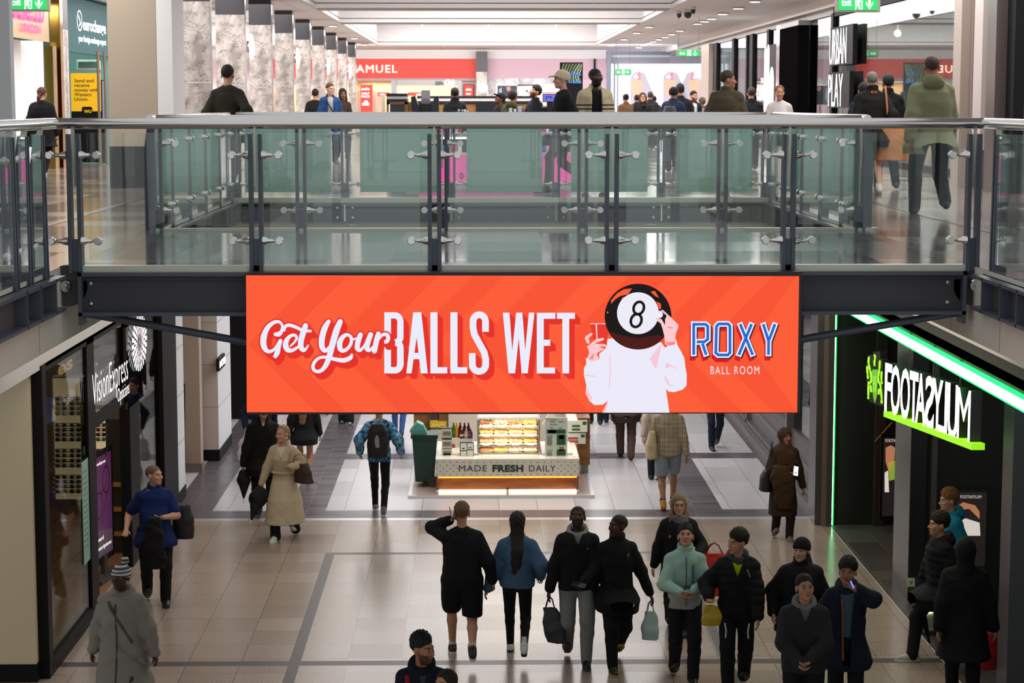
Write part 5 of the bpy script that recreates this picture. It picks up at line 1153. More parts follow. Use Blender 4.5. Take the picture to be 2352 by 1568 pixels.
MB().box(-4.718, -4.715, ya, yb, 0.75, 2.0).build('strip', mat('strip_mint', '#9fc4b6', 0.5), t); m = MB()
for i in range(14): m.box(-4.714, -4.712, ya + 0.06, ya + 0.28, 0.95 + i * 0.07, 0.965 + i * 0.07)
m.mi = 1; m.box(-4.714, -4.712, ya + 0.4, yb - 0.03, 0.82, 0.95); m.build('text_lines', [mat('strip_ink', '#5d8b80', 0.5), mat('strip_blue', '#5a93b5', 0.5)], t)
t = thing('pavement_sign', 'purple poster stand in the opticians doorway on a dark base', 'sign', atz(252, 1310, 0))
P0 = lambda u, v, d=0: (-5.02 + 0.1 * u, 25.85 + 0.75 * u + d, 0.28 + v * 1.35)
m = MB(); m.prism([(-0.04, -0.06), (1.04, -0.06), (1.04, 1.06), (-0.04, 1.06)], lambda u, v, d: P0(u, v, d + 0.01), 0.05); m.build('frame', BLACK, t)
m = MB(); m.quad(P0(0, 0, -0.002), P0(1, 0, -0.002), P0(1, 1, -0.002), P0(0, 1, -0.002)); m.mi = 1; m.quad(P0(0, 0, -0.006), P0(1, 0, -0.006), P0(1, 0.22, -0.006), P0(0, 0.3, -0.006)); m.build('poster', [mat('poster_purple', '#6e3570', 0.4, emit='#6e3570', estr=0.15, sample=False), mat('poster_mauve', '#8a6f8c', 0.4)], t)
m = MB(); PF = lambda u, v, d=0: P0(u, v, -0.012); [stroke(m, arc(a, b, 0.2, 0.13, 0, 360, 18)[:-1], 0.02, PF, True) for a, b in ((0.3, 0.52), (0.72, 0.74))]; stroke(m, [(0.42, 0.62), (0.62, 0.68)], 0.02, PF); stroke(m, [(0.75, 0.6), (0.4, 0.3)], 0.02, PF); m.build('picture', mat('poster_dark_plum', '#3d1d44', 0.4), t)
m = MB(); letters(m, 'reward', PF, 0.06, 0.5, 0.17, 0.21); letters(m, 'prescriptions', PF, 0.06, 0.92, 0.08, 0.12); letters(m, 'VisionExpress', PF, 0.1, 0.7, 0.92, 0.95); m.build('lettering', mat('poster_white', '#ece2ee', 0.5), t)
m = MB(); m.prism([(-0.1, -0.35), (1.0, -0.2), (1.15, 0.35), (0.0, 0.4)], lambda u, v, d: (-5.0 + 0.1 * u + v * 0.25, 25.8 + 0.75 * u - v * 0.4, d), 0.06); m.box(-5.0, -4.94, 26.1, 26.3, 0.05, 0.3); m.build('base', mat('stand_base', '#3a3634', 0.5), t)
# low shelving glimpsed in the doorway
t = thing('shelf_unit', 'dark shelf unit with gold edges in the opticians doorway', 'shelf', (-5.3, 27.6, 0)); m = MB().box(-5.45, -4.95, 27.6, 27.9, 0, 1.9); m.mi = 1
for z in (0.25, 0.6, 0.95): m.box(-5.42, -4.97, 27.57, 27.6, z, z + 0.06)
m.build('carcass', [mat('unit_dark', '#2a2320', 0.5), mat('gold_edge', '#b98a4a', 0.4)], t)
# pale shop with its blade sign and black door handle
t = thing('blade_sign', 'small black blade sign with white lettering on the pale shop pillar', 'sign', (-4.4, 36, 3.3)); ya, yb = atx(503, 830, -4.5)[1], atx(517, 830, -4.5)[1]; za, zb_ = atx(510, 846, -4.5)[2], atx(510, 817, -4.5)[2]
MB().box(-4.55, -4.5, ya, yb, za, zb_).build('sign_box', BLACK, t); letters(MB(), 'MOSS', wallX(-4.49), ya + 0.03, yb - 0.02, za + 0.06, zb_ - 0.05, bold=0.05).build('lettering', LW3, t)
t = thing('door_handle_frame', 'tall black bar handle on the taupe recess wall of the pale shop', 'handle', aty(418, 1075, 33.7)); m = MB(); A = lambda px, py: tuple(aty(px, py, 33.7))
m.tube([A(411, 883), A(423, 883), A(423, 1075), A(413, 1075)], 0.022, 8); m.tube([A(411, 963), A(423, 963)], 0.016, 8).tube([A(411, 968), A(423, 968)], 0.016, 8); m.build('bar', BLACK, t); a = aty(418, 1060, 33.7); MB().tube([(a[0], 33.7, 0.1), (a[0], 33.7, 0.4)], 0.06, 12).build('foot', BLACK, t)

# ---- sports shop (right): light strip, vertical neon, letters, crest and posters
t = thing('light_strip', 'long white green light strip along the top of the black shopfront', 'light', (5.22, 23, 3.36)); MB().box(5.2, 5.27, 17, 29.25, 3.345, 3.445).build('diffuser', glow('strip_white', '#e8fff2', 3.2, True), t); MB().box(5.205, 5.285, 17, 29.25, 3.325, 3.347).box(5.205, 5.285, 17, 29.25, 3.443, 3.465).build('channel', glow('strip_green', '#0cc65a', 3.0, True), t)
t = thing('neon_tube', 'vertical green neon tube at the far corner of the black shopfront', 'light', (5.32, 29.25, 0)); a = aty(1914.5, 900, 29.22); m = MB().tube([(a[0], 29.22, 0.02), (a[0], 29.22, 3.35)], 0.016, 8); m.build('tube', glow('neon_green_core', '#9dffc0', 14, True), t); MB().box(a[0] - 0.05, a[0] + 0.04, 29.24, 29.29, 0, 3.4).build('channel', glow('neon_green_channel', '#0a8f45', 0.9, True), t)
t = thing('shop_sign', 'big glowing white lettering with two reversed letters over a lime bar on the black shopfront', 'sign', (5.2, 23, 2.4))
XF = 5.2; YR = lambda px, py=900: atx(px, py, XF)[1]; SW = glow('sign_white_face', '#ffffff', 2.2, True)
seg = [('F', 2032, 2048, 0), ('O', 2046, 2067, 0), ('O', 2068, 2090, 0), ('T', 2089, 2109, 0), ('A', 2103, 2127, 0), ('S', 2125, 2146, 1), ('Y', 2142, 2166, 0), ('L', 2157, 2177, 1), ('U', 2178, 2200, 0), ('M', 2200, 2230, 0)]
for ch, a, b, rev in seg:
    ya, yb = YR(a), YR(b)
    if rev: ya, yb = yb, ya
    v, f = text_poly(ch, 0.0 if ch == 'M' else 0.018); A = np.array(v); lo, hi = A[:, 0].min(), A[:, 0].max(); zl, zh = 2.37, 2.985
    H = lambda px: (px - 2032) / (2230 - 2032)
    ztop = 2.985; ptop = lambda yy: (ztop if True else 0)
    U = ya + (A[:, 0] - lo) / (hi - lo) * (yb - ya)
    zof = lambda yy: (25.3 - yy) / 4.5 * 0.29      # the lettering stands level; its measured foot and head lines
    V = [2.37 + zof(u) * 1.0 + q * (0.60 - 0.0 * zof(u)) for u, q in zip(U, A[:, 1])]
    m = MB(); fl = [t_[::-1] for t_ in f] if rev else f
    m._add([(XF, u, w) for u, w in zip(U, V)], fl); m.mi = 1
    n = len(m.v); m._add([(XF + 0.12, u, w) for u, w in zip(U, V)], [t_[::-1] for t_ in fl])
    from collections import Counter
    ed = Counter(tuple(sorted((t_[i], t_[(i + 1) % len(t_)]))) for t_ in f for i in range(len(t_)))
    for (i, j), c_ in ed.items():
        if c_ == 1: m.quad((XF, U[i], V[i]), (XF, U[j], V[j]), (XF + 0.12, U[j], V[j]), (XF + 0.12, U[i], V[i]))
    m.build('letter', [SW, mat('letter_side', '#1a1c1c', 0.4)], t)
LIME = glow('lime_bar', '#8fd91c', 1.0, True)
y0, y1 = YR(2033, 950), YR(2236, 1020)
z0_, z1_ = atx(2033, 950, XF)[2], atx(2232, 1023, XF)[2]
m = MB(); m._add([(XF - 0.02, y0, z0_ - 0.035), (XF + 0.12, y0, z0_ - 0.035), (XF + 0.12, y0, z0_ + 0.035), (XF - 0.02, y0, z0_ + 0.035), (XF - 0.02, y1, z1_ - 0.035), (XF + 0.12, y1, z1_ - 0.035), (XF + 0.12, y1, z1_ + 0.035), (XF - 0.02, y1, z1_ + 0.035)], [(0, 1, 2, 3), (7, 6, 5, 4), (0, 4, 5, 1), (1, 5, 6, 2), (2, 6, 7, 3), (3, 7, 4, 0)]); m.build('lime_bar', LIME, t)
m = MB()
for px, py in ((2090, 800), (2145, 830), (2206, 862)): a = atx(px, py, 5.26); m.tube([(5.26, a[1], 2.9), (5.26, a[1], 3.5)], 0.008, 6)
m.build('hanger', mat('hanger_wire', '#6a6a6a', 0.4, 0.8), t)
t = thing('emblem_sign', 'lime green heraldic emblem left of the white shop lettering', 'sign', (5.2, 26.2, 2.5)); ZC = lambda pts: [(1970 + x / 5.807, 780 + y / 5.807) for x, y in pts]; FX = lambda k: (lambda u, v, d=0: tuple(atx(u, v, XF - 0.012 * k)))
m = MB(); m.prism(ZC([(115, 340), (140, 205), (205, 195), (205, 160), (300, 150), (300, 250), (330, 260), (350, 880), (300, 880), (232, 860), (150, 820), (125, 700)]), lambda u, v, d: tuple(atx(u, v, XF + 0.002) + np.array([d, 0, 0])), 0.08); m.build('backing', BLACK, t)
m = MB(); polyfill(m, ZC([(185, 430), (205, 390), (232, 400), (262, 390), (270, 430), (268, 560), (255, 760), (232, 850), (208, 780), (195, 640)]), FX(1)); m.mi = 1
for p in ([(150, 225), (145, 300), (158, 380), (172, 440), (180, 540), (160, 580), (145, 580), (142, 700), (140, 790)], [(295, 275), (290, 380), (282, 440), (275, 540), (300, 600), (305, 640), (318, 760), (320, 850)], [(222, 195), (232, 240), (222, 300), (226, 350)], [(125, 350), (130, 440), (138, 520)], [(320, 420), (315, 520), (322, 590)], [(170, 600), (182, 700)], [(285, 650), (278, 730)]): stroke(m, catmull(ZC(p), 4), [4.6 if i % 5 else 3.0 for i in range(4 * (len(p) - 1) + 1)], FX(1.4))
m.mi = 2; st = ZC([(212, 700), (212, 490), (235, 490), (235, 700)]); stroke(m, st, 1.2, FX(1.8)); stroke(m, ZC([(212, 580), (235, 580)]), 1.2, FX(1.8)); m.build('crest', [glow('crest_green', '#5aa51b', 0.9), glow('crest_lime', '#97dd1e', 1.0), glow('crest_pale', '#a8e04a', 0.9)], t)
SKIN2 = glow('advert_skin', '#b97a58', 0.7); ADW = glow('advert_white', '#d8cfc6', 0.8); LIMEC = glow('advert_lime', '#8ba53a', 0.7)
def sport_poster(lab, Y, x0, x1, y0, y1, art, txt):
    t = thing('poster', lab, 'poster', aty((x0 + x1) / 2, y1, Y), 'lit posters in the black shop'); pb(MB(), x0 - 5, x1 + 5, y0 - 8, y1 + 8, Y, 0.06).build('frame', mat('poster_black', '#0b0a0b', 0.3), t); pb(MB(), x0, x1, y0, y1, Y - 0.01, 0.01).build('sheet', mat('poster_dark', '#241d1b', 0.4, emit='#2a2220', estr=0.5, sample=False), t)
    for mt, polys in art:
        m = MB()
        for p in polys: polyfill(m, p, face(Y, 0.02))
        m.build('picture', mt, t)
    letters(MB(), 'FOOTASYLUM', face(Y, 0.024), *txt).build('lettering', ADW, t)
sport_poster('lit poster with a raised arm on the bronze wall behind the passers-by', 24.58, 2198, 2262, 1130, 1300, [(SKIN2, [[(2202, 1160), (2212, 1153), (2224, 1156), (2240, 1160), (2250, 1175), (2250, 1192), (2240, 1182), (2226, 1168), (2210, 1170)]]), (ADW, [[(2200, 1196), (2218, 1190), (2250, 1200), (2252, 1230), (2204, 1230)]])], (2206, 2254, 1144, 1137))
sport_poster('lit poster with a figure in a lime vest right of the bronze wall', 25.4, 2276, 2334, 1188, 1360, [(SKIN2, [[(2290, 1215), (2305, 1205), (2325, 1212), (2334, 1232), (2322, 1238), (2300, 1258), (2286, 1250)]]), (LIMEC, [[(2294, 1270), (2310, 1252), (2326, 1262), (2328, 1310), (2305, 1318), (2290, 1305)]])], (2280, 2330, 1203, 1196))
sport_poster('tall lit poster partly hidden by the black column painted lighter on its lit side', 28.6, 2030, 2070, 1005, 1185, [(SKIN2, [[(2034, 1028), (2046, 1022), (2056, 1028), (2054, 1060), (2042, 1085), (2034, 1060)]]), (LIMEC, [[(2040, 1062), (2056, 1058), (2058, 1100), (2042, 1104)]]), (ADW, [[(2032, 1085), (2040, 1080), (2042, 1130), (2032, 1130)]])], (2034, 2078, 1015, 1008))
t = thing('wall_socket', 'small pale switch plate low on the black column', 'switch', aty(2093, 1346, 24.54)); MB().box(5.62, 5.7, 24.68, 24.7, 0.14, 0.3); pb(MB(), 2085, 2101, 1328, 1347, 24.53, 0.02).build('plate', mat('plate_mint', '#b9c4a8', 0.5), t); m = MB(); stroke(m, [(2090, 1334), (2093, 1338), (2096, 1334)], 1.6, face(24.53, 0.006)); stroke(m, [(2093, 1338), (2093, 1342)], 1.6, face(24.53, 0.006)); m.build('mark', mat('plate_ink', '#3a3a32', 0.5), t)
t = thing('floor_light', 'thin glowing pale line on the dark shop floor', 'light', atz(2130, 1408, 0.01)); a, b = atz(2091, 1414, 0.012), atz(2168, 1401, 0.012); m = MB().tube([tuple(a), tuple(b)], 0.014, 6); m.build('tube', glow('floor_line', '#c8ffb0', 2.5), t)
t = thing('handrail_bar', 'thin copper bar slanting on the dark wall under the emblem', 'rail', aty(2020, 1000, 29.0)); MB().tube([tuple(aty(2010, 1014, 29.1)), tuple(aty(2049, 970, 29.1))], 0.015, 8).build('bar', mat('copper', '#a0603a', 0.3, 0.8), t)
m = MB(); [letters(m, s_, face(26, 0), 2296, 2338, y + 12, y) for s_, y in ()]
for i, (px, py, c) in enumerate(((2270, 1030, '#2c2a1e'), (2284, 1045, '#1a2230'), (2300, 1050, '#221a16'), (2316, 1055, '#1d2026'))):
    t = thing('hanging_garment', '%s dark garment hanging in the black shop behind the lit posters' % ['first', 'second', 'third', 'fourth'][i], 'clothing', aty(px, py + 90, 26.3), 'garments in the black shop'); m = MB(); m.prism([(px - 9, py + 80), (px - 8, py), (px - 3, py - 8), (px + 3, py - 8), (px + 9, py), (px + 9, py + 84)], lambda u, v, d: tuple(aty(u, v, 26.3) + np.array([0, d, 0])), 0.1); m.build('cloth', mat('garment_' + c, c, 0.8), t); m = MB(); m.tube([tuple(aty(px, py - 8, 26.35)), tuple(aty(px, py - 18, 26.35))], 0.006, 6); m.build('hook', BLACK, t)
# ================================================================ PEOPLE: smooth distance fields turned into meshes
def smin(a, b, k):
    h = np.clip(0.5 + 0.5 * (b - a) / k, 0, 1); return b + (a - b) * h - k * h * (1 - h)
V3 = lambda *a: np.array(a, float)
def unit_(v): return v / max(1e-9, np.linalg.norm(v))
class Field:
    def __init__(s, lo, hi, vox, fine=None):
        """fine: list of (axis, lo, hi, vox) stretches with a closer grid"""
        s.ax = []
        for i in range(3):
            f = [q for q in (fine or []) if q[0] == i]
            if f:
                _, a, b, fv = f[0]; a = max(a, lo[i]); b = min(b, hi[i])
                g = np.concatenate([np.arange(lo[i], a, vox), np.arange(a, b, fv), np.arange(b, hi[i] + vox, vox)])
            else: g = np.arange(lo[i], hi[i] + vox, vox)
            s.ax.append(g)
        s.v = np.full([len(g) for g in s.ax], 0.5, np.float32)
    def sl(s, lo, hi):
        r = []
        for i in range(3):
            a = np.searchsorted(s.ax[i], lo[i]); b = np.searchsorted(s.ax[i], hi[i], 'right')
            if b - a < 1: return None
            r.append(slice(a, b))
        return tuple(r)
    def add(s, fn, lo, hi, k=0.03, mode='u'):
        q = s.sl(np.array(lo) - k - 0.03, np.array(hi) + k + 0.03)
        if q is None: return s
        X, Y, Z = s.ax[0][q[0]][:, None, None], s.ax[1][q[1]][None, :, None], s.ax[2][q[2]][None, None, :]
        d = fn(X, Y, Z); v = s.v[q]
        if mode == 'u': v = smin(v, d, k) if k > 0 else np.minimum(v, d)
        elif mode == 's': v = -smin(-v, d, k) if k > 0 else np.maximum(v, -d)
        s.v[q] = v; return s
    def cone(s, a, b, ra, rb, k=0.03, fy=1.0, mode='u'):
        a = np.array(a, float); b = np.array(b, float); ba = b - a; L2 = max(1e-9, float(ba @ ba)); r = max(ra, rb)
        def fn(X, Y, Z):
            dx, dy, dz = X - a[0], Y - a[1], Z - a[2]
            t = np.clip((dx * ba[0] + dy * ba[1] + dz * ba[2]) / L2, 0, 1)
            return np.sqrt((dx - t * ba[0]) ** 2 + ((dy - t * ba[1]) / fy) ** 2 + (dz - t * ba[2]) ** 2) - (ra + (rb - ra) * t)
        return s.add(fn, np.minimum(a, b) - r, np.maximum(a, b) + r, k, mode)
    def ell(s, c, r, k=0.03, mode='u'):
        c = np.array(c, float); r = np.array(r, float); m = r.min()
        return s.add(lambda X, Y, Z: (np.sqrt(((X - c[0]) / r[0]) ** 2 + ((Y - c[1]) / r[1]) ** 2 + ((Z - c[2]) / r[2]) ** 2) - 1) * m, c - r, c + r, k, mode)
    def loft(s, lev, k=0.03, p=2.4, mode='u'):
        """levels (z, cx, cy, a, b): stacked super-ellipses with flat ends"""
        lev = sorted(lev); A = np.array(lev, float); z0, z1 = A[0, 0], A[-1, 0]; mx = A[:, 3].max(), A[:, 4].max()
        def fn(X, Y, Z):
            i = [np.interp(Z, A[:, 0], A[:, j]) for j in (1, 2, 3, 4)]
            d = ((np.abs((X - i[0]) / i[2]) ** p + np.abs((Y - i[1]) / i[3]) ** p) ** (1 / p) - 1) * np.minimum(i[2], i[3])
            return np.maximum(d, np.maximum(z0 - Z, Z - z1))
        return s.add(fn, (A[:, 1].min() - mx[0], A[:, 2].min() - mx[1], z0), (A[:, 1].max() + mx[0], A[:, 2].max() + mx[1], z1), k, mode)
    def fold(s, amp, seed, fz=1.0):
        X, Y, Z = s.ax[0][:, None, None], s.ax[1][None, :, None], s.ax[2][None, None, :]
        a, b, c = seed * 1.7, seed * 2.3, seed * 0.9
        n = 0.55 * np.sin(22 * fz * Z + 9 * X + a + 1.8 * np.sin(11 * X + b) + 1.5 * np.sin(13 * Y + c)) + 0.45 * np.sin(37 * fz * Z - 17 * X + 8 * Y + b + 1.5 * np.sin(19 * Y + a))
        r1 = (1 - np.abs(np.sin(13 * fz * Z + 9 * X + 5 * Y + b + 1.3 * np.sin(8 * X + 6 * Z + c)))) ** 4
        r2 = (1 - np.abs(np.sin(17 * fz * Z - 12 * X + 7 * Y + c + 1.4 * np.sin(9 * Z - 7 * Y + a)))) ** 4
        m1 = 0.5 + 0.5 * np.sin(5 * Z + 6 * X + a + 4 * Y); m2 = 0.5 + 0.5 * np.sin(6 * Z - 7 * X + b)
        s.v = s.v + (amp * (0.75 * n + 1.5 * r1 * m1 ** 2 + 1.2 * r2 * m2 ** 3 - 0.25)).astype(np.float32); return s
    def mesh(s):
        v = s.v; ins = v < 0
        n = np.zeros([d - 1 for d in v.shape], np.int8)
        for dx in (0, 1):
            for dy in (0, 1):
                for dz in (0, 1): n += ins[dx:v.shape[0] - 1 + dx, dy:v.shape[1] - 1 + dy, dz:v.shape[2] - 1 + dz]
        act = (n > 0) & (n < 8); I = np.array(np.nonzero(act)); N = I.shape[1]
        if N == 0: return None
        idx = np.full(act.shape, -1, np.int64); idx[act] = np.arange(N)
        acc = np.zeros((N, 3)); cnt = np.zeros(N)
        C = [(a, b, c) for a in (0, 1) for b in (0, 1) for c in (0, 1)]
        cv = {c: v[I[0] + c[0], I[1] + c[1], I[2] + c[2]] for c in C}
        cp = {c: np.stack([s.ax[i][I[i] + c[i]] for i in range(3)], 1) for c in C}
        for a in C:
            for i in range(3):
                if a[i] == 0:
                    b = tuple(1 if j == i else a[j] for j in range(3)); va, vb = cv[a], cv[b]; x = (va < 0) != (vb < 0)
                    t = np.where(x, va / np.where(x, va - vb, 1), 0)[:, None]
                    acc += np.where(x[:, None], cp[a] + (cp[b] - cp[a]) * t, 0); cnt += x
        P = acc / cnt[:, None]; Q = []
        for ax in range(3):
            o = [j for j in range(3) if j != ax]
            S = [slice(None)] * 3; S[o[0]] = slice(1, -1); S[o[1]] = slice(1, -1)
            A = ins[tuple(S)]; lo = [slice(None)] * 3; lo[ax] = slice(0, -1); hi = [slice(None)] * 3; hi[ax] = slice(1, None)
            a, b = A[tuple(lo)], A[tuple(hi)]; x = np.array(np.nonzero(a != b))
            if x.shape[1] == 0: continue
            fl = a[tuple(x)]; base = x.copy(); base[o[0]] += 1; base[o[1]] += 1
            def cell(d0, d1):
                q = base.copy(); q[o[0]] += d0; q[o[1]] += d1; return idx[q[0], q[1], q[2]]
            q = np.stack([cell(-1, -1), cell(0, -1), cell(0, 0), cell(-1, 0)], 1)
            if ax == 1: fl = ~fl
            q[~fl] = q[~fl][:, ::-1]; Q.append(q)
        return P, np.concatenate(Q)
def link_mesh(name, P, Q, m, parent, col=None, extra=None):
    """numpy verts and quads (plus extra polygons) -> ONE smooth mesh object under parent"""
    ev, ef = extra if extra else ([], [])
    n0 = len(P); V = np.concatenate([P, np.array(ev, float).reshape(-1, 3)]) if len(ev) else P
    me = bpy.data.meshes.new(name); me.vertices.add(len(V)); me.vertices.foreach_set('co', V.astype(np.float32).ravel())
    loops = [Q.ravel()] + [np.array([i + n0 for i in f]) for f in ef]; sizes = np.concatenate([np.full(len(Q), 4), np.array([len(f) for f in ef], int)]) if ef else np.full(len(Q), 4)
    L = np.concatenate(loops).astype(np.int32); me.loops.add(len(L)); me.loops.foreach_set('vertex_index', L)
    me.polygons.add(len(sizes)); st = np.concatenate([[0], np.cumsum(sizes)[:-1]]).astype(np.int32)
    me.polygons.foreach_set('loop_start', st); me.polygons.foreach_set('use_smooth', [True] * len(sizes))
    me.update(calc_edges=True)
    if col is not None:
        at = me.color_attributes.new('tone', 'FLOAT_COLOR', 'POINT'); c = np.ones((len(V), 4), np.float32); c[:n0, :3] = col; c[n0:, :3] = col[0] if len(col) else 1
        if len(V) > n0: c[n0:, :3] = link_mesh.base
        at.data.foreach_set('color', c.ravel())
    me.materials.append(m)
    o = bpy.data.objects.new(name, me); COL.objects.link(o)
    if parent is not None: o.parent = parent; ORG[o.name] = ORG.get(parent.name, (0, 0, 0))
    return o
def skin_mat():
    if 'skin' in MATS: return MATS['skin']
    m = mat('skin', '#c08a6c', 0.55, spec=0.3); nt = m.node_tree; a = nt.nodes.new('ShaderNodeAttribute'); a.attribute_name = 'tone'
    nt.links.new(a.outputs['Color'], nt.nodes['Principled BSDF'].inputs['Base Color']); return m
def cloth(c, rough=0.85): return mat('cloth_' + c, c, rough, bump=0.25, bscale=160, spec=0.25, var=0.1, vscale=5)
def pattern(name, kind):
    if name in MATS: return MATS[name]
    m = mat(name, '#888888', 0.85, spec=0.2); nt = m.node_tree; N = nt.nodes.new; L = nt.links.new; b = nt.nodes['Principled BSDF']; tc = N('ShaderNodeTexCoord')
    rp = N('ShaderNodeValToRGB'); e = rp.color_ramp.elements
    if kind == 'tiedye':
        n = N('ShaderNodeTexNoise'); n.inputs['Scale'].default_value = 9; n.inputs['Distortion'].default_value = 2.0; L(tc.outputs['Object'], n.inputs['Vector']); L(n.outputs['Fac'], rp.inputs[0])
        e[0].position = 0.38; e[0].color = (*lin('#173a6b'), 1); e[1].position = 0.6; e[1].color = (*lin('#86b9cf'), 1)
        x = e.new(0.48); x.color = (*lin('#3f7ea6'), 1); L(rp.outputs[0], b.inputs['Base Color'])
    elif kind in ('plaid', 'tartan'):
        sp = N('ShaderNodeSeparateXYZ'); L(tc.outputs['Object'], sp.inputs[0]); out = []
        c0, c1, c2 = (lin('#b5ad98'), lin('#5a5540'), lin('#94715c')) if kind == 'plaid' else (lin('#16242c'), lin('#0b4a48'), lin('#0d1a22'))
        cur = None
        for ax, per, cc, w in ((0, 0.07, c1, 0.2), (2, 0.07, c1, 0.2), (0, 0.035, c2, 0.3), (2, 0.035, c2, 0.3)):
            d = N('ShaderNodeMath'); d.operation = 'DIVIDE'; d.inputs[1].default_value = per; L(sp.outputs[ax], d.inputs[0]); f = N('ShaderNodeMath'); f.operation = 'FRACT'; L(d.outputs[0], f.inputs[0])
            lt = N('ShaderNodeMath'); lt.operation = 'LESS_THAN'; lt.inputs[1].default_value = w; L(f.outputs[0], lt.inputs[0]); ml = N('ShaderNodeMath'); ml.operation = 'MULTIPLY'; ml.inputs[1].default_value = 0.55; L(lt.outputs[0], ml.inputs[0])
            mx = N('ShaderNodeMix'); mx.data_type = 'RGBA'; L(ml.outputs[0], mx.inputs[0]); mx.inputs[7].default_value = (*cc, 1)
            if cur is None: mx.inputs[6].default_value = (*c0, 1)
            else: L(cur, mx.inputs[6])
            cur = mx.outputs[2]
        L(cur, b.inputs['Base Color'])
    else:   # horizontal split or bands given as (height, colour) steps
        sp = N('ShaderNodeSeparateXYZ'); L(tc.outputs['Object'], sp.inputs[0]); d = N('ShaderNodeMath'); d.operation = 'DIVIDE'; d.inputs[1].default_value = 2.0; L(sp.outputs[2], d.inputs[0]); L(d.outputs[0], rp.inputs[0]); rp.color_ramp.interpolation = 'CONSTANT'
        for i, (z, c) in enumerate(kind):
            el = e[i] if i < 2 else e.new(z / 2.0); el.position = z / 2.0; el.color = (*lin(c), 1)
        L(rp.outputs[0], b.inputs['Base Color'])
    return m
def ik(a, c, l1, l2, pole):
    d = c - a; L = min(np.linalg.norm(d), (l1 + l2) * 0.998); u = unit_(d); x = (l1 * l1 - l2 * l2 + L * L) / (2 * L); h = math.sqrt(max(0, l1 * l1 - x * x))
    p = pole - u * (pole @ u); return a + u * x + unit_(p) * h, a + u * L
SKIN = {'pale': '#c99a82', 'light': '#bd8b70', 'tan': '#a8755a', 'brown': '#7a4e37', 'dark': '#4a2f22'}
NP = [0]
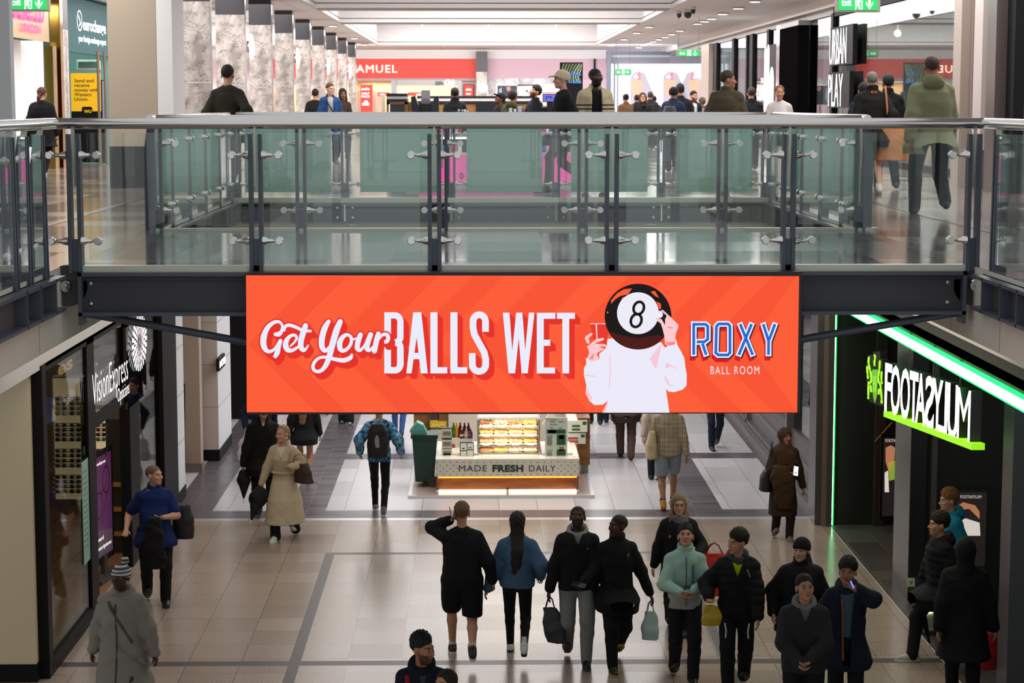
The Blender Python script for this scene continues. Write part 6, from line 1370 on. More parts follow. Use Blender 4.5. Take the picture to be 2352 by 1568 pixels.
def person(lab, at, rz=0, h=1.76, w=1.0, skin='light', hair=('short', '#2a1d16'), top=None, bottom=('trousers', '#17171b', 0.012), shoes=('#1b1b1d', '#2a2a2a'), walk=0.35, lead='l', lift=0.04,
           hl=None, hr=None, lean=0.03, head=(0, 0, 0), z0=0.0, extra=None, curl=0.55, group=None, belly=0.0, bust=0.0, beard=None, glasses=None, pl=None, pr=None, socks=None):
    NP[0] += 1; seed = NP[0]
    X0, Y0 = at; root = thing('person', lab, 'person', (X0, Y0, z0), group, rz=R(rz))
    s = h / 1.78; far = Y0 > 34 or z0 > 1
    vox = 0.0105 if Y0 < 26 and z0 < 1 else (0.0125 if Y0 < 34 else 0.017); hv = 0.0055 if Y0 < 26 and z0 < 1 else (0.0068 if Y0 < 34 else 0.009)
    hair = hair if isinstance(hair, tuple) else (hair, '#2a1d16')
    st = walk * s; lf = 1 if lead == 'l' else -1
    FL = V3(0.085 * s * w, -lf * st / 2, lift * s if lf < 0 else 0); FR = V3(-0.085 * s * w, lf * st / 2, lift * s if lf > 0 else 0)
    drop = 0.93 * s - math.sqrt(max(0.1, (0.875 * s) ** 2 - (st / 2) ** 2)) - 0.055 * s; drop = max(0, drop) + 0.01
    Hc = V3(0, 0, 0.93 * s - drop); dz = -drop
    hipL, hipR = Hc + V3(0.092 * s * w, 0, -0.01), Hc + V3(-0.092 * s * w, 0, -0.01)
    aL, aR = FL + V3(0, 0.02 * s, 0.085 * s), FR + V3(0, 0.02 * s, 0.085 * s)
    kL, aL = ik(hipL, aL, 0.43 * s, 0.42 * s, V3(0.05, -1, 0)); kR, aR = ik(hipR, aR, 0.43 * s, 0.42 * s, V3(-0.05, -1, 0))
    ln = lambda z: -lean * s * np.clip((z / s - 0.95) / 0.5, 0, 1.2)
    shz = 1.385 * s + dz; sw = 0.153 * s * (0.65 + 0.35 * w)
    SL, SR = V3(sw, ln(shz), shz), V3(-sw, ln(shz), shz)
    sg = 0.16 * (walk / 0.5)
    dh = {'l': V3(0.27, lf * sg, 0.83), 'r': V3(-0.27, -lf * sg, 0.83)}
    HL = (V3(*hl) if hl is not None else dh['l']) * s + V3(0, 0, dz); HR = (V3(*hr) if hr is not None else dh['r']) * s + V3(0, 0, dz)
    eL, wL = ik(SL, HL, 0.285 * s, 0.26 * s, V3(*(pl or (0.45, 0.8, -0.35)))); eR, wR = ik(SR, HR, 0.285 * s, 0.26 * s, V3(*(pr or (-0.45, 0.8, -0.35))))
    nb = V3(0, ln(1.48 * s) + 0.012 * s, 1.475 * s + dz)
    yaw, pit, til = [R(a) for a in head]
    RM = np.array(Matrix.Rotation(yaw, 3, 'Z') @ Matrix.Rotation(-pit, 3, 'X') @ Matrix.Rotation(til, 3, 'Y'))   # pitch > 0 looks down
    hc = nb + V3(0, -0.03 * s, 0.085 * s) + RM @ V3(0, -0.005, 0.085) * s
    hs = 1.04 * (0.35 + 0.65 * s)
    def loc(X, Y, Z):
        d = [X - hc[0], Y - hc[1], Z - hc[2]]; return [sum(RM[j, i] * d[j] for j in range(3)) / hs for i in range(3)]
    def headf(X, Y, Z):
        x, y, z = loc(X, Y, Z)
        E = lambda c, r: (np.sqrt(((x - c[0]) / r[0]) ** 2 + ((y - c[1]) / r[1]) ** 2 + ((z - c[2]) / r[2]) ** 2) - 1) * min(r)
        def Cn(a, b, ra, rb):
            ba = np.array(b) - np.array(a); t = np.clip(((x - a[0]) * ba[0] + (y - a[1]) * ba[1] + (z - a[2]) * ba[2]) / (ba @ ba), 0, 1)
            return np.sqrt((x - a[0] - t * ba[0]) ** 2 + (y - a[1] - t * ba[1]) ** 2 + (z - a[2] - t * ba[2]) ** 2) - (ra + (rb - ra) * t)
        d = smin(E((0, 0.012, 0.036), (0.074, 0.094, 0.083)), E((0, -0.028, -0.042), (0.06, 0.062, 0.074)), 0.03)
        d = smin(d, E((0, -0.066, -0.095), (0.024, 0.022, 0.02)), 0.025)
        d = smin(d, Cn((-0.034, -0.078, 0.026), (0.034, -0.078, 0.026), 0.011, 0.011), 0.015)
        for sx in (-1, 1): d = -smin(-d, E((sx * 0.032, -0.1, 0.004), (0.021, 0.02, 0.013)), 0.01)
        d = smin(d, Cn((0, -0.084, 0.006), (0, -0.108, -0.03), 0.008, 0.013), 0.01)
        for sx in (-1, 1):
            d = smin(d, E((sx * 0.031, -0.075, 0.004), (0.014, 0.013, 0.012)), 0.004); d = smin(d, E((sx * 0.014, -0.094, -0.034), (0.009, 0.011, 0.008)), 0.006)
            d = smin(d, E((sx * 0.077, 0.012, -0.004), (0.011, 0.021, 0.033)), 0.008); d = smin(d, E((sx * 0.042, -0.066, -0.025), (0.022, 0.02, 0.02)), 0.02)
        d = smin(d, E((0, -0.088, -0.06), (0.025, 0.01, 0.006)), 0.006); d = smin(d, E((0, -0.086, -0.07), (0.021, 0.01, 0.006)), 0.006)
        return d * hs
    ck = 0.8 if bottom[0] != 'none' else 1.0; cks = 1.0 if bottom[0] in ('shorts', 'hotpants') else 0.8; cka = 0.8 if top and top.get('sleeve', 'long') == 'long' else 1.0; ckt = 0.014 if top else 0.0
    # ---- the body: one field for trunk, limbs, neck, head
    allp = np.array([aL, aR, kL, kR, eL, eR, wL, wR, SL, SR, hc, hipL, hipR, FL, FR])
    lo = allp.min(0) - 0.2; hi = allp.max(0) + 0.2; lo[2] = min(0.02, lo[2])
    F = Field(lo, hi, vox, [(0, hc[0] - 0.12, hc[0] + 0.12, hv), (1, hc[1] - 0.15, hc[1] + 0.15, hv), (2, hc[2] - 0.17, hc[2] + 0.2, hv)])
    T = lambda z, a, b, cy=0: (z * s + dz, 0, float(ln(z * s)) + cy, a * s * w, b * s * w)
    TB = lambda z, a, b, cy=0: T(z, a - ckt, b - ckt, cy)
    base = [TB(0.885, 0.145, 0.102), TB(0.95, 0.15, 0.11), TB(1.1, 0.13, 0.096 + belly, -belly * 0.7), TB(1.27, 0.14, 0.105 + bust * 0.5, -bust * 0.5), TB(1.4, 0.135, 0.09), T(1.47, 0.09, 0.07)]
    F.loft(base, 0.03, 2.2)
    for hp, k_, a_ in ((hipL, kL, aL), (hipR, kR, aR)):
        F.cone(hp, k_, 0.082 * s * w * ck, 0.056 * s * cks, 0.03 * ck); cm = k_ + (a_ - k_) * 0.32 + V3(0, 0.012, 0); F.cone(k_, cm, 0.053 * s * cks, 0.055 * s * cks, 0.02); F.cone(cm, a_, 0.054 * s * cks, 0.034 * s * (0.1 + 0.9 * cks), 0.02); F.cone(a_, a_ + V3(0, -0.02, -0.045) * s, 0.034 * s, 0.034 * s, 0.02)
    fv = []; ff = []
    hands = []
    for S_, e_, w_, sd in ((SL, eL, wL, 1), (SR, eR, wR, -1)):
        F.cone(nb + V3(sd * 0.03, 0.01, -0.03) * s, S_ + V3(-sd * 0.02, 0, 0.005) * s, 0.046 * s, 0.044 * s, 0.03); F.cone(S_ + V3(0, 0, -0.005), e_, 0.05 * s * (0.7 + 0.3 * w) * cka, 0.043 * s * cka, 0.03); F.cone(e_, e_ + (w_ - e_) * 0.3, 0.042 * s * cka, 0.042 * s * cka, 0.02); F.cone(e_ + (w_ - e_) * 0.3, w_, 0.042 * s * cka, 0.027 * s, 0.02)
        d = unit_(w_ - e_); n = V3(-sd, 0, 0) if d[2] < -0.75 else V3(0, 0.15, 1.0) if abs(d[2]) < 0.6 else V3(-sd * 0.5, 0.9, 0)
        n = unit_(n - d * (n @ d)); sid = np.cross(d, n) * (1 if sd > 0 else -1)
        if (sid @ V3(-sd * 0.6, -1, 0)) < 0: sid = -sid
        hands.append((w_, d, n, sid))
        hsz = s * 0.98
        for o_ in (-0.024, 0.0, 0.024): F.cone(w_ + d * 0.012 * hsz + sid * o_ * 0.7 * hsz, w_ + d * 0.085 * hsz + sid * o_ * hsz, 0.0165 * hsz, 0.0145 * hsz, 0.014)
        mb = MB(); nf = 6 if not far else 5
        for i, (L_, o_) in enumerate(((0.07, 0.031), (0.079, 0.0105), (0.073, -0.0105), (0.057, -0.031))):
            p = w_ + (d * (0.082 - 0.004 * abs(i - 1)) + sid * o_) * hsz; pts = [p]; dd = d + sid * (0.05 * (1.3 - i)); c = curl * (0.9 + 0.12 * i)
            for q, fr in ((0, 0.45), (1, 0.32), (2, 0.23)):
                dd = unit_(dd * math.cos(c * (0.5 if q == 0 else 1)) + n * math.sin(c * (0.5 if q == 0 else 1))); dd = unit_(dd); p = p + dd * L_ * fr * hsz; pts.append(p)
            mb.tube(pts, [0.0098 * hsz, 0.009 * hsz, 0.008 * hsz, 0.0055 * hsz], nf)
        p = w_ + (d * 0.03 + sid * 0.026) * hsz; t1 = unit_(d * 0.7 + sid * 0.75 + n * 0.25); t2 = unit_(d * 0.9 + sid * 0.25 + n * 0.35)
        mb.tube([p, p + t1 * 0.035 * hsz, p + t1 * 0.035 * hsz + t2 * 0.03 * hsz, p + t1 * 0.035 * hsz + t2 * 0.052 * hsz], [0.013 * hsz, 0.0115 * hsz, 0.01 * hsz, 0.006 * hsz], nf)
        q0 = len(fv); fv += mb.v; ff += [tuple(i + q0 for i in f) for f in mb.f]
    F.cone(nb + V3(0, 0.01, -0.03) * s, hc + RM @ V3(0, 0.012, -0.06) * hs, 0.056 * s * (0.6 + 0.4 * w), 0.05 * s, 0.025)
    F.add(headf, hc - 0.17, hc + 0.17, 0.018)
    Pm, Q = F.mesh()
    tone = np.array(lin(SKIN[skin])); hcol = np.array(lin(hair[1]))
    x, y, z = loc(Pm[:, 0], Pm[:, 1], Pm[:, 2]); col = np.tile(tone, (len(Pm), 1)); fr = y < -0.045
    def paint(mk, c, a=1.0): col[mk] = col[mk] * (1 - a) + np.array(c) * a
    paint(fr & (np.abs(z + 0.035) < 0.02) & (np.abs(x) < 0.018), tone * np.array([1.06, 0.9, 0.88]), 0.6)
    if beard: paint((y < 0.0) & (z < -0.03) & (z > -0.13) & ((z < -0.045) | (np.abs(x) > 0.045)) & (np.abs(x) < 0.08) & ~((np.abs(x) < 0.02) & (z > -0.073)), lin(beard), 0.8)
    paint(fr & (((x) / 0.025) ** 2 + ((z + 0.066) / 0.012) ** 2 < 1), tone * np.array([0.78, 0.5, 0.48]), 0.75)
    paint(fr & ((np.abs(x) / 0.02) ** 2 + ((z + 0.065) / 0.0035) ** 2 < 1), tone * 0.3, 0.6)
    for sx in (-1, 1):
        paint(fr & (((x - sx * 0.031) / 0.017) ** 2 + ((z - 0.0035) / 0.0085) ** 2 < 1), (0.4, 0.36, 0.34), 0.55)
        paint(fr & (((x - sx * 0.031) / 0.0095) ** 2 + ((z - 0.0035) / 0.0085) ** 2 < 1), (0.03, 0.02, 0.015), 0.95)
        paint(fr & (((x - sx * 0.031) / 0.02) ** 2 + ((z - 0.0125) / 0.0035) ** 2 < 1), tone * 0.25, 0.7)
        paint(fr & (((x - sx * 0.033) / 0.02) ** 2 + ((z - 0.026) / 0.006) ** 2 < 1), hcol * 0.8, 0.75)
        paint(fr & (((x - sx * 0.011) / 0.005) ** 2 + ((z + 0.044) / 0.004) ** 2 < 1), tone * 0.35, 0.6)
    link_mesh.base = tone
    link_mesh('body', Pm, Q, skin_mat(), root, col, (fv, ff))
    # ---- hair and headgear
    def hairpiece(name, fn, lo_, hi_, m, vx=None):
        G = Field(lo_, hi_, vx or max(hv, 0.006)); G.add(fn, lo_, hi_, 0); r = G.mesh()
        if r: return link_mesh(name, *r, m, root)
    hk = hair[0]; HM = mat('hair_' + hair[1], hair[1], 0.6, bump=0.5, bscale=220, spec=0.35, var=0.25, vscale=30)
    rows = lambda x, y, z: 0.0022 * np.sin(150 * x + 30 * np.sin(40 * z)) + 0.002 * np.sin(170 * y + 60 * z)
    def cap(th, top_, yl=(-0.1, -0.07, -0.04, 0.03, 0.1), zl=(0.078, 0.062, 0.026, 0.016, -0.075), rough=1.0, back=0.0):
        def fn(X, Y, Z):
            x, y, z = loc(X, Y, Z)
            zl_ = np.interp(y, yl, zl) + 0.004 * np.sin(90 * x); q = np.clip((z - zl_) / 0.05, 0, 1) ** 0.7; te = -0.001 + (th + 0.001) * q; tp = top_ * q
            d = (np.sqrt((x / (0.078 + te)) ** 2 + ((y - 0.014) / (0.097 + te)) ** 2 + ((z - 0.038 - tp * 0.5) / (0.084 + te + tp * 0.5)) ** 2) - 1) * 0.08 + rough * rows(x, y, z) * q
            return np.maximum(d, (zl_ - z)) * hs
        return fn
    hl_, hh_ = hc - 0.2 * hs, hc + 0.2 * hs
    along = lambda v: hc + RM @ (np.array(v) * hs)
    def strands(pts, r0, r1, fy=1.0, cap_fn=None, kk=0.03):
        A = np.array(pts); G = Field(A.min(0) - 0.14, np.maximum(A.max(0), hh_) + 0.05, max(hv, 0.0075))
        if cap_fn: G.add(cap_fn, hl_, hh_, 0)
        for i in range(len(pts) - 1): G.cone(pts[i], pts[i + 1], r0 + (r1 - r0) * i / max(1, len(pts) - 2), r0 + (r1 - r0) * (i + 1) / max(1, len(pts) - 1), kk, fy)
        X, Y, Z = G.ax[0][:, None, None], G.ax[1][None, :, None], G.ax[2][None, None, :]; G.v = G.v + (0.003 * np.sin(130 * X + 9 * np.sin(14 * Z)) + 0 * Y).astype(np.float32)
        r = G.mesh(); return link_mesh('hair', *r, HM, root)
    if hk == 'buzz': hairpiece('hair', cap(0.001, 0.0, rough=0.3), hl_, hh_, HM)
    elif hk == 'short': hairpiece('hair', cap(0.006, 0.012), hl_, hh_, HM)
    elif hk == 'quiff': hairpiece('hair', cap(0.005, 0.035, yl=(-0.12, -0.075, -0.04, 0.03, 0.1), zl=(0.068, 0.06, 0.03, 0.014, -0.06), rough=1.5), hl_, hh_, HM)
    elif hk == 'mop': hairpiece('hair', cap(0.013, 0.03, yl=(-0.14, -0.085, -0.045, 0.03, 0.1), zl=(0.055, 0.05, 0.022, 0.008, -0.07), rough=1.4), hl_, hh_, HM)
    elif hk == 'afro': hairpiece('hair', cap(0.012, 0.014, rough=1.6), hl_, hh_, HM)
    elif hk in ('long', 'longfront'):
        c = cap(0.012, 0.012, yl=(-0.105, -0.08, -0.045, 0.0, 0.1), zl=(0.09, 0.072, 0.0, -0.1, -0.12)); b = ln(1.3 * s)
        y1 = b + 0.13 * s * w + 0.03; pts = [along((0, 0.075, -0.02)), along((0, 0.095, -0.12)), V3(hc[0], y1, 1.33 * s + dz), V3(hc[0] + 0.01, y1 - 0.005, 1.2 * s + dz), V3(hc[0] + 0.02, y1 - 0.015, 1.1 * s + dz)]
        if hk == 'long': strands(pts, 0.078, 0.052, 0.5, c)
        else:
            G = Field(V3(hc[0] - 0.25, hc[1] - 0.25, 1.12 * s + dz), hh_ + 0.05, max(hv, 0.0075)); G.add(c, hl_, hh_, 0)
            for sx in (-1, 1):
                q = [along((sx * 0.07, 0.0, 0.02)), along((sx * 0.082, -0.005, -0.1)), V3(hc[0] + sx * 0.11 * s, ln(1.38 * s) - 0.06 * s, 1.38 * s + dz), V3(hc[0] + sx * 0.105 * s, ln(1.3 * s) - 0.12 * s * w, 1.26 * s + dz)]
                for i in range(3): G.cone(q[i], q[i + 1], 0.026 - 0.003 * i, 0.023 - 0.002 * i, 0.03)
            G.cone(along((0, 0.07, -0.02)), V3(hc[0], y1 - 0.02, 1.3 * s + dz), 0.07, 0.04, 0.03, 0.6)
            X, Z = G.ax[0][:, None, None], G.ax[2][None, None, :]; G.v = G.v + (0.003 * np.sin(130 * X + 9 * np.sin(14 * Z))).astype(np.float32)
            link_mesh('hair', *G.mesh(), HM, root)
    elif hk == 'tied': strands([along(p) for p in [(0, 0.09, 0.02), (0, 0.125, -0.02), (0, 0.125, -0.06)]], 0.03, 0.02, 1, cap(0.006, 0.006))
    elif hk == 'bun': strands([along(p) for p in [(0, 0.085, 0.07), (0, 0.115, 0.09)]], 0.04, 0.04, 1, cap(0.005, 0.004))
    elif hk == 'ponytail': strands([along(p) for p in [(0, 0.09, 0.0), (0.02, 0.13, -0.06), (0.05, 0.11, -0.17), (0.07, 0.1, -0.28)]], 0.032, 0.018, 1, cap(0.006, 0.006))
    elif hk in ('beanie', 'bobble', 'cap'):
        hm = hair[2]
        G = Field(hl_, hh_ + 0.08, max(hv, 0.006))
        def fn(X, Y, Z):
            x, y, z = loc(X, Y, Z); d = (np.sqrt((x / 0.09) ** 2 + ((y - 0.012) / 0.108) ** 2 + ((z - 0.04) / 0.1) ** 2) - 1) * 0.09
            d = np.maximum(d, np.interp(y, (-0.12, 0.1), (0.035, -0.02)) - z); band_ = np.abs(z - np.interp(y, (-0.12, 0.1), (0.05, 0.0))) - 0.02
            return np.maximum(d, 0 * d) * hs if False else (d - 0.004 * (band_ < 0)) * hs
        G.add(fn, hl_, hh_, 0)
        if hk == 'bobble': G.ell(along((0.02, 0.03, 0.165)), (0.042, 0.042, 0.042), 0.006)
        if hk == 'cap': G.add(lambda X, Y, Z: (lambda x, y, z: np.maximum(np.sqrt((x / 0.075) ** 2 + ((y + 0.09) / 0.085) ** 2) - 1, 0) * 0.07 + np.maximum(np.abs(z - 0.05 - 0.5 * (y + 0.09) * 0.3) - 0.006, 0) - 0.003)(*loc(X, Y, Z)) * hs, hl_, hh_, 0.01)
        link_mesh('hat', *G.mesh(), hm, root)
        if hk == 'beanie' and len(hair) > 3: strands([along(p) for p in [(0.03, 0.09, -0.05), (0.06, 0.1, -0.15), (0.09, 0.05, -0.26)]], 0.035, 0.02, 1)
        elif hk != 'bobble': hairpiece('hair', cap(0.004, 0.0), hl_, hh_, HM)
    elif hk == 'hood':
        G = Field(hl_ - V3(0, 0, 0.12), hh_ + 0.05, max(hv, 0.008))
        def fn(X, Y, Z):
            x, y, z = loc(X, Y, Z); d = (np.sqrt((x / 0.105) ** 2 + ((y - 0.025) / 0.125) ** 2 + ((z - 0.02) / 0.135) ** 2) - 1) * 0.1
            hole = (np.sqrt((x / 0.068) ** 2 + ((y + 0.11) / 0.09) ** 2 + ((z + 0.01) / 0.1) ** 2) - 1) * 0.068; return np.maximum(d, -hole) * hs
        G.add(fn, hl_, hh_, 0); G.cone(nb + V3(0, 0.03, -0.02), along((0, 0.05, -0.06)), 0.1 * s, 0.085, 0.03); link_mesh('hood', *G.mesh(), hair[2], root)
    elif hk == 'hijab':
        G = Field(V3(hc[0] - 0.34, hc[1] - 0.3, 0.75 * s), hh_ + 0.06, 0.009)
        def fn(X, Y, Z):
            x, y, z = loc(X, Y, Z); d = (np.sqrt((x / 0.094) ** 2 + ((y - 0.016) / 0.115) ** 2 + ((z - 0.02) / 0.118) ** 2) - 1) * 0.09
            hole = (np.sqrt((x / 0.056) ** 2 + ((y + 0.13) / 0.085) ** 2 + ((z + 0.015) / 0.082) ** 2) - 1) * 0.056; return np.maximum(d, -hole) * hs
        G.add(fn, hl_, hh_, 0); G.cone(nb + V3(0, -0.01, -0.05), along((0, 0.0, -0.09)), 0.12 * s, 0.075, 0.03)
        G.loft([(1.2 * s, 0, ln(1.3 * s), 0.22 * s, 0.15 * s), (1.42 * s, 0, ln(1.4 * s), 0.19 * s, 0.13 * s), (1.5 * s, 0, ln(1.5 * s), 0.1 * s, 0.1 * s)], 0.03); G.cone(V3(0.07, ln(1.3 * s) - 0.14, 1.36 * s), V3(0.09, -0.16, 0.86 * s), 0.05, 0.04, 0.03, 0.5)
        G.fold(0.006, seed); link_mesh('headscarf', *G.mesh(), hair[2], root)
    if glasses:
        m = MB()
        for sx in (-1, 1):
            c = along((sx * 0.032, -0.102, 0.002)); u_, v_ = RM @ V3(1, 0, 0), RM @ V3(0, 0, 1)
            m.tube([c + u_ * 0.024 * math.cos(a) + v_ * 0.017 * math.sin(a) for a in np.linspace(0, 6.2832, 13)], 0.0022, 5, cap=False); m.tube([along((sx * 0.055, -0.1, 0.006)), along((sx * 0.08, -0.01, 0.004))], 0.002, 5)
        m.tube([along((-0.01, -0.106, 0.006)), along((0.01, -0.106, 0.006))], 0.002, 5); m.build('glasses', mat('spectacle_' + glasses, glasses, 0.3), root, local=True)
    # ---- bottoms
    bk, bc, be = bottom; BM = bc if not isinstance(bc, str) else cloth(bc)
    lowf = min(aL[2], aR[2])
    if bk != 'none':
        G = Field(V3(-0.36, min(aL[1], aR[1], -0.1) - 0.22, max(0.0, lowf - 0.12)), V3(0.36, max(aL[1], aR[1], 0.1) + 0.25, 1.05 * s), vox)
        G.loft([T(0.845, 0.13 + be, 0.096 + be), T(0.88, 0.146 + be, 0.106 + be), T(0.95, 0.154 + be, 0.115 + be), T(1.0, 0.15 + be, 0.111 + be + belly * 0.5)], 0.02)
        for hp, k_, a_ in ((hipL, kL, aL), (hipR, kR, aR)):
            if bk == 'shorts': kk = hp + (k_ - hp) * 0.86; G.cone(hp, kk, 0.088 * s * w + be, 0.082 * s + be, 0.03)
            elif bk == 'hotpants': kk = hp + (k_ - hp) * 0.3; G.cone(hp, kk, 0.088 * s * w + be, 0.085 * s + be, 0.03)
            else:
                wide = {'trousers': (0.062, 0.05), 'leggings': (0.057, 0.037), 'joggers': (0.068, 0.047), 'wide': (0.072, 0.078), 'skinny': (0.058, 0.042)}[bk]
                G.cone(hp, k_, 0.084 * s * w + be, wide[0] * s + be, 0.03); cm = k_ + (a_ - k_) * 0.32 + V3(0, 0.01, 0); G.cone(k_, cm, wide[0] * s + be, (wide[0] * 0.55 + wide[1] * 0.45) * s + be + 0.002, 0.02); G.cone(cm, a_ + V3(0, 0, -0.02) * s, (wide[0] * 0.55 + wide[1] * 0.45) * s + be + 0.002, wide[1] * s + be, 0.02)
        if bk in ('shorts', 'hotpants'):
            cz = (0.52 if bk == 'shorts' else 0.73) * s + dz
            q = G.sl(G_lo(G), (9, 9, cz)); Z = G.ax[2][None, None, :]; G.v = np.maximum(G.v, (cz - Z).astype(np.float32))
        if bk != 'leggings': G.fold(0.0035 if not far else 0.003, seed + 3, 0.8)
        Z = G.ax[2][None, None, :]; G.v = np.maximum(G.v, (Z - 1.0 * s - dz).astype(np.float32))
        r = G.mesh(); link_mesh({'shorts': 'shorts', 'hotpants': 'shorts', 'leggings': 'leggings'}.get(bk, 'trousers'), *r, BM, root)
    if socks:
        for k_, a_ in ((kL, aL), (kR, aR)): MB().tube([a_ + (k_ - a_) * 0.24, a_ + (k_ - a_) * 0.1, a_ + V3(0, 0, -0.03)], [0.043 * s, 0.04 * s, 0.042 * s], 10).build('sock', cloth(socks), root, 60, local=True)
    # ---- shoes
    for fo, a_, lifted in ((FL, aL, FL[2] > 0.001), (FR, aR, FR[2] > 0.001)):
        tilt = 0.5 if lifted and fo[1] > 0 else (-0.2 if lifted else 0.0)
        c_, s_ = math.cos(tilt), math.sin(tilt); o = a_ + V3(0, 0, -0.085 * s) if not lifted else a_ + V3(0, 0.02 * s_, -0.08 * s)
        if not lifted: o[2] = 0.0
        tr = lambda y, z: (y * c_ - z * s_ * -1 * 0 + y * 0, z)  # heel-toe frame below
        M = lambda x, y, z: o + V3(x, y * c_ + (z - 0.085 * s) * s_ * 0 + 0, z) + (V3(0, 0, -y * s_) if tilt else V3(0, 0, 0))
        G = Field(o - V3(0.09, 0.26, 0.16 if lifted else 0.03), o + V3(0.09, 0.16, 0.26), min(vox, 0.011))
        G.cone(M(0, 0.045 * s, 0.04 * s), M(0, -0.06 * s, 0.04 * s), 0.04 * s, 0.044 * s, 0.02); G.cone(M(0, -0.06 * s, 0.04 * s), M(0, -0.165 * s, 0.032 * s), 0.044 * s, 0.032 * s, 0.02); G.cone(M(0, 0.02 * s, 0.05 * s), a_ + V3(0, 0, 0.0), 0.042 * s, 0.044 * s, 0.02)
        if not lifted: Z = G.ax[2][None, None, :]; G.v = np.maximum(G.v, (0.008 - Z).astype(np.float32))
        r = G.mesh()
        if r is None: continue
        sh = link_mesh('shoe', *r, mat('shoe_' + shoes[0], shoes[0], 0.45), root)
        if not far and shoes[1] != shoes[0]:
            m = MB(); out = [(0.036, 0.06), (0.04, 0.0), (0.046, -0.08), (0.046, -0.14), (0.03, -0.19), (0, -0.203), (-0.03, -0.19), (-0.046, -0.14), (-0.046, -0.08), (-0.04, 0.0), (-0.036, 0.06), (-0.02, 0.084), (0.02, 0.084)]
            m.prism(out, lambda u, v, d: M(u * s, v * s, 0.001 + d), 0.027 * s); m.build('sole', mat('shoe_' + shoes[1], shoes[1], 0.5), sh, 50, local=True)
    # ---- top
    if top:
        kd = top.get('kind', 'jacket'); e = top.get('ease', 0.02); hem = top.get('hem', 0.88) * s + dz; tm = top['col'] if not isinstance(top['col'], str) else cloth(top['col'], top.get('rough', 0.85))
        skirt = hem < 0.8 * s
        lo = np.minimum(np.array([SL, SR, eL, eR, wL, wR]).min(0) - 0.16, V3(-0.3, -0.34, hem - 0.06)); hi = np.maximum(np.array([SL, SR, eL, eR, wL, wR, nb + V3(0, 0.1, 0.1)]).max(0) + 0.16, V3(0.3, 0.34, 0)); lo[2] = min(lo[2], hem - 0.06)
        G = Field(lo, hi, vox)
        box = top.get('box', 0.0)
        lev = [T(0.86, 0.148 + e + box, 0.108 + e + box * 0.6), T(0.96, 0.15 + e + box, 0.11 + e + box * 0.6 + belly * 0.6, -belly * 0.5), T(1.1, 0.136 + e + box, 0.1 + e + box * 0.6 + belly, -belly * 0.7), T(1.27, 0.146 + e + box * 0.7, 0.108 + e + box * 0.5 + bust * 0.5, -bust * 0.5), T(1.38, 0.135 + e, 0.094 + e), T(1.47, 0.078 + e * 0.6, 0.066 + e * 0.6)]
        if skirt:
            f = top.get('flare', 0.05); st2 = st / 2
            lev = [(hem, 0, 0, 0.17 * s * w + f + e, 0.12 * s + f + st2 * 0.7), (0.65 * s + dz, 0, 0, 0.165 * s * w + f * 0.6 + e, 0.13 * s + f * 0.6 + st2 * 0.5)] + lev[1:]
        else: lev = [(hem, 0, lev[0][2], lev[0][3], lev[0][4])] + [q for q in lev if q[0] > hem + 0.02]
        G.loft(lev, 0.02, 2.3)
        sl = top.get('sleeve', 'long'); sr = top.get('sr', 1.0)
        for S_, e_, w_, sd in ((SL, eL, wL, 1), (SR, eR, wR, -1)):
            G.cone(nb + V3(sd * 0.035, 0.008, -0.035) * s, S_ + V3(-sd * 0.01, 0, 0.005) * s, 0.062 * s + e * 0.5, 0.05 * s + e * 0.6, 0.035)
            if sl == 'long': G.cone(S_, e_, 0.05 * s * (0.7 + 0.3 * w) + e * sr * 0.7, 0.044 * s + e * sr * 0.9, 0.035); G.cone(e_, w_ - (w_ - e_) * 0.03, 0.044 * s + e * sr * 0.9, 0.033 * s + e * 0.6 * sr, 0.025)
            elif sl == 'short': G.cone(S_, S_ + (e_ - S_) * 0.72, 0.055 * s * (0.7 + 0.3 * w) + e * 0.7, 0.056 * s + e, 0.03)
        if top.get('collar') == 'collar' or top.get('collar') == 'high':
            ch = 0.06 if top['collar'] == 'high' else 0.035
            G.add(lambda X, Y, Z: np.sqrt((np.sqrt((X - nb[0]) ** 2 + ((Y - nb[1]) * 0.95) ** 2) - 0.072 * s) ** 2 + np.maximum(np.abs(Z - nb[2] - 0.02 * s - 0.25 * (Y - nb[1])) - ch * s, 0) ** 2) - 0.014, nb - 0.15, nb + 0.15, 0.02)
        if top.get('puffer'):
            Z = G.ax[2][None, None, :]; X = G.ax[0][:, None, None]; G.v = G.v + (0.009 * (1 - np.abs(np.sin((Z + 0.12 * np.abs(X)) * math.pi / 0.085)) ** 0.7) - 0.003).astype(np.float32)
        G.fold(top.get('fold', 0.0055), seed, 0.9)
        op = top.get('open')
        if op:
            wz = lambda Z: np.interp(Z / s, [p[0] for p in op[1]], [p[1] for p in op[1]])
            G.add(lambda X, Y, Z: np.maximum(np.abs(X) - wz(Z) * s, Y - (ln(Z) - 0.03)), (-0.2, -0.5, op[1][0][0] * s), (0.2, 0.05, 1.55 * s), 0.0, 's')
        gm = G.mesh(); o = link_mesh(kd, *gm, tm, root)
        if op or top.get('inner'):
            G2 = Field(V3(-0.25, -0.3, (hem if not skirt else 0.86 * s) - 0.02), V3(0.25, 0.25, nb[2] + 0.06), max(vox, 0.011)); e2 = 0.006
            G2.loft([T(0.88, 0.145 + e2, 0.104 + e2), T(1.1, 0.133 + e2, 0.098 + e2 + belly, -belly * 0.7), T(1.27, 0.143 + e2, 0.107 + e2), T(1.4, 0.136 + e2, 0.092 + e2), T(1.465, 0.09, 0.073)], 0.02); G2.fold(0.003, seed + 8)
            link_mesh('shirt', *G2.mesh(), cloth(op[0] if op else top['inner']), root)
        hd = top.get('hood')
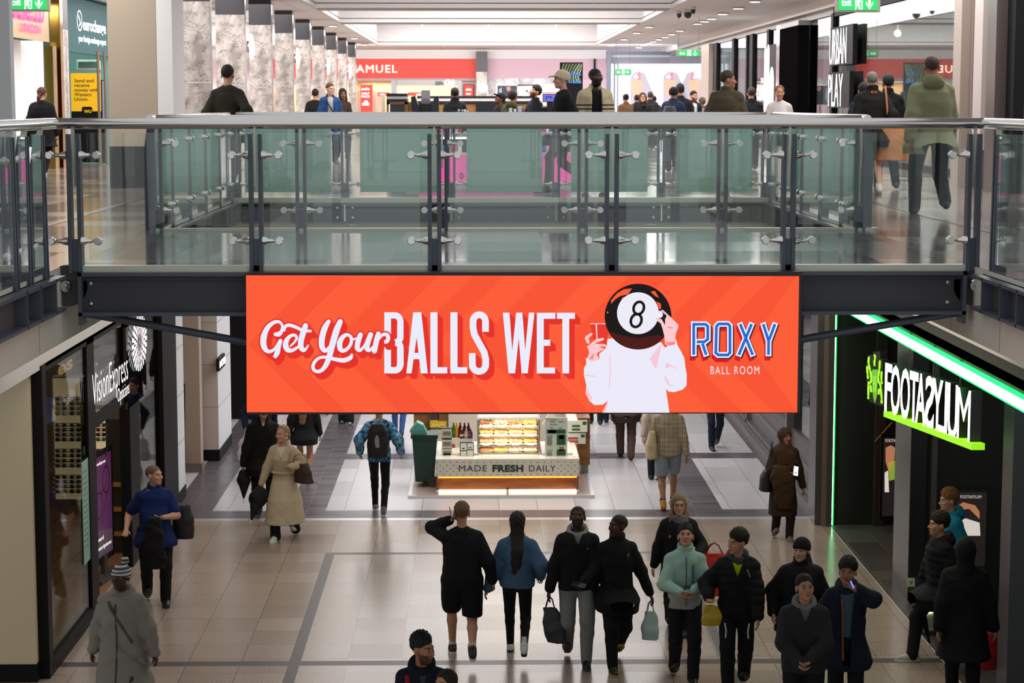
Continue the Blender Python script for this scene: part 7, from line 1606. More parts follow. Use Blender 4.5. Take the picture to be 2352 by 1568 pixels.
        if hd:
            G3 = Field(nb - 0.27, nb + V3(0.27, 0.27, 0.2), max(vox, 0.0095)); hdm = cloth(hd) if isinstance(hd, str) else hd
            G3.add(lambda X, Y, Z: np.sqrt((np.sqrt(((X - nb[0]) / 1.05) ** 2 + ((Y - nb[1] - 0.015)) ** 2) - 0.088 * s) ** 2 + np.maximum(np.abs(Z - nb[2] - 0.0 * s - 0.42 * (Y - nb[1])) - 0.022 * s, 0) ** 2) - 0.026 * s, nb - 0.2, nb + 0.2, 0.02)
            G3.ell(nb + V3(0, 0.105, 0.0) * s, V3(0.115, 0.06, 0.075) * s, 0.04); G3.fold(0.005, seed + 5); link_mesh('hood', *G3.mesh(), hdm, root)
        if top.get('belt'):
            b0 = T(1.06, 0.147 + e, 0.108 + e); MB().tube([(b0[3] * 1.06 * math.cos(a), b0[2] + b0[4] * 1.08 * math.sin(a), b0[0]) for a in np.linspace(0, 6.2832, 33)], 0.018, 8, cap=False).build('belt', tm, root, 60, local=True)
        for nm, c, pts, r_ in top.get('trim', ()):   # straps, stripes and zips lying on the cloth: points given as (x, z) on the front or back
            fb = -1 if nm[0] != '-' else 1; nm = nm.lstrip('-'); Lv = np.array(sorted(lev)); pp = []
            for (x_, z_) in catmull(pts, 5):
                zz = z_ * s + dz; a_ = np.interp(zz, Lv[:, 0], Lv[:, 3]); b_ = np.interp(zz, Lv[:, 0], Lv[:, 4]); cy = np.interp(zz, Lv[:, 0], Lv[:, 2])
                pp.append((x_ * s, cy + fb * (b_ * (max(0.0, 1 - abs(x_ * s / a_) ** 2.3)) ** (1 / 2.3) + 0.006), zz))
            MB().tube(pp, r_, 8).build(nm, cloth(c), root, 60, local=True)
    if extra: extra(root, dict(hc=hc, along=along, hands=hands, wL=wL, wR=wR, SL=SL, SR=SR, nb=nb, s=s, dz=dz, ln=ln, kL=kL, kR=kR, w=w))
    PJ[root.name] = dict(root=root, wL=wL, wR=wR, SL=SL, SR=SR, hands=hands, s=s, dz=dz, rz=R(rz), at=V3(X0, Y0, z0), hc=hc, along=along)
    return root
def G_lo(G): return tuple(a[0] for a in G.ax)
PJ = {}
def world(p, v):
    """a point of a person's own frame in the place"""
    j = PJ[p.name]; c, s_ = math.cos(j['rz']), math.sin(j['rz']); v = np.array(v, float); return j['at'] + V3(c * v[0] - s_ * v[1], s_ * v[0] + c * v[1], v[2])
def grip(p, side):
    j = PJ[p.name]; w_, d, n, sid = j['hands'][0 if side == 'l' else 1]; return world(p, w_ + (d * 0.085 + n * 0.025) * j['s'])
# ================================================================ WHO IS THERE
LP = lambda px, py: tuple(float(v) for v in atz(px, py, 0)[:2])
UP = lambda px, Y: (float(aty(px, 238, Y)[0]), Y)
J = lambda c, **k: dict(col=c, **k)
BK, NV = '#17171a', '#1a2338'
# ---------------------------------------------------------------- things people carry
def carrier(name, lab, p, w, h, col, handle=True, d=0.1, cat='bag', swing=0.0, rough=0.5, hc=None):
    """a hanging bag with its handles gripped at p"""
    t = thing(name, lab, cat, p); F = Field((-w, -d - 0.08, -h - 0.2), (w, d + 0.08, 0.02), 0.011)
    F.loft([(-h - 0.12, swing, 0, w * 0.46, d * 0.45), (-h * 0.7 - 0.1, swing * 0.7, 0, w * 0.5, d * 0.5), (-0.2, swing * 0.2, 0, w * 0.38, d * 0.3), (-0.12, 0, 0, w * 0.3, d * 0.2)], 0.02, 2.6); F.fold(0.006, len(lab)); P, Q = F.mesh()
    link_mesh('bag_body', P, Q, col if not isinstance(col, str) else mat('bag_' + col, col, rough), t)
    if handle:
        for y in (-0.02, 0.02): MB().tube([(-w * 0.2, y, -0.13), (-w * 0.1, y, -0.03), (0, y * 0.4, 0), (w * 0.1, y, -0.03), (w * 0.2, y, -0.13)], 0.008, 6).build('handle', mat('bagh_' + (hc or 'x') + lab[:6], hc or (col if isinstance(col, str) else '#222222'), 0.5), t, 50, local=True)
    return t
def umbrella(lab, grip_p, tip, furl=0.055):
    """a furled umbrella hanging from the hand to its tip"""
    g = np.array(grip_p); d = unit_(np.array(tip) - g); t = thing('umbrella', lab, 'umbrella', g, 'furled black umbrellas'); L = float(np.linalg.norm(np.array(tip) - g))
    MB().tube([g - d * 0.06, g + d * 0.12], 0.014, 10).build('handle', mat('umbrella_handle', '#2a2522', 0.4), t, 50)
    F = Field(np.minimum(g, np.array(tip)) - 0.12, np.maximum(g, np.array(tip)) + 0.12, 0.009); F.cone(g + d * 0.05, g + d * 0.14, furl * 0.75, furl, 0.02); F.cone(g + d * 0.14, g + d * (L - 0.08), furl, 0.012, 0.02); F.fold(0.006, 3, 0.5); F.v = F.v
    P, Q = F.mesh(); link_mesh('canopy', P - g, Q, cloth('#16161a', 0.6), t); MB().tube([g + d * (L - 0.1), g + d * L], [0.007, 0.004], 8).build('tip', INOX, t, 50)
    return t
def phone(lab, p, n, up, glowing=False, cat='phone'):
    n = unit_(np.array(n, float)); up = np.array(up, float); up = unit_(up - n * (up @ n)); r_ = np.cross(up, n); t = thing('phone', lab, cat, p); q = lambda a, b, c: np.array(p) + r_ * a + up * b + n * c
    m = MB(); m._add([q(a, b, c) for c in (-0.005, 0.004) for a, b in ((-0.037, -0.075), (0.037, -0.075), (0.037, 0.075), (-0.037, 0.075))], [(3, 2, 1, 0), (4, 5, 6, 7), (0, 1, 5, 4), (1, 2, 6, 5), (2, 3, 7, 6), (3, 0, 4, 7)]); m.build('case', mat('phone_black', '#15161a', 0.3), t)
    MB().quad(q(-0.034, -0.07, 0.0045), q(0.034, -0.07, 0.0045), q(0.034, 0.07, 0.0045), q(-0.034, 0.07, 0.0045)).build('screen', glow('phone_glow', '#dfeaf5', 1.2) if glowing else mat('phone_glass', '#20242c', 0.1), t)
    return t
def blob(name, lab, cat, p, levels, col, part='body', seed=2, rz=0, straps=(), sc=None, group=None, p_=2.5, fold=0.004, hd=None):
    """a soft bag: stacked sections round p in its own frame"""
    A = np.array(levels); t = thing(name, lab, cat, p, group, rz=rz); F = Field((-A[:, 3].max() - 0.05 + A[:, 1].min(), -A[:, 4].max() - 0.05 + A[:, 2].min(), A[:, 0].min() - 0.05), (A[:, 3].max() + 0.05 + A[:, 1].max(), A[:, 4].max() + 0.05 + A[:, 2].max(), A[:, 0].max() + 0.05), 0.011)
    F.loft(levels, 0.02, p_); F.fold(fold, seed); r = F.mesh(); link_mesh(part, *r, col if not isinstance(col, str) else mat('bag_' + col, col, 0.55, bump=0.1), t)
    for pts, r_ in straps: MB().tube(catmull3(pts), r_, 8).build('strap', (hd if hd else (col if not isinstance(col, str) else mat('bag_' + col, col, 0.55))), t, 50, local=True)
    return t
def catmull3(pts, k=5):
    return [tuple(q) for q in catmull(pts, k)]
# ---------------------------------------------------------------- ground floor, near to far
p = person('person in a blue polo shirt with a jacket over one arm by the left shopfront', LP(360, 1384), 12, 1.80, 1.22, 'pale', ('buzz', '#6a5444'), J('#13275c', kind='polo_shirt', sleeve='short', hem=0.82, ease=0.018, collar='collar'), ('trousers', BK, 0.014), belly=0.05, walk=0.3, hr=(-0.36, -0.16, 1.0), hl=(0.08, -0.33, 1.17), pl=(0.8, 0.5, -0.4), pr=(-0.3, 0.9, -0.2), head=(52, 4, 0))
g = grip(p, 'l')
blob('jacket', 'black jacket draped over the arm of the person in the blue polo', 'jacket', g + V3(-0.05, -0.09, -0.02), [(-0.62, 0.02, 0, 0.13, 0.06), (-0.4, 0, 0, 0.15, 0.07), (-0.12, 0, 0, 0.11, 0.07), (0.02, 0.02, 0.02, 0.07, 0.06)], cloth(BK), 'cloth', 5, fold=0.012)
q = world(p, (0.36, 0.16, 1.02)); blob('shoulder_bag', 'black shoulder bag behind the arm of the person in the blue polo', 'bag', q, [(-0.24, 0, 0, 0.13, 0.09), (0.0, 0, 0, 0.14, 0.1), (0.2, -0.02, 0, 0.1, 0.07)], '#1b1b1f', 'bag_body', 3, straps=[([(-0.08, -0.05, 0.2), (-0.16, -0.28, 0.36), (-0.22, -0.2, 0.44)], 0.014)])
p = person('person in a long grey hooded coat and striped bobble hat at the lower left', LP(288, 1676), -6, 1.74, 1.15, 'dark', ('bobble', '#111111', pattern('bobble_knit', [(0, '#4a4d4b')] + [(1.5 + i * 0.018, ('#c3c8c4', '#4a4d4b')[i % 2]) for i in range(20)][:20])), J('#8a867e', kind='coat', hem=0.5, ease=0.05, hood='#8a867e', fold=0.011, trim=[('strap', '#57544e', [(-0.1, 1.42), (0.0, 1.25), (0.14, 1.0)], 0.014), ('zip', '#3a3936', [(-0.02, 1.4), (-0.015, 1.1), (-0.01, 0.6)], 0.006)]), ('trousers', '#3b4440', 0.016), walk=0.4, head=(-14, 8, 0), hl=(0.33, -0.02, 0.86), hr=(-0.33, 0.05, 0.86))
p = person('person in a black jacket and brown shoes walking behind the beige trench coat', LP(608, 1194), 6, 1.86, 1.1, 'light', ('short', '#77706a'), J(BK, kind='jacket', hem=0.82, ease=0.035, collar='high', open=('#d8d6d2', [(1.38, 0.0), (1.5, 0.05)])), ('trousers', BK, 0.014), ('#5f3420', '#2a1a12'), walk=0.4, head=(4, 6, 0), hr=(-0.3, -0.06, 0.84)); pA = p
umbrella('furled black umbrella held low by the person in black, leftmost of two', grip(p, 'r'), aty(560, 1156, 29.5), 0.1)
p = person('person in a long beige belted trench coat with a brown handbag', LP(655, 1236), -14, 1.70, 1.0, 'pale', ('tied', '#a58f66'), J('#c3b498', kind='trench_coat', hem=0.3, ease=0.028, flare=0.085, fold=0.004, collar='collar', belt=True, open=('#dedad2', [(1.22, 0.0), (1.48, 0.085)]), trim=[('strap', '#b98a72', [(0.14, 1.42), (0.13, 1.3), (0.12, 1.22)], 0.012)]), ('wide', BK, 0.0), ('#d9dad6', '#f2f2f0'), walk=0.42, lead='r', bust=0.03, head=(-24, 2, 0), hl=(0.17, -0.2, 1.18), hr=(-0.34, -0.1, 0.86), pl=(1, 0.4, -0.5))
umbrella('furled black umbrella hanging from the hand of the person in the trench coat', grip(p, 'r'), aty(574, 1204, 28.2), 0.13)
q = world(p, (0.31, -0.1, 1.0)); blob('handbag', 'dark brown handbag on the arm of the person in the trench coat', 'bag', q, [(-0.15, 0.02, 0, 0.15, 0.075), (0.0, 0.01, 0, 0.135, 0.07), (0.13, 0, 0, 0.09, 0.05)], '#3b2a20', 'bag_body', 3, straps=[([(-0.08, -0.03, 0.1), (-0.1, -0.06, 0.22), (0.0, -0.04, 0.27), (0.08, 0, 0.2), (0.07, 0, 0.1)], 0.009)], rz=R(-25), hd=mat('bag_strap_tan', '#9c6f50', 0.5))
p = person('person with very long fair hair in a black hoodie and bare legs', LP(700, 1104), 180, 1.68, 0.95, 'tan', ('long', '#8a6a42'), J(BK, kind='hoodie', hem=0.80, ease=0.035, hood=BK), ('hotpants', BK, 0.012), ('#1b1b1d', '#2a2a2a'), walk=0.3)
p = person('person in a blue dyed hoodie with a black backpack seen from behind', LP(872, 1176), 178, 1.76, 0.98, 'light', ('short', '#2a1d16'), J(pattern('tie_dye_cloth', 'tiedye'), kind='hoodie', hem=0.86, ease=0.035, sr=1.2, fold=0.009), ('skinny', BK, 0.004), ('#6a6a64', '#d9d9d4'), walk=0.45, lift=0.03, hl=(0.3, -0.02, 0.98), hr=(-0.34, -0.04, 0.98), pl=(0.5, 0.9, -0.2), pr=(-0.5, 0.9, -0.2))
q = world(p, (0.0, 0.235, 1.17)); blob('backpack', 'black backpack worn over the blue dyed hoodie', 'backpack', q, [(-0.27, 0, 0, 0.15, 0.085), (-0.1, 0, 0, 0.165, 0.1), (0.14, 0, 0, 0.15, 0.09), (0.25, 0, 0, 0.09, 0.06)], '#15151a', 'bag_body', 4, rz=R(178), p_=3)
t = bpy.data.objects['backpack']; m = MB(); polyfill(m, [(-0.035, -0.1), (0.02, -0.11), (0.04, -0.02), (0.03, 0.06), (0.0, 0.1), (-0.03, 0.03)], lambda u, v, d=0: (u, 0.106, v)); m.build('logo', mat('pack_logo', '#9a9c9a', 0.5), t, local=True)
person('person in black trousers and white shoes far behind the blue dyed hoodie', UP(788, 39.0), 180, 1.75, 1, 'light', ('short', '#2a1d16'), J(BK, ease=0.03, hem=0.86), ('wide', BK, 0.004), ('#c9c6c0', '#d9d9d4'), walk=0.25, lift=0.02)
person('person in bright blue jeans far behind, left of the doughnut kiosk', UP(910, 37.4), 175, 1.7, 1, 'light', ('short', '#2a1d16'), J(BK, ease=0.03, hem=0.86), ('skinny', '#3a5590', 0.006), ('#23232a', '#d9d9d4'), walk=0.4)
person('person in dark trousers far behind, farthest left of the open floor', UP(736, 40.2), 180, 1.72, 1, 'light', ('short', '#2a1d16'), J(BK, ease=0.03, hem=0.86), ('trousers', '#1d1d24', 0.01), walk=0.4)
p = person('person in a dark blue jacket half hidden behind the left end of the orange screen', UP(590, 33.2), 20, 1.74, 1, 'light', ('short', '#2a1d16'), J(NV, ease=0.03, hem=0.86), ('trousers', BK, 0.012), hr=(-0.3, -0.05, 0.95))
carrier('carrier_bag', 'white carrier bag hanging at the left end of the orange screen', grip(p, 'r'), 0.34, 0.36, '#cfc9c8', d=0.14)
# pair walking away
p = person('person in a black sweatshirt and black shorts seen from behind', LP(1062, 1512), 183, 1.86, 1.12, 'light', ('short', '#6a5334'), J('#141417', kind='sweatshirt', hem=0.93, ease=0.035, box=0.01), ('shorts', '#121215', 0.032), ('#1a1a1c', '#d8d5cc'), walk=0.55, lead='l', lift=0.1, hl=(0.13, -0.1, 1.56), pl=(0.7, -0.2, -1), hr=(-0.33, -0.02, 0.9), socks='#c9cbc9', curl=0.9)
b = bpy.data.objects[p.name]; MB().tube([(0.19 * math.cos(a), 0.145 * math.sin(a), 0.925) for a in np.linspace(0, 6.2832, 33)], 0.022, 8, cap=False).build('waistband', cloth('#5c1a20'), p, 60, local=True)
phone('phone held to the ear of the person in black shorts', world(p, (0.125, 0.0, 1.68)), (1, 0, 0.2), (0, 0.2, 1))
p = person('person with long dark hair in a blue denim jacket and black leggings', LP(1188, 1506), 178, 1.70, 1.0, 'light', ('long', '#1d1412'), J('#44637f', kind='jacket', hem=0.9, ease=0.045, collar='collar', box=0.012, fold=0.008), ('leggings', '#121215', 0.006), ('#d5d6d2', '#1d1d1f'), walk=0.5, lead='l', lift=0.12, hl=(0.36, 0.02, 0.86), hr=(-0.28, -0.1, 1.0), socks='#c9cbc9')
# pair walking towards us
p = person('person in a black jacket with a grey hood and grey joggers', LP(1325, 1520), 0, 1.84, 1.08, 'dark', ('buzz', '#0e0b0a'), J('#131317', kind='jacket', hem=0.86, ease=0.04, hood='#8f9496', open=('#7f8486', [(1.33, 0.0), (1.5, 0.075)])), ('joggers', '#7d7f7b', 0.014), ('#141416', '#3a3a3c'), walk=0.4, lead='l', lift=0.05, head=(-4, 22, 0), hl=(0.06, -0.31, 1.0), hr=(-0.3, -0.04, 0.86), pl=(1, 0.4, -0.4), beard='#120d0b')
m = MB(); polyfill(m, [(0.03, 1.335), (0.07, 1.35), (0.12, 1.345), (0.085, 1.33)], lambda u, v, d=0: (u, -0.168, v)); m.build('logo', mat('logo_white', '#cfd2d4', 0.5), p, local=True)
phone('phone held at the waist of the person in grey joggers', grip(p, 'l') + V3(0, -0.02, 0.01), (0, -0.5, 1), (0.9, -0.4, 0))
carrier('shopping_bag', 'dark striped bag swinging beside the grey joggers', grip(p, 'r'), 0.25, 0.4, '#2b2b2e', d=0.12, swing=0.08)
p = person('person in a plain black tracksuit looking aside with a pale carrier bag', LP(1415, 1528), 6, 1.80, 1.04, 'dark', ('buzz', '#100c0b'), J('#111114', kind='tracksuit_top', hem=0.84, ease=0.028, collar='high'), ('joggers', '#111114', 0.01), ('#1d1b12', '#a08d1c'), walk=0.6, lead='r', lift=0.07, head=(-62, 6, 0), hl=(0.37, -0.04, 0.87), hr=(-0.26, 0.1, 0.86))
m = MB(); polyfill(m, [(0.09, 1.26), (0.115, 1.28), (0.115, 1.32), (0.095, 1.31)], lambda u, v, d=0: (u, -0.151, v)); m.build('logo', mat('logo_grey', '#5a5c60', 0.5), p, local=True)
carrier('carrier_bag', 'pale mint carrier bag held by the person in the black tracksuit', grip(p, 'l'), 0.2, 0.32, '#b4cdc6', d=0.12)
p = person('person with glasses, a grey scarf and a long black coat carrying a red bag', tuple(aty(1568, 238, 23.3)[:2]), -4, 1.70, 1.06, 'pale', ('longfront', '#8a7456'), J(BK, kind='coat', hem=0.62, ease=0.035, collar='collar'), ('trousers', BK, 0.012), walk=0.4, head=(4, 4, 0), glasses='#241c1c', hr=(-0.3, 0.02, 0.86), hl=(0.24, -0.26, 1.08), pl=(0.5, 0.6, -0.6))
S_ = PJ[p.name]; F = Field(S_['hc'] + V3(-0.2, -0.2, -0.34), S_['hc'] + V3(0.2, 0.25, 0.0), 0.009); nb_ = S_['hc'] + V3(0, 0.03, -0.16)
F.add(lambda X, Y, Z: np.sqrt((np.sqrt((X - nb_[0]) ** 2 + (Y - nb_[1]) ** 2) - 0.085) ** 2 + np.maximum(np.abs(Z - nb_[2] - 0.25 * (Y - nb_[1])) - 0.035, 0) ** 2) - 0.032, nb_ - 0.18, nb_ + 0.18, 0.02); F.fold(0.01, 9, 1.6); link_mesh('scarf', *F.mesh(), mat('scarf_knit', '#6f6c70', 0.9, var=0.6, vscale=60), p)
t = carrier('shopping_bag', 'red shopping bag behind the mint jacket', world(p, (0.42, -0.1, 1.1)), 0.5, 0.5, '#c3221c', d=0.2, hc='#8a1512')
p = person('person in a two tone mint and grey jacket looking at a phone', tuple(aty(1584, 238, 21.25)[:2]), 0, 1.76, 1.02, 'light', ('quiff', '#1d1512'), J(pattern('mint_grey_jacket', [(0, '#9d9b96'), (1.06, '#9cc0b4')]), kind='jacket', hem=0.86, ease=0.032, collar='high', trim=[('zip', '#5f6f6c', [(0.0, 1.44), (0.0, 1.2), (0.0, 0.9)], 0.006), ('stripe', '#5c6a68', [(0.075, 1.36), (0.072, 1.25), (0.07, 1.15)], 0.012)]), ('trousers', BK, 0.014), ('#151517', '#2a2a2a'), walk=0.32, lead='l', head=(-6, 26, 0), hl=(0.03, -0.33, 1.1), hr=(-0.06, -0.33, 1.08), pl=(1, 0.3, -0.6), pr=(-1, 0.3, -0.6))
phone('phone held in both hands of the person in the mint jacket', world(p, (-0.02, -0.42, 1.135)), (0, 0.5, 1), (0, -1, 0.6))
p = person('person in a black puffer jacket with a neon yellow top underneath', tuple(aty(1708, 238, 20.9)[:2]), -6, 1.78, 1.04, 'light', ('mop', '#16110f'), J('#151519', kind='puffer_jacket', hem=0.86, ease=0.05, puffer=True, hood='#3c3d42', open=('#b9d800', [(1.26, 0.0), (1.5, 0.085)]), trim=[('stripe', '#74767a', [(0.1, 1.38), (0.13, 1.3)], 0.01)]), ('trousers', '#131316', 0.018), ('#151517', '#2a2a2a'), walk=0.35, lead='r', head=(-55, 2, 0), hr=(-0.3, -0.2, 1.08), hl=(0.22, -0.24, 0.86), pl=(1, 0.3, -0.2), pr=(-0.5, 0.8, -0.3))
for sx in (-1, 1): MB().tube([(sx * 0.13, -0.2, 0.78), (sx * 0.115, -0.22, 0.7), (sx * 0.12, -0.21, 0.62)], 0.009, 6).build('stripe', mat('logo_white', '#cfd2d4', 0.5), p, 60, local=True)
carrier('carrier_bag', 'bright yellow bag under the arm of the person in the neon top', grip(p, 'r') + V3(0.02, 0.02, 0.06), 0.22, 0.22, '#b79a12', d=0.1, handle=False)
p = person('person in a black beanie with a brown ponytail and black jacket', tuple(aty(1858, 238, 20.75)[:2]), -6, 1.72, 1.08, 'pale', ('beanie', '#3a241a', cloth('#101013'), 1), J('#131316', kind='jacket', hem=0.8, ease=0.05, collar='high'), ('trousers', BK, 0.014), walk=0.3, head=(-24, 4, 0), hl=(0.26, -0.12, 0.9), hr=(-0.3, -0.08, 0.95))
p = person('person in a charcoal jacket with a grey hood, hands clasped in front', tuple(aty(1868, 238, 18.8)[:2]), -4, 1.79, 1.1, 'light', ('short', '#211813'), J('#2c2b2d', kind='jacket', hem=0.84, ease=0.045, hood='#77797a', open=('#65686a', [(1.3, 0.0), (1.5, 0.075)])), ('trousers', BK, 0.014), walk=0.3, head=(10, 14, 0), hl=(0.02, -0.34, 1.03), hr=(-0.07, -0.34, 1.0), pl=(1, 0.3, -0.4), pr=(-1, 0.3, -0.4), curl=1.1)
m = MB(); polyfill(m, [(0.07, 1.2), (0.1, 1.19), (0.14, 1.165), (0.13, 1.185), (0.11, 1.21)], lambda u, v, d=0: (u, -0.165, v)); m.build('logo', mat('logo_grey2', '#8a8c90', 0.5), p, local=True)
p = person('person in an open navy parka with a hand raised to the mouth', tuple(aty(1968, 238, 19.5)[:2]), -8, 1.78, 1.02, 'tan', ('mop', '#17110f'), J('#151c2c', kind='parka', hem=0.74, ease=0.045, hood='#1b2434', open=('#4a6270', [(0.74, 0.035), (1.2, 0.05), (1.5, 0.08)]), trim=[('lining', '#a8502a', [(-0.055, 1.4), (-0.045, 1.2), (-0.035, 0.8)], 0.009)]), ('trousers', BK, 0.014), walk=0.3, head=(-10, 6, 0), hl=(0.02, -0.22, 1.55), pl=(1, -0.1, -0.6), hr=(-0.3, -0.06, 0.9), curl=0.9)
q = world(p, (0.015, -0.3, 1.57)); t = thing('vape', 'small glowing vape stick in the raised hand of the person in the navy parka', 'vape', q); MB().tube([q + V3(0, -0.02, 0.03), q + V3(0.03, -0.03, -0.04)], 0.008, 8).build('body', mat('vape_blue', '#5a64c8', 0.3, emit='#7a86ff', estr=1.2), t, 50)
p = person('person in a brown headscarf with a dark brown coat over one arm', LP(1797, 1238), 4, 1.66, 1.0, 'tan', ('hijab', '#111111', cloth('#4d3428')), J('#32241b', kind='coat', hem=0.42, ease=0.03, flare=0.02), ('trousers', '#1d1716', 0.01), ('#6e5a5a', '#8a7a78'), walk=0.25, head=(20, 0, 0), hr=(0.0, -0.3, 1.12), hl=(0.3, -0.06, 0.84), pr=(-1, 0.2, -0.4))
phone('lit phone in the hand of the person in the brown headscarf', grip(p, 'r') + V3(0.03, -0.02, 0.02), (0.3, -1, 0.5), (0.2, 0.3, 1), True)
q = world(p, (-0.08, -0.29, 1.0)); blob('coat', 'brown coat folded over the forearm of the person in the headscarf', 'coat', q, [(-0.5, 0.05, 0.08, 0.1, 0.06), (-0.2, 0.02, 0.02, 0.15, 0.08), (0.0, 0, 0, 0.17, 0.09), (0.13, 0, 0.02, 0.13, 0.07)], cloth('#43301f'), 'cloth', 4, fold=0.012)
q = world(p, (-0.24, 0.05, 0.85)); blob('shoulder_bag', 'black bag at the side of the person in the headscarf', 'bag', q, [(-0.14, 0, 0, 0.1, 0.14), (0.05, 0, 0, 0.09, 0.13), (0.16, 0.02, 0, 0.06, 0.1)], '#141416', 'bag_body', 3, straps=[([(0, -0.08, 0.14), (0.04, -0.14, 0.4), (0.07, -0.06, 0.58), (0.06, 0.06, 0.4), (0, 0.08, 0.14)], 0.01)])
p = person('person in a checked shirt and pale denim shorts walking away', LP(1534, 1166), 180, 1.84, 1.06, 'tan', ('short', '#3a2a1e'), J(pattern('plaid_shirt_cloth', 'plaid'), kind='shirt', hem=0.84, ease=0.028, fold=0.007), ('shorts', '#8d9ca5', 0.018), ('#b5742a', '#3a2a1c'), walk=0.42, lead='r', lift=0.04, socks='#15161c')
q = world(p, (0.27, 0.05, 1.12)); blob('tote_bag', 'cream tote bag on the shoulder of the person in the checked shirt', 'bag', q, [(-0.32, 0, 0, 0.09, 0.15), (-0.12, 0, 0, 0.085, 0.14), (0.1, -0.01, 0, 0.045, 0.07)], cloth('#c7b591'), 'bag_body', 3, rz=R(180), straps=[([(0.0, 0, 0.06), (0.06, 0.06, 0.25), (0.1, -0.02, 0.33), (0.05, -0.08, 0.2), (0, -0.03, 0.06)], 0.012)])
p = person('person in a pale coat and navy trousers left of the checked shirt', LP(1509, 1104), 180, 1.68, 1, 'pale', ('short', '#5a4a3a'), J('#b8aaa0', kind='coat', hem=0.72, ease=0.03), ('trousers', '#1c2236', 0.01), walk=0.4, hr=(-0.24, -0.1, 0.84)); umbrella('furled black umbrella hanging beside the pale denim shorts', grip(p, 'r') + V3(0.0, 0, 0), aty(1506, 1112, 32.8), 0.05)
person('person in brown trousers and a dark brown jacket walking away right of the kiosk', LP(1437, 1052), 176, 1.8, 1.06, 'light', ('short', '#2a1d16'), J('#3f3433', ease=0.03, hem=0.84), ('trousers', '#5d4a3e', 0.016), ('#2a201c', '#2a201c'), walk=0.5, lift=0.03)
person('person in dark turned up jeans and black shoes far on the right', UP(1650, 36), 6, 1.76, 1, 'light', ('short', '#2a1d16'), J('#2b2a2e', ease=0.03, hem=0.86), ('trousers', '#20273a', 0.006), ('#17171a', '#17171a'), walk=0.35, lead='r')
person('person in black trousers far behind the right end of the kiosk', UP(1371, 38.8), 180, 1.74, 1, 'light', ('short', '#2a1d16'), J(BK, ease=0.03, hem=0.86), ('trousers', BK, 0.01), walk=0.35)
person('person in navy trousers far behind, left of the brown trousers', UP(1407, 38.9), 178, 1.74, 1, 'light', ('short', '#2a1d16'), J(NV, ease=0.03, hem=0.86), ('trousers', '#1f2a44', 0.01), ('#17171a', '#c9c6c0'), walk=0.4)
# by the black shop
p = person('person in a black padded jacket and pale trainers walking left past the black shop', (5.2, 21.9), -84, 1.78, 1.04, 'light', ('mop', '#1d1411'), J('#15161a', kind='jacket', hem=0.84, ease=0.05, puffer=True, hood='#1c1c20'), ('trousers', '#1d1e24', 0.014), ('#b0aca6', '#d5d2cc'), walk=0.62, lead='r', lift=0.05, head=(0, 4, 0), hr=(-0.24, -0.16, 0.86), hl=(0.28, 0.12, 0.86)); m = MB(); polyfill(m, [(0.0, 1.33), (0.05, 1.33), (0.05, 1.345), (0.0, 1.345)], lambda u, v, d=0: (-0.235, u - 0.05, v)); m.build('logo', mat('logo_white', '#cfd2d4', 0.5), p, local=True)
umbrella('furled black umbrella swinging ahead of the person in pale trainers', grip(p, 'r'), atz(2138, 1492, 0.12), 0.045)
blob('holdall', 'dark tartan holdall carried beside the black shop', 'bag', world(p, (0.33, 0.1, 0.46)), [(-0.26, 0, 0, 0.1, 0.19), (0.0, 0, 0, 0.12, 0.2), (0.2, 0, 0, 0.08, 0.17)], pattern('tartan_cloth', 'tartan'), 'bag_body', 3, rz=R(-84), straps=[([(0, -0.1, 0.18), (0, -0.06, 0.32), (0, 0.06, 0.32), (0, 0.1, 0.18)], 0.012)])
person('person with ginger hair in a bright turquoise jacket before the lit posters', (5.62, 23.2), -80, 1.76, 1.0, 'pale', ('mop', '#8a5a2e'), J('#1f7fa6', kind='jacket', hem=0.84, ease=0.045, hood='#1f7fa6'), ('trousers', BK, 0.012), walk=0.4)
p = person('person dressed all in black seen from behind at the right edge', (5.08, 20.35), 170, 1.78, 1.1, 'tan', ('hood', '#0d0c0d', cloth('#121214')), J('#0f0f11', kind='coat', hem=0.55, ease=0.05), ('trousers', '#0f0f11', 0.016), walk=0.4, hr=(-0.3, 0.02, 0.86))
carrier('carrier_bag', 'red bag at the lower right beside the grey post', V3(5.5, 20.95, 0.72), 0.24, 0.4, '#b81a1a', d=0.14)
# bottom edge
p = person('person with dark hair and red backpack straps at the bottom of the picture', tuple(aty(962, 238, 16.75)[:2]), 4, 1.78, 1.05, 'tan', ('quiff', '#14100e'), J('#131a2b', kind='jacket', hem=0.8, ease=0.03, hood='#10151f', open=('#3a4046', [(1.25, 0.0), (1.5, 0.05)]), trim=[('strap', '#a01c20', [(-0.13, 1.42), (-0.125, 1.25), (-0.15, 1.0)], 0.022), ('strap', '#a01c20', [(0.13, 1.42), (0.125, 1.25), (0.15, 1.0)], 0.012), ('strap_stripe', '#c9bcb8', [(-0.13, 1.37), (-0.127, 1.3), (-0.128, 1.22)], 0.0235)]), ('trousers', BK, 0.012), walk=0.3, head=(52, 0, 0), beard='#2a1d18')
blob('backpack', 'red backpack mostly hidden behind the person with dark hair at the bottom', 'backpack', world(p, (0, 0.24, 1.15)), [(-0.25, 0, 0, 0.14, 0.08), (0.0, 0, 0, 0.15, 0.1), (0.2, 0, 0, 0.1, 0.07)], '#a01c20', 'bag_body')
person('smaller person with dark hair in front, cut off by the bottom edge', tuple(aty(1020, 238, 16.3)[:2]), -20, 1.58, 0.92, 'light', ('short', '#1d1512'), J('#20242c', hem=0.8, ease=0.03), ('trousers', BK, 0.012), walk=0.3, head=(-25, 10, 0))
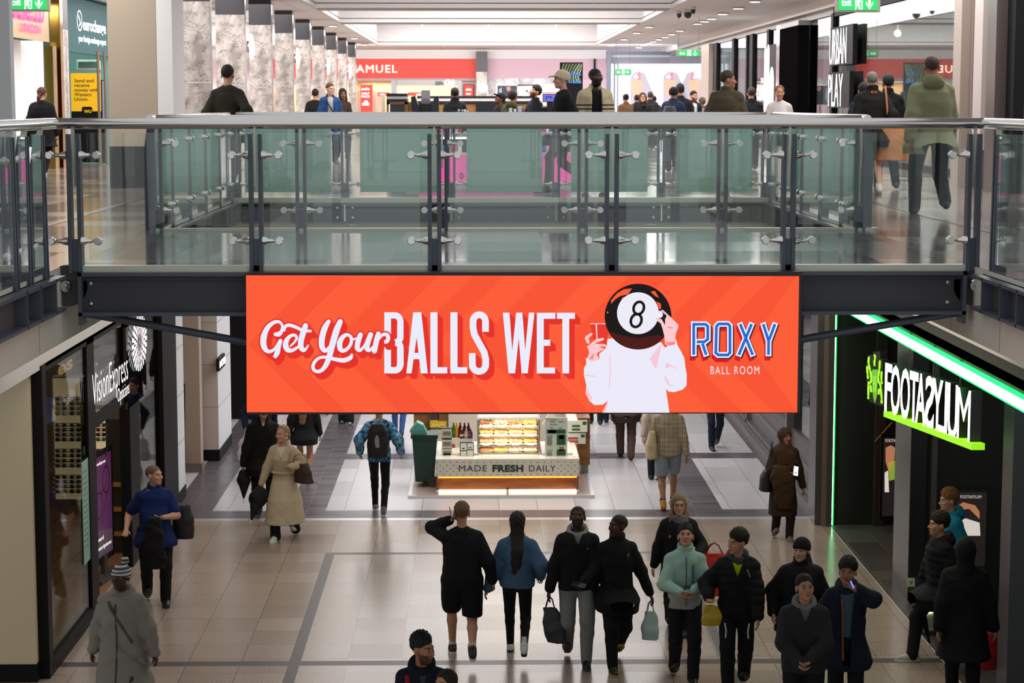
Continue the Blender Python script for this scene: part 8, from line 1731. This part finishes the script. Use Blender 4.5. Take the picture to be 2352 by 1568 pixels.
# ---------------------------------------------------------------- upper storey
U = dict(z0=5.0)
person('person in a black coat with ginger hair facing the bright shop on the far left', UP(95, 35.5), 172, 1.56, 1.15, 'pale', ('ponytail', '#5a3422'), J('#101013', kind='coat', hem=0.6, ease=0.05), ('trousers', BK, 0.012), **U)
person('person in a navy jacket and dark hood half hidden by the beige column', UP(420, 38.5), 160, 1.66, 1.0, 'light', ('hood', '#14161c', cloth('#15171e')), J('#1c2d54', kind='jacket', hem=0.8, ease=0.05), ('trousers', BK, 0.012), **U)
person('person in a dark olive jumper walking away beside the marble columns', UP(522, 27.6), 172, 1.82, 1.0, 'light', ('short', '#15110e'), J('#2a251b', kind='jumper', hem=0.82, ease=0.035), ('trousers', BK, 0.012), hr=(-0.38, 0.05, 0.95), hl=(0.3, -0.05, 0.9), walk=0.5, **U)
person('person in a bright blue jacket with a shoulder strap and glasses by the columns', UP(758, 42), 10, 1.70, 1.0, 'pale', ('short', '#4a3626'), J('#1b3c66', kind='jacket', hem=0.82, ease=0.04, collar='collar', open=('#9aa3ad', [(0.82, 0.04), (1.2, 0.06), (1.5, 0.06)]), trim=[('strap', '#1c1c20', [(-0.1, 1.42), (0.02, 1.2), (0.13, 1.0)], 0.014)]), ('trousers', NV, 0.012), head=(25, 0, 0), glasses='#3a3030', **U)
person('person with dark braids and a brown top behind the blue jacket', UP(786, 45), 20, 1.6, 1.0, 'brown', ('longfront', '#17110f'), J('#3a2a24', kind='top', hem=0.84, ease=0.025), ('trousers', BK, 0.012), **U)
person('person in black half hidden behind a marble column, left of the blue jacket', UP(724, 45.5), 180, 1.6, 1.0, 'light', ('short', '#15110e'), J('#131316', kind='coat', hem=0.7, ease=0.04), ('trousers', BK, 0.012), **U)
person('kiosk worker in a black jacket seen from behind', UP(1045, 38.2), 185, 1.57, 1.1, 'tan', ('short', '#120e0d'), J('#141417', kind='jacket', hem=0.8, ease=0.04, collar='high'), ('trousers', BK, 0.012), **U)
person('kiosk worker in a black cap leaning over the counter', UP(1158, 38.6), -60, 1.48, 1.0, 'brown', ('cap', '#120e0d', cloth('#141417')), J('#2a2620', kind='jacket', hem=0.8, ease=0.03), ('trousers', BK, 0.012), lean=0.12, head=(0, 25, 0), **U)
person('kiosk worker with curly brown hair and an olive hoodie', UP(1176, 36.8), 160, 1.49, 1.05, 'light', ('mop', '#2a1612'), J('#4c4a34', kind='hoodie', hem=0.8, ease=0.04, hood='#4c4a34'), ('trousers', BK, 0.012), **U)
person('kiosk worker with a dark beard looking down at the till', UP(1231, 37.4), -58, 1.61, 1.0, 'light', ('mop', '#0f0c0b'), J('#1a2030', kind='top', hem=0.8, ease=0.025), ('trousers', BK, 0.012), head=(0, 24, 0), beard='#15100e', hr=(-0.2, -0.36, 1.05), **U)
person('person in a cream cap and black top walking left along the opening', UP(1298, 28.2), -78, 1.78, 1.0, 'pale', ('cap', '#4a3626', cloth('#c9b59a')), J('#18181c', kind='jumper', hem=0.84, ease=0.035), ('skinny', '#3a1d1a', 0.008), ('#1a1714', '#1a1714'), walk=0.6, lift=0.1, hr=(-0.2, -0.36, 1.1), pr=(-0.3, 0.3, -1), **U)
person('person in an open cream jacket with dark stripes over a black shirt', UP(1366, 28.6), 8, 1.78, 1.06, 'dark', ('buzz', '#0e0b0a'), J(pattern('cream_striped_jacket', [(0, '#c9b794'), (1.16, '#4a4642'), (1.185, '#c9b794'), (1.215, '#4a4642'), (1.24, '#c9b794')]), kind='jacket', hem=0.78, ease=0.06, collar='collar', open=('#17171c', [(0.78, 0.075), (1.2, 0.075), (1.5, 0.07)])), ('trousers', BK, 0.012), head=(34, 2, 0), glasses='#b09a60', beard='#15100e', **U)
for lab, px, Y, rz, h, hair, c, k in (
    ('person in a tan coat with a dark bun before the white display', 1438, 51, 190, 1.50, ('bun', '#14100f'), '#7a5a42', {}),
    ('person with a dark round head of hair behind the phone user', 1463, 56, 180, 1.5, ('short', '#1c1513'), '#2a2628', {}),
    ('person with long auburn hair and glasses looking at a phone', 1476, 45, 0, 1.50, ('longfront', '#4a2c1e'), '#17171a', dict(head=(0, 20, 0), glasses='#241c1c', hl=(0.05, -0.3, 1.15), hr=(-0.05, -0.3, 1.15))),
    ('person with grey hair in the middle of the crowd before the white display', 1494, 55, 180, 1.58, ('short', '#3a3836'), '#2b2a2c', {}),
    ('person in a dark red jacket in the crowd before the white display', 1502, 58, 180, 1.48, ('short', '#14100f'), '#4a1a1e', {}),
    ('person in a navy jacket and dark cap with a grey backpack', 1546, 37, 165, 1.56, ('cap', '#14100f', cloth('#1a1c24')), '#1c2740', dict(w=1.15)),
    ('person in a black coat with cropped dark hair beside the navy jacket', 1563, 39.5, 190, 1.63, ('quiff', '#0f0c0b'), '#121216', dict(w=1.1)),
    ('person with a full beard in a navy coat over a white shirt', 1591, 45, 28, 1.54, ('short', '#1c1411'), '#171c2a', dict(beard='#20150f')),
    ('person with olive brown hair carrying a pale rucksack in the crowd', 1614, 48, 200, 1.38, ('mop', '#5a4a2e'), '#4a4640', {}),
    ('person in dark grey behind the blurred olive jacket', 1640, 40, 150, 1.5, ('longfront', '#3a2c22'), '#1c1e24', {}),
    ('person in dark blue at the right of the olive jacket', 1697, 40, 180, 1.44, ('short', '#14100f'), '#1a2a3a', {}),
    ('person in a black padded jacket facing the right-hand shop windows', 1726, 38, 176, 1.56, ('short', '#2c221d'), '#131318', dict(w=1.08))):
    p = person(lab, UP(px, Y), rz, h, k.pop('w', 1.0), 'light' if 'cropped' not in lab and 'cap' not in lab else 'tan', hair, J(c, kind='jacket', hem=0.8, ease=0.045, collar='collar', puffer='padded' in lab, open=('#d9dadb', [(0.85, 0.03), (1.2, 0.05), (1.5, 0.06)]) if 'white shirt' in lab else None), ('trousers', BK, 0.012), walk=0.15, **k, **U)
    if 'phone' in lab and 'looking' in lab: phone('phone in the hands of the person with auburn hair', world(p, (0, -0.37, 1.18)), (0, 0.5, 1), (0, -1, 0.6))
    if 'backpack' in lab: blob('backpack', 'grey backpack on the navy jacket in the crowd', 'backpack', world(p, (0.02, 0.24, 1.0)), [(-0.25, 0, 0, 0.15, 0.09), (0.0, 0, 0, 0.16, 0.1), (0.2, 0, 0, 0.1, 0.07)], '#3a3b40', 'bag_body', rz=R(165))
    if 'rucksack' in lab: blob('rucksack', 'pale grey brown rucksack in the crowd', 'backpack', world(p, (0.0, 0.22, 0.95)), [(-0.22, 0, 0, 0.14, 0.08), (0.0, 0, 0, 0.15, 0.1), (0.2, 0, 0, 0.1, 0.07)], '#8f8776', 'bag_body', rz=R(200))
person('person in an olive brown jacket hurrying along the far side of the opening', UP(1668, 28.6), 150, 1.76, 1.2, 'tan', ('short', '#3a2a1c'), J('#4b4030', kind='jacket', hem=0.78, ease=0.06, collar='collar'), ('trousers', BK, 0.012), walk=0.5, head=(-60, 0, 0), **U)
person('person in a white top with fair tied hair beside the black doorway', UP(1790, 33), -10, 1.57, 1.02, 'light', ('tied', '#7a5430'), J('#cfc8c6', kind='top', sleeve='short', hem=0.82, ease=0.025), ('trousers', BK, 0.012), head=(10, 0, 0), bust=0.03, **U)
p = person('person with cropped grey hair in a black jacket carrying an orange tote', UP(2003, 27.8), 178, 1.73, 1.1, 'pale', ('buzz', '#6f6660'), J('#15130f', kind='jacket', hem=0.8, ease=0.05, collar='high'), ('shorts', '#17191c', 0.02), ('#c9c6c0', '#d9d9d4'), hr=(-0.26, 0.0, 0.92), walk=0.4, **U)
m = MB(); F_ = lambda u, v, d=0: (u, 0.13 + (1.42 - v) * 0.25, v); stroke(m, arc(0.02, 1.41, 0.016, 0.012, 140, -140, 6), 0.008, F_); stroke(m, arc(-0.02, 1.41, 0.016, 0.012, 40, 320, 6), 0.008, F_); m.build('logo', mat('logo_red', '#c8402a', 0.5, emit='#c8402a', estr=0.3, sample=False), p, local=True)
blob('tote_bag', 'orange tan tote bag hanging from the shoulder of the grey haired person', 'bag', world(p, (-0.3, 0.1, 0.75)), [(-0.28, 0, 0, 0.24, 0.1), (0.0, 0, 0, 0.23, 0.1), (0.28, 0, 0, 0.2, 0.07)], '#b5713a', 'bag_body', 3, rz=R(178), straps=[([(0.1, 0.04, 0.26), (0.12, 0.04, 0.5), (0.13, -0.06, 0.73), (0.12, -0.14, 0.5), (0.1, -0.1, 0.26)], 0.014)])
person('person in black with dark hair ahead of the grey haired person', UP(2040, 29.4), 182, 1.70, 1.05, 'tan', ('short', '#100d0c'), J('#0f0f12', kind='jacket', hem=0.8, ease=0.05, collar='high'), ('trousers', BK, 0.012), walk=0.4, **U)
person('person with black hair mostly hidden left of the grey haired person', UP(1984, 29.6), 178, 1.58, 1.0, 'tan', ('short', '#100d0c'), J('#18222c', kind='jacket', hem=0.8, ease=0.04), ('trousers', BK, 0.012), walk=0.4, **U)
p = person('person in a pale olive hooded top walking away on the right of the bridge end', UP(2140, 22.5), 180, 1.86, 1.15, 'tan', ('buzz', '#4a3528'), J('#8a8b69', kind='hoodie', hem=0.80, ease=0.05, hood='#7a7b5c'), ('trousers', '#15151a', 0.014), ('#141416', '#141416'), walk=0.6, lead='l', lift=0.1, **U)
